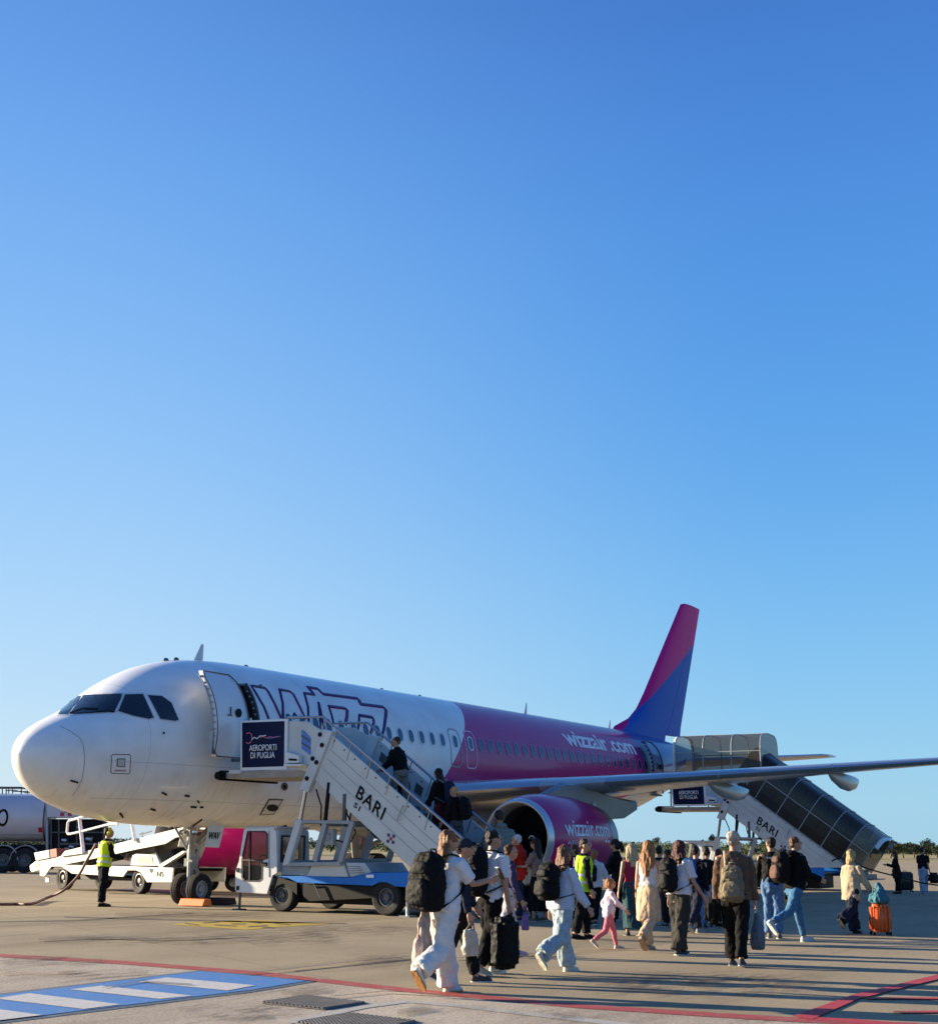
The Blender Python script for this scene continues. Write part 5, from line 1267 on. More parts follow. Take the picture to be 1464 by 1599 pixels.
def make_person(u, vf, vt, face, label, legs=((20,5,0),(-18,25,20)), arms=((10,8,20),(-10,8,20)), lean=4, female=False,
        top=dict(c=(.7,.7,.7), sleeve='short'), bottom=dict(c=BLK, kind='slim'), hair=dict(c=DARKH, kind='short'),
        shoe=(.6,.6,.6), sole=(.6,.6,.6), skinc=SK, ground=None, H=None, turn=0, child=False, twist=0, skirt=None, layer=None, hat=None, group=None, fine=.0085, headtilt=0, build=1.0, footlow=True):
    g = ground if ground is not None else G(u, vf)
    if H is None:
        # height so that the head top reaches vt
        lo, hi = .5, 2.3
        for _ in range(30):
            mid = (lo+hi)/2; p = g+V((0,0,mid)); d = p-CAM; vv = 799.5-FPX*d.dot(UP)/d.dot(FW)
            if vv > vt: lo = mid
            else: hi = mid
        H = lo
    ld = R(lean); sc_l = 1/(.53+.47*cos(ld)) ; Hh = H*sc_l
    h = Hh
    hip = V((0,0,.515*h)) if not child else V((0,0,.47*h))
    hz_ = hip.z/h
    def U(f, l, z):   # upper body point (fractions of height), leaned about the hips
        x, y, zz = f*h, l*h, (z-hz_)*h
        if twist: a = R(twist)*min(1, max(0,(z-hz_)/.25)); x, y = x*cos(a)-y*sin(a), x*sin(a)+y*cos(a)
        return V((x*cos(ld)+zz*sin(ld), y, hz_*h-x*sin(ld)+zz*cos(ld)))
    fem = female
    shw = (.103 if fem else .118)*build; 
    # ---- leg joints
    LJ = []
    for s, (ha, kn, fp) in zip((1,-1), legs):
        hp = V((0, s*.048*h, hip.z)); th = .245*h if not child else .22*h; sk_ = .225*h if not child else .21*h
        k = hp+V((sin(R(ha)),0,-cos(R(ha))))*th; a2 = R(ha-kn); an = k+V((sin(a2),0,-cos(a2)))*sk_
        fa = R(-fp)  # foot pitch, + toes down
        LJ.append((hp, k, an, fa))
    def footpts(an, fa): 
        F = V((cos(fa),0,sin(fa))); D = V((sin(fa),0,-cos(fa)))*1.0
        return F, D
    low = 1e9
    for hp, k, an, fa in LJ:
        F, D = footpts(an, fa)
        for f_ in (-.03,.11): low = min(low, (an+F*f_*h+D*.042*h).z)
    dz = -low
    def sh(p): return p+V((0,0,dz))
    U0 = U; U = lambda f, l, z: sh(U0(f, l, z))
    LJ = [(sh(a), sh(b), sh(c), d) for a, b, c, d in LJ]
    # ---- arm joints
    AJ = []
    for s, ar in zip((1,-1), arms):
        fl, ab, el = ar[:3]; inw = ar[3] if len(ar) > 3 else 0
        S = U(0, s*shw*.93, .792); 
        d = V((sin(R(fl))*cos(R(ab)), s*sin(R(ab)), -cos(R(fl))*cos(R(ab))))
        E_ = S+d*.165*h
        a3 = R(fl+el); d2 = V((sin(a3), s*(sin(R(ab))-sin(R(inw))*1.0), -cos(a3))).normalized()
        Wr = E_+d2*.145*h
        AJ.append((S, E_, Wr, d, d2, s))
    hd = U(.008, 0, .925); ht = R(headtilt); tr_ = R(turn)
    def HP(f, l, z):   # head local (fractions) -> turned and tilted
        x, y = f*cos(tr_)-l*sin(tr_), f*sin(tr_)+l*cos(tr_)
        x, z = x*cos(ht)+z*sin(ht), -x*sin(ht)+z*cos(ht)
        return hd+V((x*h, y*h, z*h))
    hs = 1.16 if child else 1.0
    HROT = Matrix.Rotation(tr_, 3, 'Z') @ Matrix.Rotation(ht, 3, 'Y')
    # ---- body (one continuous surface)
    mb = MB()
    def el(f, l, z, a, b, c): mb.ell(HP(f*hs,l*hs,z*hs), a*h*hs, b*h*hs, c*h*hs, HROT)
    el(-.004,0,.008,.056,.044,.062); el(.016,0,-.022,.040,.034,.040); el(.036,0,-.040,.016,.018,.014); el(.052,0,-.008,.012,.009,.018); el(.050,0,.018,.012,.034,.008)
    for s in (-1,1): el(-.002,s*.045,-.002,.012,.006,.018)
    el(.045,0,-.030,.012,.018,.007)
    mb.tube([U(-.006,0,.80), U(.0,0,.86), HP(-.006,0,-.02)], [.036*h,.031*h,.031*h], 12)
    def tsec(z, w_, d_, f_=0): return [U(f_+d_*cos(a)*build, w_*sin(a)*build, z) for a in [2*pi*k/16 for k in range(16)]]
    TS = ([(.45,.07,.05,0),(.50,.098,.066,-.004),(.545,.100,.064,-.004),(.62,.072,.052,0),(.68,.080,.056,.004),(.74,.090,.064,.010),(.785,.090,.052,.002),(.818,.062,.038,-.004),(.845,.034,.03,-.004)] if fem else
          [(.45,.07,.055,0),(.50,.092,.064,0),(.56,.092,.062,0),(.63,.084,.058,.002),(.70,.096,.062,.004),(.755,.106,.064,.004),(.79,.100,.052,0),(.820,.070,.04,-.004),(.848,.036,.032,-.004)])
    mb.rings([tsec(*t) for t in TS])
    for hp, k, an, fa in LJ:
        mb.tube([hp+V((0,0,.01*h)), hp.lerp(k,.5), k, k.lerp(an,.35), an], [x*h for x in (.052,.046,.033,.034,.021)], 12)
        F, D = footpts(an, fa); mb.tube([an, an+D*.022*h+F*.01*h, an+D*.026*h+F*.07*h, an+D*.030*h+F*.10*h], [x*h for x in (.021,.024,.020,.014)], 10)
    for S, E_, Wr, d, d2, s in AJ:
        mb.tube([S.lerp(U(0,0,.80),.25), S, S.lerp(E_,.45), E_, E_.lerp(Wr,.3), Wr], [x*h*(.9 if fem else 1) for x in (.030,.031,.027,.022,.022,.0145)], 12)
        # hand: palm, four curled fingers, thumb
        side = V((0,1,0)).cross(d2); side = side.normalized() if side.length > .01 else V((1,0,0))
        pal = Wr+d2*.048*h; nrm = V((0,-s,0)); nrm = (nrm-d2*nrm.dot(d2)).normalized(); wd = d2.cross(nrm).normalized()
        if wd.dot(V((1,0,0))) < 0: wd = -wd
        rt_ = Matrix((wd, nrm, d2)).transposed()
        mb.ell(Wr+d2*.026*h, .023*h, .012*h, .033*h, rt_, 10, 8)
        for q, (o_, L_) in enumerate(((.017,.040),(.006,.046),(-.006,.043),(-.017,.034))):
            b0 = pal+wd*o_*h; b1 = b0+d2*L_*.5*h+nrm*.004*h; b2 = b1+d2*L_*.32*h+nrm*.016*h*(.8+.15*q)
            mb.tube([b0-d2*.012*h, b0, b1, b2], [.0062*h,.0062*h,.0058*h,.0046*h], 7)
        t0 = Wr+d2*.018*h+wd*.018*h; mb.tube([t0, t0+wd*.016*h+d2*.014*h+nrm*.006*h, t0+wd*.019*h+d2*.034*h+nrm*.010*h], [.0075*h,.0068*h,.005*h], 7)
    body = put(vox(mb, fine*(.8 if child else 1), 1), 'person', skin(skinc))
    yaw = PSI-pi/2+R(face); body.location = g; body.rotation_euler = (0,0,yaw)
    props(body, label, 'person', group)
    # eyes / lips
    mb = MB()
    for s in (-1,1): mb.ell(HP(.050*hs,s*.017*hs,.004*hs), .006*h, .007*h, .0045*h, HROT, 8, 6)
    put(mb.mesh('eyes', True), 'eyes', m_eye, body)
    mb = MB(); mb.ell(HP(.0555*hs,0,-.0305*hs), .004*h, .012*h, .004*h, HROT, 8, 6); put(mb.mesh('lips', True), 'lips', m_lips, body)
    # shoes
    for i, (hp, k, an, fa) in enumerate(LJ):
        F, D = footpts(an, fa); Y = V((0,1,0)); mb = MB(); rr_ = []
        for f_, w_, hh in ((-.034,.016,.030),(-.026,.024,.046),(0,.027,.052),(.03,.027,.040),(.065,.029,.030),(.095,.026,.024),(.113,.014,.016)):
            c = an+F*f_*h+D*(.036)*h
            rr_.append([c+Y*w_*h*cos(a)-D*max(0,sin(a))*hh*h-D*min(0,sin(a))*.004*h for a in [2*pi*q/12 for q in range(12)]])
        mb.rings(rr_); so_ = put(mb.mesh('shoe', True), 'shoe', cloth(shoe,.6), body)
        mb = MB(); rr_ = []
        for f_, w_ in ((-.038,.012),(-.028,.026),(0,.0285),(.035,.028),(.07,.032),(.10,.028),(.120,.012)):
            c = an+F*f_*h+D*.036*h; rr_.append([c+Y*w_*h, c-Y*w_*h, c-Y*w_*h+D*.009*h, c+Y*w_*h+D*.009*h])
        mb.rings(rr_); put(mb.mesh('sole'), 'sole', cloth(sole,.7), so_)
    # ---- trousers
    kd = bottom.get('kind','slim'); bc = cloth(bottom['c'])
    WID = dict(slim=(.064,.055,.042,.036,.031), straight=(.066,.058,.050,.046,.043), wide=(.068,.066,.062,.064,.068), legging=(.060,.052,.038,.038,.027))[kd if kd in ('slim','straight','wide','legging') else 'slim']
    if kd != 'skirt':
        mb = MB(); mb.rings([[U(f_+(d_+.009)*cos(a)*build, (w_+.009)*sin(a)*build, z) for a in [2*pi*k/16 for k in range(16)]] for z, w_, d_, f_ in ((.445,.078,.058,0),(.50,.100,.070,-.004),(.55,.100,.066,-.002),(.60,.080,.058,0))])
        for hp, k, an, fa in LJ:
            ank = k.lerp(an, .93 if kd != 'wide' else 1.0)
            mb.tube([hp+V((0,0,.015*h)), hp.lerp(k,.5), k, k.lerp(ank,.5), ank], [x*h*build for x in WID], 14)
            mb.ell(k, WID[2]*h, WID[2]*h, WID[2]*h)
        me = vox(mb, .012, 2, fold(.016 if kd in ('wide','straight') else .009, (8,8,6), u)); put(me, 'trousers', bc, body)
    else:
        zl = bottom.get('len', .14); mid = (LJ[0][2]+LJ[1][2])/2; kn2 = (LJ[0][1]+LJ[1][1])/2
        mb = MB(); rr_ = []
        for z, w_, d_ in ((.61,.080,.060),(.55,.105,.078),(.45,.115,.095),(.30,.115,.12),(zl,.105,.13)):
            t = max(0,(.5-z)/.5); c = sh(V((0,0,z*h-0*dz))) if z < .5 else None
            if z >= .5: rr_.append([U(d_*cos(a), w_*sin(a), z) for a in [2*pi*k/20 for k in range(20)]])
            else:
                cx_ = (kn2.x if z > .25 else mid.x); rr_.append([V((cx_*t+d_*h*cos(a), w_*h*sin(a), z*h+dz)) for a in [2*pi*k/20 for k in range(20)]])
        mb.rings(rr_); put(vox(mb, .014, 2, fold(.018, (9,9,2.5), u)), 'skirt', bc, body)
        if bottom.get('under'): 
            mb = MB()
            for hp, k, an, fa in LJ: mb.tube([k.lerp(hp,.3), k, k.lerp(an,.5), k.lerp(an,.97)], [x*h for x in (.055,.050,.050,.052)], 14)
            put(vox(mb, .012, 2, fold(.010,(7,7,8),u)), 'trousers', cloth(bottom['under']), body)
    # ---- top
    hem = top.get('hem', .53); ext = top.get('loose', .014); tc_ = cloth(top['c'])
    mb = MB(); zs = [(z, w_, d_, f_) for z, w_, d_, f_ in TS if z > hem+.015]
    def at(z):
        for a, b in zip(TS, TS[1:]):
            if a[0] <= z <= b[0]: t = (z-a[0])/(b[0]-a[0]); return (z,)+tuple(a[i]+(b[i]-a[i])*t for i in (1,2,3))
        return (z,)+TS[0][1:]
    if hem >= .45: zs = [at(hem)]+zs
    else: zs = [(hem,.108,.085,0),(.50,.104,.078,0)]+[z for z in zs if z[0] > .52]
    def wt(z): return max(0, min(1, (.68-z)/.12)) if top.get('loose',0) > .018 else 0
    ex_ = lambda z: ext*(1 if z < .74 else .55)
    mb.rings([[U(f_+(max(d_,d_*(1-wt(z))+.066*wt(z))+ex_(z))*cos(a)*build, (max(w_,w_*(1-wt(z))+.098*wt(z))+ex_(z))*sin(a)*build, z) for a in [2*pi*k/20 for k in range(20)]] for z, w_, d_, f_ in zs if z < .84]+[[U(-.004+.036*cos(a), .04*sin(a), .848) for a in [2*pi*k/20 for k in range(20)]]])
    slv = top.get('sleeve','short')
    for S, E_, Wr, d, d2, s in AJ:
        e2 = ext*h
        if slv == 'long': mb.tube([S.lerp(U(0,0,.79),.35), S.lerp(U(0,0,.79),.06), S.lerp(E_,.5), E_, E_.lerp(Wr,.5), E_.lerp(Wr,.97)], [x*h+e2*q for x, q in ((.022,.5),(.026,.6),(.022,1),(.020,1),(.016,1),(.013,1))], 12)
        elif slv == 'short': mb.tube([S.lerp(U(0,0,.79),.3), S, S.lerp(E_,.5), S.lerp(E_,.80)], [x*h+e2 for x in (.026,.028,.024,.026)], 12)
    if top.get('hood'): mb.ell(U(-.035,0,.84), .045*h, .062*h, .028*h)
    if top.get('collar'): mb.tube([U(-.01,0,.83), U(-.004,0,.872)], [.05*h,.042*h], 14)
    put(vox(mb, .0115, 2, fold(top.get('fold',.012), (8,8,9), u+3)), top.get('name','shirt'), tc_, body)
    if layer:   # open vest / jacket / cardigan over the top
        mb = MB(); e3 = ext+layer.get('ext',.012); hm = layer.get('hem',.50)
        zz = [(hm,.108,.082,0)] if hm < .5 else [at(hm)]
        zz += [t for t in TS if t[0] > max(hm,.5)+.02]
        mb.rings([[U(f_+(max(d_,.060 if z < .7 else 0)+e3)*cos(a), (max(w_,.094 if z < .7 else 0)+e3)*sin(a), z) for a in [2*pi*k/20 for k in range(20)]] for z, w_, d_, f_ in zz if z < .83])
        if layer.get('sleeve'):
            for S, E_, Wr, d, d2, s in AJ: mb.tube([S.lerp(U(0,0,.79),.3), S, E_, E_.lerp(Wr,.95)], [x*h+e3*h for x in (.026,.028,.020,.014)], 12)
        lo_ = put(vox(mb, .0115, 2, fold(.006, (8,8,8), u+9)), layer.get('name','vest'), cloth(layer['c'], .7), body)
        if layer.get('bands'):
            mb = MB()
            for z in (.56,.63):
                t = at(z); mb.rings([[U((max(t[2],.06)+e3+.007)*cos(a), (max(t[1],.094)+e3+.007)*sin(a), z+q) for a in [2*pi*k/24 for k in range(24)]] for q in (-.012,.012)], cap=False)
            for s in (-1,1): mb.rings([[U(-(.062+e3+.004), s*(.04+.018*q), z) for q in (0,1)] for z in (.64,.72,.80)], cap=False, close=False)
            put(mb.mesh('reflective_band', True), 'reflective_band', mat('reflective', (.55,.56,.58), .3, .2), lo_)
    # ---- hair / hat
    if hair:
        hm_ = hairm(hair['c']); kd = hair['kind']; mb = MB()
        def he(f, l, z, a, b, c): mb.ell(HP(f*hs,l*hs,z*hs), a*h*hs, b*h*hs, c*h*hs, HROT)
        if kd == 'short': he(-.014,0,.024,.054,.0475,.052); he(-.030,0,-.002,.034,.040,.036)
        elif kd == 'bald': he(-.024,0,.000,.038,.046,.030)
        else:
            he(-.010,0,.020,.058,.052,.056); he(-.026,0,-.012,.044,.050,.050)
            L_ = dict(bob=.09, long=.17, vlong=.24, pony=.0, pigtails=0)[kd]
            if L_:
                rr_ = []
                for k in range(6):
                    t = k/5; z = -.01-L_*t; bw = .056+.022*sin(pi*min(1,t*1.1)) if kd != 'bob' else .056; base = HP(-.028*hs-.012*t,0,0)
                    c = HP(-.026-.010*t, 0, 0)+(U(0,0,.92+z)-U(0,0,.92)); c = c+V((-.012*h*t,0,0))
                    dd_ = .042*(1-.30*t)
                    rr_.append([c+HROT@V((dd_*h*cos(a), bw*(1-.45*max(0,t-.55)*2)*h*sin(a), 0)) for a in [2*pi*q/18 for q in range(18)]])
                mb.rings(rr_)
            if L_ > .1:
                rr2 = random.Random(int(u)+7)
                for q in range(46):
                    a = rr2.uniform(-1.9,1.9); z0_ = rr2.uniform(-.01,.055); ln = L_*rr2.uniform(.75,1.12)
                    ca, sa = -cos(a*.8), sin(a*.8); pts = []
                    for k in range(7):
                        t = k/6; rr3 = .056+.004*sin(t*5+q); zz = z0_*(1-t)-ln*t; dn_ = (U(0,0,.92+min(0,zz))-U(0,0,.92))+V((0,0,max(0,zz)*h))
                        pts.append(HP(ca*rr3*(.6+.4*t)*.95-.012, sa*rr3*(1.0+.12*t)+.004*sin(q*2.1+t*7), 0)+dn_+V((rr2.uniform(-.003,.003)*h,0,0)))
                    mb.tube(pts, [.006*h,.0085*h,.009*h,.0085*h,.0075*h,.006*h,.003*h], 5)
            if kd == 'pony': mb.tube([HP(-.055,0,.03), HP(-.085,0,.0), HP(-.088,0,-.05), HP(-.07,0,-.11)], [.018*h,.024*h,.022*h,.008*h], 10)
            if kd == 'pigtails':
                for s in (-1,1): mb.tube([HP(-.03,s*.05,.01), HP(-.05,s*.08,.0), HP(-.05,s*.09,-.05)], [.016*h,.024*h,.012*h], 8)
        put(vox(mb, .0075, 1, lambda c: .008*noise.noise(V((c.x*45,c.y*45,c.z*(8 if kd != 'short' else 30))))+.012*noise.noise(V((c.x*16,c.y*16,c.z*9)))), 'hair', hm_, body)
    if hat:
        mb = MB(); mb.ell(HP(-.006,0,.030), .062*h, .052*h, .048*h, HROT); me = vox(mb, .010, 1)
        ho = put(me, 'cap', cloth(hat['c']), body)
        mb = MB(); 
        if hat.get('brim',1): mb.rings([[HP(.035+.0*cos(a)+.042*cos(a),.040*sin(a),.030+q-.012*cos(a)) for a in [2*pi*k/16 for k in range(16)]] for q in (0,.006)]); put(mb.mesh('brim', True), 'brim', cloth(hat.get('c2',hat['c'])), ho)
    P = dict(body=body, U=U, AJ=AJ, LJ=LJ, h=h, g=g, yaw=yaw, HP=HP)
    P['W'] = lambda p: V((g.x+p.x*cos(yaw)-p.y*sin(yaw), g.y+p.x*sin(yaw)+p.y*cos(yaw), g.z+p.z))
    return P

def held(P, name, base, label, cat, group=None):
    """a top-level thing that sits in a person's frame"""
    o = bpy.data.objects.new(name, None); o.location = P['W'](base); o.rotation_euler = (0,0,P['yaw']); o.empty_display_size = .2; COL.objects.link(o)
    props(o, label, cat, group); return o
def hput(mb_or_me, name, m, rt, base, smooth=True):
    me = mb_or_me.mesh(name, smooth) if isinstance(mb_or_me, MB) else mb_or_me
    me.transform(Matrix.Translation(-base)); return put(me, name, m, rt)
def rbox(c, sx, sy, sz, rot=None, r=.25, vs=.012, disp=.004, seed=0):
    mb = MB(); bm = mb.bm
    if r >= .35:
        rr_ = []; rm = rot or Matrix.Identity(3)
        for t, k in ((-.5,.55),(-.47,.80),(-.38,.97),(-.15,1.04),(.10,1.0),(.30,.90),(.42,.74),(.49,.48),(.5,.2)):
            rr_.append([V(c)+rm@V((sx*.5*k*(abs(cos(a))**.7)*(1 if cos(a)>0 else -1), sy*.5*k*(abs(sin(a))**.6)*(1 if sin(a)>0 else -1), sz*t)) for a in [2*pi*q/24 for q in range(24)]])
        mb.rings(rr_); return vox(mb, vs, 2, fold(disp*1.6, (9,9,12), seed))
    mt = Matrix.Translation(c) @ (rot.to_4x4() if rot else Matrix.Identity(4)) @ Matrix.Diagonal((sx,sy,sz,1))
    bmesh.ops.create_cube(bm, size=1, matrix=mt); bmesh.ops.bevel(bm, geom=bm.edges[:], offset=r*min(sx,sy,sz), segments=4, affect='EDGES')
    return vox(mb, vs, 2, fold(disp, (9,9,9), seed))
def backpack(P, col, label, size=(.085,.16,.26), z=.70, strap=(.015,.015,.017), pocketc=None, straps=2, group='backpacks worn by the passengers', sag=0, f0=None):
    h, U = P['h'], P['U']; sx, sy, sz = size; f = -.085-sx*.5 if f0 is None else f0
    base = U(f, 0, z-sz/2); rt = held(P, 'backpack', base, label, 'backpack', group)
    o = U(0,0,.7); ax = (U(1,0,.7)-o).normalized(); az = (U(0,0,1.7)-o).normalized(); rot = Matrix((ax, V((0,1,0)), az)).transposed()
    hput(rbox(U(f,0,z), sx*h, sy*h, sz*h, rot, .35, .012, .008, h*9), 'bag', cloth(col,.75), rt, base)
    pc = cloth(pocketc or tuple(c*1.25+.003 for c in col), .7)
    hput(rbox(U(f-sx*.48,0,z-sz*.17), sx*.42*h, sy*.74*h, sz*.44*h, rot, .35, .010, .004, 3), 'front_pocket', pc, rt, base)
    hput(rbox(U(f-sx*.42,0,z+sz*.22), sx*.30*h, sy*.62*h, sz*.22*h, rot, .35, .010, .003, 5), 'top_pocket', pc, rt, base)
    mb = MB(); mb.tube([U(f+sx*.3,-.02,z+sz*.5), U(f+sx*.2,-.02,z+sz*.5+.018), U(f+sx*.2,.02,z+sz*.5+.018), U(f+sx*.3,.02,z+sz*.5)], .006*h, 6); hput(mb, 'handle', cloth(strap), rt, base)
    for s in ((1,-1) if straps == 2 else (1,)):
        pts = [U(f+sx*.4,s*.045,z+sz*.42), U(-.03,s*.062,.845), U(.03,s*.066,.835), U(.078,s*.078,.77), U(.072,s*.098,.69), U(.02,s*.118,.62), U(f+sx*.4,s*.07,z-sz*.42)]
        mb = MB(); rr_ = []
        for i, p in enumerate(pts):
            rr_.append([p+V((0,.016*h,0)), p+(p-U(0,0,.72)).normalized()*.008*h, p-V((0,.016*h,0)), p-(p-U(0,0,.72)).normalized()*.004*h])
        mb.rings(rr_); hput(mb, 'strap', cloth(strap), rt, base)
    return rt
def carry(P, kind, side, size, col, label, cat, name, drop=.10, group=None, col2=None, dy=0, df=0):
    """bag hanging from a hand (side 0 left, 1 right)"""
    S, E_, Wr, d, d2, s = P['AJ'][side]; h = P['h']; hnd = Wr+d2*.07*h; sx, sy, sz = size
    c = V((hnd.x+df, hnd.y+dy, max(hnd.z-drop-sz/2, sz/2+.01))); base = V((c.x, c.y, c.z-sz/2))
    rt = held(P, name, base, label, cat, group)
    if kind == 'plastic':
        mb = MB(); mb.rings([[V((c.x+(r_*sx/2)*cos(a), c.y+r_*sy/2*sin(a), c.z+q*sz)) for a in [2*pi*k/16 for k in range(16)]] for q, r_ in ((-.5,.75),(-.3,1),(-.05,.95),(.2,.6),(.38,.25),(.5,.12))])
        me = vox(mb, .012, 1, fold(.016,(14,14,3),2))
    elif kind == 'soft': me = rbox(c, sx, sy, sz, None, .4, .010, .010, 7)
    else: me = rbox(c, sx, sy, sz, None, .25, .012, .010, 7)
    hput(me, 'bag', cloth(col,.6), rt, base)
    mb = MB()
    for q in (-1,1): mb.tube([V((c.x+q*sx*.28,c.y,c.z+sz*.45)), hnd+V((q*.012,0,.0)), hnd+V((q*.012,0,.03))], .009, 6)
    hput(mb, 'handle', cloth(col2 or tuple(x*.6 for x in col)), rt, base)
    return rt
def phone(P, side, label):
    S, E_, Wr, d, d2, s = P['AJ'][side]; h = P['h']; c = Wr+d2*.085*h+V((0,-s*.012,.02)); b = c-V((0,0,.07))
    rt = held(P, 'phone', b, label, 'phone'); rot = Matrix.Rotation(R(-35),3,'Y')
    mb = MB(); mb.obox(c+V((.01,0,.02)), (.012,.075,.15), rot); bmesh.ops.bevel(mb.bm, geom=mb.bm.edges[:], offset=.004, segments=2, affect='EDGES'); hput(mb, 'case', mat('phone_case', (.45,.42,.40), .4), rt, b)
    mb = MB(); mb.obox(c+V((.01,0,.02))-rot@V((.0068,0,0)), (.002,.068,.14), rot); hput(mb, 'screen', m_glass, rt, b)
# ---- the crowd (positions are where each person's feet touch the apron)
WH = (.74,.74,.76)
p1 = make_person(692,1553,1292,48, 'woman in white t-shirt and wide white trousers walking with a phone, nearest the camera', female=True,
    legs=((14,4,-2),(-16,44,52)), arms=((-8,6,15),(38,14,62,6)), top=dict(c=WH, sleeve='short', loose=.020, hem=.50), bottom=dict(c=(.72,.70,.67), kind='wide'),
    hair=dict(c=(.20,.085,.035), kind='long'), shoe=(.68,.66,.62), sole=(.42,.20,.07), turn=-35, fine=.007)
backpack(p1, (.014,.014,.015), 'big black backpack on the woman in white', (.17,.23,.36), .67)
phone(p1, 1, 'pale phone held by the woman in white')
def drape(P, f, l, z, w_, L_, col, label):
    b = P['U'](f, l, z); rt = MB(); 
    rt.rings([[b+V((q[0]*w_*r_, q[1]*w_*.5*r_, -t*L_)) for q in [(cos(a),sin(a)) for a in [2*pi*k/14 for k in range(14)]]] for t, r_ in ((0,.3),(.2,.6),(.6,1),(.9,1.1),(1,.9))])
    me = vox(rt, .012, 1, fold(.03,(16,16,3),3)); me.transform(Matrix.Translation(-b)); o = put(me, 'folded_jacket', cloth(col)); o.location = P['W'](b); o.rotation_euler = (0,0,P['yaw']); props(o, label, 'jacket')
drape(p1, -.13, .05, .52, .11, .52, (.50,.36,.30), 'beige pink jacket hanging below the big black backpack')
p2 = make_person(716,1535,1304,10, 'person in dark cap and dark top half hidden behind the woman in white', female=False, legs=((18,4,0),(-16,25,25)), arms=((10,8,30),(-5,8,20)),
    top=dict(c=(.015,.02,.035), sleeve='long'), bottom=dict(c=(.015,.016,.02), kind='straight'), hair=dict(c=DARKH, kind='short'), hat=dict(c=(.025,.03,.04)), shoe=(.05,.05,.05), sole=(.55,.55,.55), build=.95)
carry(p2, 'soft', 1, (.16,.10,.27), (.42,.39,.33), 'cream tote bag carried by the person in the dark cap', 'tote bag', 'tote_bag', .05, dy=-.02, df=-.02)
p3 = make_person(764,1523,1293,42, 'man in white t-shirt and black trousers with dark cropped hair behind the woman in white', legs=((12,4,-2),(-10,14,10)), arms=((-5,6,10),(2,6,8,0)),
    top=dict(c=(.72,.73,.76), sleeve='short', loose=.018, hem=.49), bottom=dict(c=(.014,.013,.015), kind='straight'), hair=dict(c=DARKH, kind='short'), shoe=(.50,.50,.46), sole=(.7,.7,.66), turn=-14, fine=.008)
backpack(p3, (.013,.014,.017), 'black backpack on the man in white t-shirt', (.14,.185,.34), .70)
carry(p3, 'box', 1, (.34,.24,.56), (.010,.010,.012), 'black travel backpack carried low by the man in white t-shirt', 'travel bag', 'travel_bag', .02, dy=-.03, df=-.12)
p3b = make_person(792,1494,1318,15, 'person with pale patterned leggings and pink trainers mostly behind the man in white', female=True, legs=((14,6,0),(-8,12,8)), arms=((5,8,20),(5,8,20)),
    top=dict(c=(.05,.04,.09), sleeve='long'), bottom=dict(c=(.55,.50,.50), kind='straight'), hair=dict(c=BRN, kind='short'), shoe=(.60,.38,.50), sole=(.66,.5,.6))
carry(p3b, 'box', 1, (.10,.05,.20), (.16,.10,.28), 'lilac carrier bag beside the man in white t-shirt', 'bag', 'carrier_bag', .08)
p4 = make_person(818,1438,1302,168, 'white haired man in bright red jacket facing left below the stairs', legs=((8,4,0),(-10,10,6)), arms=((25,10,50,10),(10,8,30)), lean=12,
    top=dict(c=(.50,.022,.012), sleeve='long', loose=.024, hem=.47, name='jacket', collar=1, fold=.012), bottom=dict(c=(.02,.025,.04), kind='straight'), hair=dict(c=(.55,.53,.50), kind='short'), shoe=(.04,.04,.04), sole=(.3,.3,.3))
p5 = make_person(840,1439,1308,150, 'long dark haired woman in taupe top and black skirt facing the stairs', female=True, legs=((6,4,0),(-6,8,4)), arms=((30,10,60,20),(25,10,70,20)),
    top=dict(c=(.24,.15,.12), sleeve='short', loose=.016), bottom=dict(c=(.012,.012,.014), kind='skirt', len=.13), hair=dict(c=DARKH, kind='vlong'), shoe=(.10,.08,.07), sole=(.4,.38,.35), turn=10)
drape(p5, .13, .02, .66, .16, .34, (.58,.48,.34), 'beige coat held over the arm of the dark haired woman')
p5b = make_person(815,1432,1325,60, 'person in cream jacket partly hidden between the red jacket and the taupe top', female=True, legs=((6,4,0),(-6,8,4)), top=dict(c=(.62,.58,.50), sleeve='long', loose=.02), bottom=dict(c=(.03,.03,.05), kind='straight'), hair=dict(c=DARKH, kind='bob'), shoe=(.1,.1,.1), sole=(.6,.6,.6))
carry(p5b, 'box', 0, (.30,.14,.26), (.55,.20,.18), 'red and cream holdall low beside the black skirt', 'holdall', 'holdall', .06)
p6 = make_person(878,1519,1317,38, 'auburn haired woman in pale blue jacket and wide faded jeans stepping right', female=True, legs=((13,3,-2),(-16,42,52)), arms=((-10,8,12),(14,12,16,-4)),
    top=dict(c=(.58,.62,.72), sleeve='long', loose=.022, hem=.49, name='jacket', fold=.011), bottom=dict(c=(.34,.42,.47), kind='wide'), hair=dict(c=(.15,.065,.032), kind='long'), shoe=(.66,.65,.58), sole=(.66,.64,.52), fine=.0075)
backpack(p6, (.016,.016,.017), 'black backpack on the woman in pale blue jacket', (.15,.19,.29), .70)
p7 = make_person(910,1467,1308,8, 'ramp agent in lime vest and sunglasses standing in the crowd', legs=((8,4,0),(-8,8,4)), arms=((8,8,15),(2,8,12)), turn=-25,
    top=dict(c=(.015,.017,.025), sleeve='long'), layer=dict(c=(.45,.80,.02), hem=.47, bands=True, name='hi_vis_vest'), bottom=dict(c=(.015,.016,.02), kind='straight'), hair=dict(c=(.05,.03,.02), kind='short'), shoe=(.015,.015,.015), sole=(.03,.03,.03))
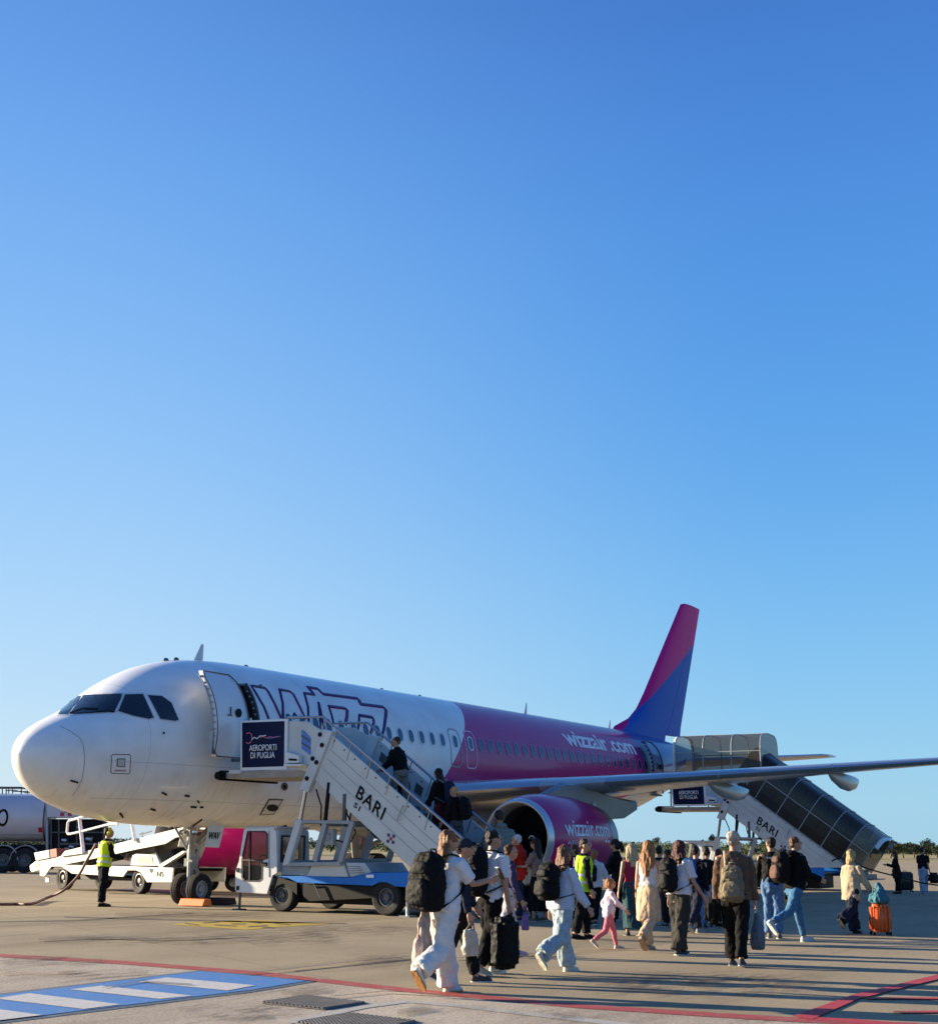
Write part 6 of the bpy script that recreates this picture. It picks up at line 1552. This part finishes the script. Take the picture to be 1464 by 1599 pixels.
mb = MB(); mb.obox(p7['HP'](.054,.017,.006), (.012,.032,.018), Matrix.Rotation(R(-25),3,'Z')); mb.obox(p7['HP'](.054,-.017,.006), (.012,.032,.018), Matrix.Rotation(R(-25),3,'Z')); mb.obox(p7['HP'](.054,0,.010), (.012,.07,.006), Matrix.Rotation(R(-25),3,'Z')); put(mb.mesh('sunglasses'), 'sunglasses', m_glass, p7['body'])
p8 = make_person(928,1446,1325,70, 'person in white hooded top and black leggings beside the ramp agent', female=True, legs=((10,4,0),(-10,14,8)), arms=((10,8,30),(20,14,50)), top=dict(c=(.60,.58,.62), sleeve='long', loose=.026, hem=.50, hood=1, name='hoodie', fold=.012),
    bottom=dict(c=BLK, kind='legging'), hair=dict(c=(.25,.11,.05), kind='pony'), shoe=(.05,.05,.05), sole=(.8,.8,.8))
backpack(p8, (.02,.018,.02), 'small dark backpack on the person in white hooded top', (.10,.14,.22), .68, straps=1)
p9 = make_person(966,1441,1309,165, 'woman in black coat with ponytail looking at a phone beside the engine', female=True, legs=((10,4,0),(-12,12,8)), arms=((36,8,70,6),(20,8,40)), headtilt=8,
    top=dict(c=(.010,.010,.012), sleeve='long', loose=.020, hem=.40, name='coat'), bottom=dict(c=(.012,.012,.014), kind='wide'), hair=dict(c=DARKH, kind='pony'), shoe=(.03,.03,.03), sole=(.2,.2,.2))
phone(p9, 0, 'phone held by the woman in black coat'); backpack(p9, (.012,.012,.013), 'small black bag on the back of the woman in black coat', (.07,.12,.14), .68, straps=1)
p10 = make_person(951,1482,1370,12, 'small girl in pale pink jacket and pink trousers skipping along', female=True, child=True, legs=((22,10,0),(-20,34,40)), arms=((-22,14,40),(28,10,20)),
    top=dict(c=(.72,.60,.68), sleeve='long', loose=.02, hem=.45, name='jacket'), bottom=dict(c=(.62,.17,.22), kind='slim'), hair=dict(c=(.30,.13,.05), kind='pigtails'), shoe=(.42,.38,.34), sole=(.6,.56,.48), fine=.0075)
p11 = make_person(989,1462,1316,100, 'blonde woman in crimson top and long teal skirt partly hidden', female=True, legs=((10,4,0),(-10,8,4)), arms=((-8,12,10),(10,8,10)), top=dict(c=(.30,.02,.05), sleeve='none'), bottom=dict(c=(.025,.06,.07), kind='skirt', len=.09),
    hair=dict(c=(.42,.31,.18), kind='long'), shoe=(.05,.05,.05), sole=(.2,.2,.2))
p12 = make_person(1014,1485,1310,58, 'woman with very long auburn hair, white top and beige wrap over beige trousers', female=True, legs=((12,4,-2),(-16,34,45)), arms=((-4,7,10),(6,9,14)),
    top=dict(c=(.66,.62,.58), sleeve='none', loose=.010, hem=.58), bottom=dict(c=(.52,.37,.24), kind='skirt', len=.28, under=(.50,.36,.24)), hair=dict(c=(.26,.115,.045), kind='vlong'), shoe=(.30,.24,.20), sole=(.40,.26,.16), skinc=(.42,.22,.14), fine=.0075)
carry(p12, 'box', 1, (.12,.09,.20), (.012,.012,.014), 'small black crossbody bag on the hip of the woman in beige', 'handbag', 'handbag', -.10)
p13 = make_person(1062,1492,1311,40, 'woman with dark red hair, white t-shirt and baggy dark trousers', female=True, legs=((8,4,0),(-6,8,4)), arms=((-4,8,10),(10,14,25)),
    top=dict(c=(.70,.68,.72), sleeve='short', loose=.022, hem=.52), bottom=dict(c=(.035,.033,.030), kind='wide'), hair=dict(c=(.065,.016,.014), kind='long'), shoe=(.05,.05,.05), sole=(.72,.70,.66), fine=.0078)
backpack(p13, (.020,.020,.024), 'charcoal backpack on the woman with dark red hair', (.13,.17,.30), .68)
p14 = make_person(1088,1458,1318,50, 'person with vivid blue backpack between the red haired woman and the man in brown', legs=((16,4,0),(-18,26,30)), top=dict(c=(.014,.016,.03), sleeve='long'), bottom=dict(c=(.018,.022,.04), kind='straight'), hair=dict(c=DARKH, kind='short'), shoe=(.25,.25,.24), sole=(.5,.48,.42))
backpack(p14, (.015,.075,.30), 'vivid blue backpack in the middle of the crowd', (.11,.16,.28), .70, strap=(.01,.04,.14))
p14b = make_person(1106,1450,1322,70, 'person in black jacket and light blue jeans just left of the man in brown', legs=((6,4,0),(-6,8,2)), top=dict(c=(.012,.012,.015), sleeve='long', loose=.02, name='jacket'), bottom=dict(c=(.10,.20,.36), kind='straight'), hair=dict(c=DARKH, kind='short'), shoe=(.05,.06,.08), sole=(.5,.5,.5))
p14c = make_person(1047,1448,1326,120, 'person in dark clothes nearly hidden behind the charcoal backpack', legs=((6,4,0),(-6,8,2)), top=dict(c=(.015,.013,.016), sleeve='long', name='jacket'), bottom=dict(c=(.02,.02,.03), kind='straight'), hair=dict(c=DARKH, kind='short'), shoe=(.05,.05,.05), sole=(.5,.5,.5))
p12b = make_person(900,1436,1318,200, 'person in burgundy top glimpsed between the auburn haired woman and the engine', female=True, legs=((6,4,0),(-6,8,4)), top=dict(c=(.13,.02,.03), sleeve='long'), bottom=dict(c=(.02,.02,.03), kind='straight'), hair=dict(c=(.10,.03,.015), kind='bob'), shoe=BLK, sole=BLK)
p12c = make_person(1031,1444,1320,60, 'person in black vest top just behind the very long auburn hair', legs=((8,4,0),(-8,10,4)), top=dict(c=(.015,.015,.018), sleeve='short'), bottom=dict(c=(.03,.04,.07), kind='straight'), hair=dict(c=DARKH, kind='short'), shoe=(.3,.3,.3), sole=(.5,.5,.5))
p14d = make_person(1124,1447,1325,40, 'person in maroon jacket right behind the left shoulder of the man in beige cap', legs=((8,4,0),(-8,10,4)), top=dict(c=(.06,.015,.02), sleeve='long', name='jacket'), bottom=dict(c=(.015,.015,.02), kind='straight'), hair=dict(c=BRN, kind='short'), shoe=BLK, sole=BLK)
p15 = make_person(1151,1509,1296,72, 'broad man in beige cap and brown shirt with khaki rucksack', legs=((9,3,0),(-9,12,4)), arms=((-6,5,14),(4,5,12)), build=1.04, turn=-18,
    top=dict(c=(.105,.065,.045), sleeve='long', loose=.020, hem=.49, fold=.010), bottom=dict(c=(.016,.015,.016), kind='straight'), hair=dict(c=(.25,.23,.21), kind='short'), hat=dict(c=(.42,.35,.28), c2=(.03,.03,.035)), shoe=(.06,.06,.07), sole=(.35,.37,.42), fine=.0075)
backpack(p15, (.16,.13,.085), 'khaki rucksack hanging low on the man in beige cap', (.13,.17,.27), .60, strap=(.26,.23,.17), pocketc=(.22,.17,.11), straps=1)
carry(p15, 'plastic', 1, (.26,.18,.46), (.10,.12,.15), 'translucent plastic bag in the right hand of the man in beige cap', 'plastic bag', 'plastic_bag', .02, col2=(.4,.45,.5))
carry(p15, 'box', 0, (.28,.20,.30), (.014,.014,.015), 'round black bag at the left side of the man in beige cap', 'shoulder bag', 'shoulder_bag', -.12, dy=.04)
p16 = make_person(1209,1466,1306,78, 'young man in black t-shirt and blue jeans with sunglasses on his head', legs=((6,3,0),(-6,6,2)), arms=((8,9,30),(6,9,30)), top=dict(c=(.012,.012,.013), sleeve='long', loose=.016, hem=.51), bottom=dict(c=(.085,.16,.30), kind='straight'), hair=dict(c=DARKH, kind='short'), shoe=(.10,.10,.10), sole=(.5,.5,.5), turn=25)
text_back = text_bm('TOUR', 1.0, .02)
bmT, wT, hT = text_back; U_ = p16['U']
for v in bmT.verts:
    yy = -.05+.10*(v.co.x/wT); zz = .775+.018*(v.co.y/hT); v.co = U_(-.078-.0*abs(yy), -yy, zz)
mb = MB(); mb.bm.free(); mb.bm = bmT; put(mb.mesh('lettering'), 'lettering', m_letter, p16['body'])
carry(p16, 'box', 1, (.2,.16,.34), (.013,.012,.013), 'black bag between the two young men', 'bag', 'shoulder_bag', -.02)
p17 = make_person(1244,1472,1303,25, 'young man in black hooded jacket and slim blue jeans striding right', legs=((16,2,-4),(-26,42,50)), arms=((6,10,62,10),(14,10,60,10)), top=dict(c=(.013,.013,.016), sleeve='long', loose=.022, hem=.50, hood=1, name='hoodie', fold=.010),
    bottom=dict(c=(.05,.14,.26), kind='slim'), hair=dict(c=(.10,.045,.02), kind='short'), shoe=(.42,.44,.44), sole=(.62,.66,.64), turn=-10, fine=.0075)
backpack(p17, (.016,.014,.015), 'black and brown backpack on the young man striding right', (.15,.17,.30), .70, pocketc=(.11,.06,.045))
p18 = make_person(1333,1459,1325,40, 'blonde woman in beige blazer and navy trousers pulling luggage', female=True, legs=((14,4,-2),(-24,40,48)), arms=((0,6,12),(16,14,14,-6)), top=dict(c=(.40,.31,.21), sleeve='long', loose=.022, hem=.40, name='blazer', fold=.010),
    bottom=dict(c=(.014,.018,.035), kind='wide'), hair=dict(c=(.42,.28,.12), kind='bob'), shoe=(.03,.03,.03), sole=(.06,.06,.06), fine=.0078)
def suitcase(u, v, w_, d_, hh, col, label, ang=0, hndl=.25, group='wheeled suitcases'):
    g = G(u, v); z0 = .05; rt = bpy.data.objects.new('suitcase', None); rt.location = g; rt.rotation_euler = (0,0,PSI-pi/2+R(ang)); rt.empty_display_size = .2; COL.objects.link(rt); props(rt, label, 'suitcase', group)
    mb = MB(); bm = mb.bm; bmesh.ops.create_cube(bm, size=1, matrix=Matrix.Translation((0,0,z0+hh/2)) @ Matrix.Diagonal((w_,d_,hh,1))); bmesh.ops.bevel(bm, geom=bm.edges[:], offset=.05, segments=4, affect='EDGES')
    sh_ = put(mb.mesh('shell', True), 'shell', mat('suitcase_%s' % label[:6], col, .3, 0, .1, 6, coat=.3), rt)
    mb = MB()
    for k in range(5): mb.obox((-w_*.36+w_*.18*k, 0, z0+hh/2), (.018, d_+.012, hh*.86))
    put(mb.mesh('ribs'), 'ribs', mat('suitcase_%s' % label[:6], col), rt)
    for sx in (-1,1):
        for sy in (-1,1):
            mb = MB().lathe([(-.012,0),(-.012,.026),(.012,.026),(.012,0)], (sx*w_*.4, sy*d_*.38, .028), (0,1,0), 14); mb.obox((sx*w_*.4, sy*d_*.38, .05), (.03,.03,.03)); put(mb.mesh('caster'), 'caster', m_rubber, rt)
    mb = MB()
    if hndl: mb.tube([(-.09,0,z0+hh-.02),(-.09,0,z0+hh+hndl),(.09,0,z0+hh+hndl),(.09,0,z0+hh-.02)], .011, 6)
    else: mb.tube([(-.06,0,z0+hh-.01),(-.05,0,z0+hh+.03),(.05,0,z0+hh+.03),(.06,0,z0+hh-.01)], .012, 6)
    put(mb.mesh('handle'), 'handle', m_dgrey, rt); return rt
suitcase(1375,1461,.34,.24,.46,(.62,.10,.015),'orange hard shell suitcase beside the woman in beige blazer')
b_ = G(1376,1461); mb = MB(); mb.rings([[V((b_.x,b_.y,.52))+V((r_*cos(a)*.19, r_*sin(a)*.15, q)) for a in [2*pi*k/16 for k in range(16)]] for q, r_ in ((0,.8),(.05,1.05),(.13,1),(.22,.55),(.30,.3),(.34,.15))])
me = vox(mb, .012, 1, fold(.025,(12,12,5),4)); me.transform(Matrix.Translation(-V((b_.x,b_.y,.52)))); o = put(me, 'soft_bag', cloth((.05,.15,.19))); o.location = (b_.x,b_.y,.52); props(o, 'teal soft bag sitting on the orange suitcase', 'bag')
p19 = make_person(1402,1396,1329,170, 'distant dark haired woman in dark coat standing beside a black suitcase', female=True, legs=((4,2,0),(-4,4,0)), arms=((30,8,70,10),(6,8,10)), top=dict(c=(.03,.022,.02), sleeve='long', hem=.36, loose=.022, name='coat'), bottom=dict(c=BLK, kind='straight'), hair=dict(c=DARKH, kind='vlong'), shoe=BLK, sole=BLK, fine=.012)
suitcase(1414,1393,.50,.30,.62,(.012,.012,.014),'dark suitcase standing by the distant woman in dark coat', 0, .0)
p20 = make_person(1443,1396,1323,40, 'distant person in black top and pale jeans at the right edge', legs=((4,2,0),(-4,4,0)), top=dict(c=(.02,.02,.025), sleeve='short', loose=.02), bottom=dict(c=(.30,.38,.50), kind='wide'), hair=dict(c=DARKH, kind='short'), shoe=(.4,.45,.55), sole=(.5,.5,.5), fine=.012, layer=None)
carry(p20, 'box', 1, (.42,.26,.34), (.02,.02,.022), 'large black bag in the hand of the distant person in pale jeans', 'holdall', 'holdall', -.06, dy=-.12)
# on the front stairs: stair surface height at a given distance from the jet
def stair_pt(u, v, X=4.98): return PX(u, v, X)
def on_steps(u, vt, Hh, X=4.95):
    """person whose head top is at (u, vt); feet on the step below"""
    p = PX(u, vt, X); y = p.y; zs_ = 3.16+(.42-3.16)*((y+4.65)/(-9.1+4.65)); return V((X, y, max(0.0,zs_))), p.z-max(0.0,zs_)
def step_z(y): return 3.16+(.42-3.16)*((y+4.65)/(-9.15+4.65)) if y < -4.65 else 3.16
for (u, vt, nm) in ((629,1160,'a'),(691,1206,'b'),(712,1231,'c')):
    pass
def climber(u, vt, X, Hm, **k):
    # find y such that the head top of a person of height Hm standing on the steps projects to row vt near column u
    best = None
    for i in range(200):
        y = -4.6-i*.03; z = step_z(y)+Hm; q = V((X,y,z)); d = q-CAM; zz = d.dot(FW); uu = 732+FPX*d.dot(RT)/zz; vv = 799.5-FPX*d.dot(UP)/zz
        e = abs(uu-u)+.3*abs(vv-vt)
        if best is None or e < best[0]: best = (e, y, uu, vv)
    print('climber', u, vt, best)
    return V((X, best[1], step_z(best[1])))
FB = math.degrees(0)  # facing the jet (+y) : world yaw 90deg
facejet = 90-(math.degrees(PSI)-90)
p21 = make_person(0,0,0, facejet, 'man in black jacket and grey trousers highest on the open stairs', ground=climber(628,1160,4.95,1.60), H=1.62, legs=((28,40,0),(-8,4,0)), arms=((14,10,40),(-4,10,10)), lean=14, turn=35,
    top=dict(c=(.012,.013,.018), sleeve='long', loose=.026, name='jacket'), bottom=dict(c=(.17,.16,.15), kind='straight'), hair=dict(c=(.04,.022,.015), kind='short'), shoe=BLK, sole=BLK, fine=.010)
carry(p21, 'box', 1, (.30,.16,.48), (.013,.014,.022), 'dark case carried up the stairs by the man in grey trousers', 'case', 'travel_case', -.02)
p22 = make_person(0,0,0, facejet, 'person in black coat and maroon skirt in the middle of the open stairs', ground=climber(690,1206,4.80,1.58), H=1.6, female=True, legs=((24,36,0),(-6,4,0)), arms=((10,10,20),(0,10,10)), lean=8,
    top=dict(c=(.013,.012,.016), sleeve='long', loose=.024, name='jacket'), bottom=dict(c=(.07,.010,.014), kind='skirt', len=.16), hair=dict(c=DARKH, kind='long'), shoe=BLK, sole=BLK, fine=.010)
backpack(p22, (.012,.018,.05), 'navy backpack with pale straps on the person in maroon skirt', (.12,.17,.30), .66, strap=(.25,.28,.35))
p23 = make_person(0,0,0, facejet, 'blond boy in black jacket climbing lowest on the stairs behind a backpack', ground=climber(713,1231,4.62,1.48), H=1.5, legs=((22,34,0),(-6,4,0)), arms=((10,10,20),(0,10,10)), lean=6,
    top=dict(c=(.016,.015,.016), sleeve='long', loose=.026, name='jacket'), bottom=dict(c=(.05,.06,.08), kind='straight'), hair=dict(c=(.45,.27,.11), kind='short'), shoe=BLK, sole=BLK, fine=.010)
backpack(p23, (.013,.013,.014), 'black backpack on the blond boy on the stairs', (.13,.18,.30), .68)
p24 = make_person(783,1432,1264,110, 'tall man in grey green jacket at the foot of the stairs before the engine', legs=((8,4,0),(-6,6,0)), lean=10, top=dict(c=(.20,.22,.19), sleeve='long', loose=.03, hem=.46, name='jacket', hood=1), bottom=dict(c=(.03,.03,.04), kind='straight'), hair=dict(c=(.05,.03,.02), kind='short'), shoe=BLK, sole=BLK, headtilt=20)
# ramp worker by the nose
pc = make_person(158,1416,1291,30, 'ramp worker in yellow hi-vis vest and ear defenders standing under the nose', legs=((3,1,0),(-2,2,0)), arms=((4,8,12),(18,8,60)), turn=-20, top=dict(c=(.014,.018,.022), sleeve='long'), layer=dict(c=(.62,.85,.02), hem=.50, bands=True, name='hi_vis_vest'),
    bottom=dict(c=(.012,.016,.028), kind='straight'), hair=dict(c=DARKH, kind='short'), shoe=(.02,.02,.022), sole=(.03,.03,.03), fine=.009)
mb = MB(); 
for s in (-1,1): mb.ell(pc['HP'](0,s*.052,-.002), .022*pc['h'], .012*pc['h'], .024*pc['h'], None, 12, 8)
mb.tube([pc['HP'](0,.054*cos(a),.075*sin(a)) for a in [pi*k/10 for k in range(11)]], .006*pc['h'], 6)
put(mb.mesh('ear_defenders', True), 'ear_defenders', mat('ear_defender_yellow', (.55,.70,.03), .4), pc['body'])
mb = MB(); hw = pc['AJ'][1][2]; mb.obox(hw+V((.08,0,.05)), (.05,.04,.12)); mb.tube([hw+V((.08,0,.1)), hw+V((.09,0,.32))], .006, 6); o = put(mb.mesh('handset'), 'handset', m_dgrey); o.location = pc['g']; o.rotation_euler = (0,0,pc['yaw']); props(o, 'black handset in the hand of the ramp worker under the nose', 'handset')

# ------------------------------------------------------------------ trees beyond the airfield
def leafmat(name, c):
    m = mat(name, c, .7, 0, .45, .9, spec=.2); return m
m_lf = [leafmat('olive_leaves', (.030,.045,.014)), leafmat('pine_leaves', (.018,.030,.013)), leafmat('scrub_leaves', (.045,.055,.02))]
m_bark = mat('bark', (.10,.07,.05), .9, 0, .3, 4)
def leafclump(bm, c, rx, rz, n, rnd, sz):
    for _ in range(n):
        d = V((rnd.gauss(0,1), rnd.gauss(0,1), rnd.gauss(0,1))).normalized(); r_ = rnd.uniform(.55,1.0)
        p = V(c)+V((d.x*rx*r_, d.y*rx*r_, d.z*rz*r_)); a = V((rnd.gauss(0,1), rnd.gauss(0,1), rnd.gauss(0,1))).normalized(); b = a.orthogonal().normalized(); s = sz*rnd.uniform(.6,1.3)
        bm.faces.new([bm.verts.new(p+a*s), bm.verts.new(p+b*s*.7), bm.verts.new(p-a*s), bm.verts.new(p-b*s*.7)])
def tree_parts(seed, H_, W_, kind, n=900):
    rnd = random.Random(seed); tm = MB(); cm = MB()
    tm.tube([(0,0,-.2),(.1*rnd.uniform(-1,1),0,H_*.3),(.3*rnd.uniform(-1,1),.2,H_*.62)], [H_*.035,H_*.026,H_*.012], 8)
    cl = []
    for k in range(9):
        a = rnd.uniform(0,2*pi); r_ = rnd.uniform(.1,.36)*W_; z = H_*rnd.uniform(.38,.86)
        cl.append((r_*cos(a), r_*sin(a), z)); tm.tube([(0,0,H_*.3),(r_*cos(a)*.6,r_*sin(a)*.6,z*.85),(r_*cos(a),r_*sin(a),z)], [H_*.016,H_*.01,H_*.004], 5)
    for c in cl: leafclump(cm.bm, c, W_*.20*rnd.uniform(.8,1.3), H_*.14*rnd.uniform(.8,1.3), n//9, rnd, H_*.035)
    return tm.mesh('trunk'), cm.mesh('crown')
TP = [tree_parts(s, 1, w_, 0) for s, w_ in ((1,1.0),(2,1.3),(3,.9),(4,1.5))]
def tree(u, d_, top_v, w_, k, label, m=0, nm='broadleaf_tree', group='trees beyond the airfield'):
    """ground distance d_ along the line of sight of column u; height so the crown top reaches row top_v"""
    dr_ = ray(u, 1322); dr_.z = 0; dr_.normalize(); p = C0+dr_*d_; lo, hi = .5, 30
    for _ in range(30):
        mid = (lo+hi)/2; q = V((p.x,p.y,mid)); dd_ = q-CAM; vv = 799.5-FPX*dd_.dot(UP)/dd_.dot(FW)
        if vv > top_v: lo = mid
        else: hi = mid
    hh = lo; rt = bpy.data.objects.new(nm, None); COL.objects.link(rt); rt.location = (p.x,p.y,0); rt.scale = (hh*w_,hh*w_,hh); rt.rotation_euler = (0,0,u*1.3); props(rt, label, 'tree', group)
    for me, n_, mm in ((TP[k][0],'trunk',m_bark),(TP[k][1],'crown',m_lf[m])):
        me2 = me.copy(); me2.materials.clear(); me2.materials.append(mm); o = bpy.data.objects.new(n_, me2); COL.objects.link(o); o.parent = rt
TL = [(1358,255,1316,1.9,3,'low dark tree just right of the smoked canopy foot',1),(1372,250,1310,1.8,1,'broad rounded tree between the canopy foot and the distant woman',0),(1388,262,1311,1.7,0,'second rounded tree behind the distant dark haired woman',1),
      (1410,268,1314,1.7,3,'low tree behind the head of the distant dark haired woman',0),(1426,275,1316,1.8,1,'low spreading tree left of the flat topped pine',1),(1447,300,1309,1.0,2,'tallest dark pine at the right edge',1),(1462,280,1316,1.9,3,'low tree cut by the right edge',0),(1480,280,1314,1.8,1,'low tree just outside the right edge',1),
      (1399,258,1318,1.6,2,'small bush like tree between two rounded trees',2),(1437,262,1319,1.7,0,'small pale tree below the tallest dark pine',2),
      (1113,520,1303,.9,2,'slim dark tree left of the rear stairs lift legs',1),(1023,600,1307,1.0,0,'slightly taller tree beside the engine nozzle',0),(1180,420,1312,1.6,1,'low tree seen under the rear stairs',0)]
for a in TL: tree(*a)
# far scrub and woods: nobody could count it
mb = MB(); rnd = random.Random(11)
for k in range(640):
    u = rnd.uniform(-260,1720); 
    if k % 3 == 0 and u < 1300: d_ = rnd.uniform(330,430); hh = rnd.uniform(1.9,2.9)
    else: d_ = rnd.uniform(430,760); hh = rnd.uniform(2.6,5.2)*(d_/640)**.5
    dr_ = ray(u, 1322); dr_.z = 0; dr_.normalize(); p = C0+dr_*d_; w_ = hh*rnd.uniform(1.0,2.2)
    for q in range(4): leafclump(mb.bm, (p.x+rnd.uniform(-.9,.9)*w_, p.y+rnd.uniform(-.9,.9)*w_, hh*rnd.uniform(.25,.58)), w_*.6, hh*.38, 40, rnd, hh*.11)
o = mb.build('far_woodland', m_lf[0], None, recalc=False); props(o, 'dark green line of scrub and trees along the horizon', 'woodland', None, 'stuff')

if SC2: bpy.data.scenes.remove(SC2)
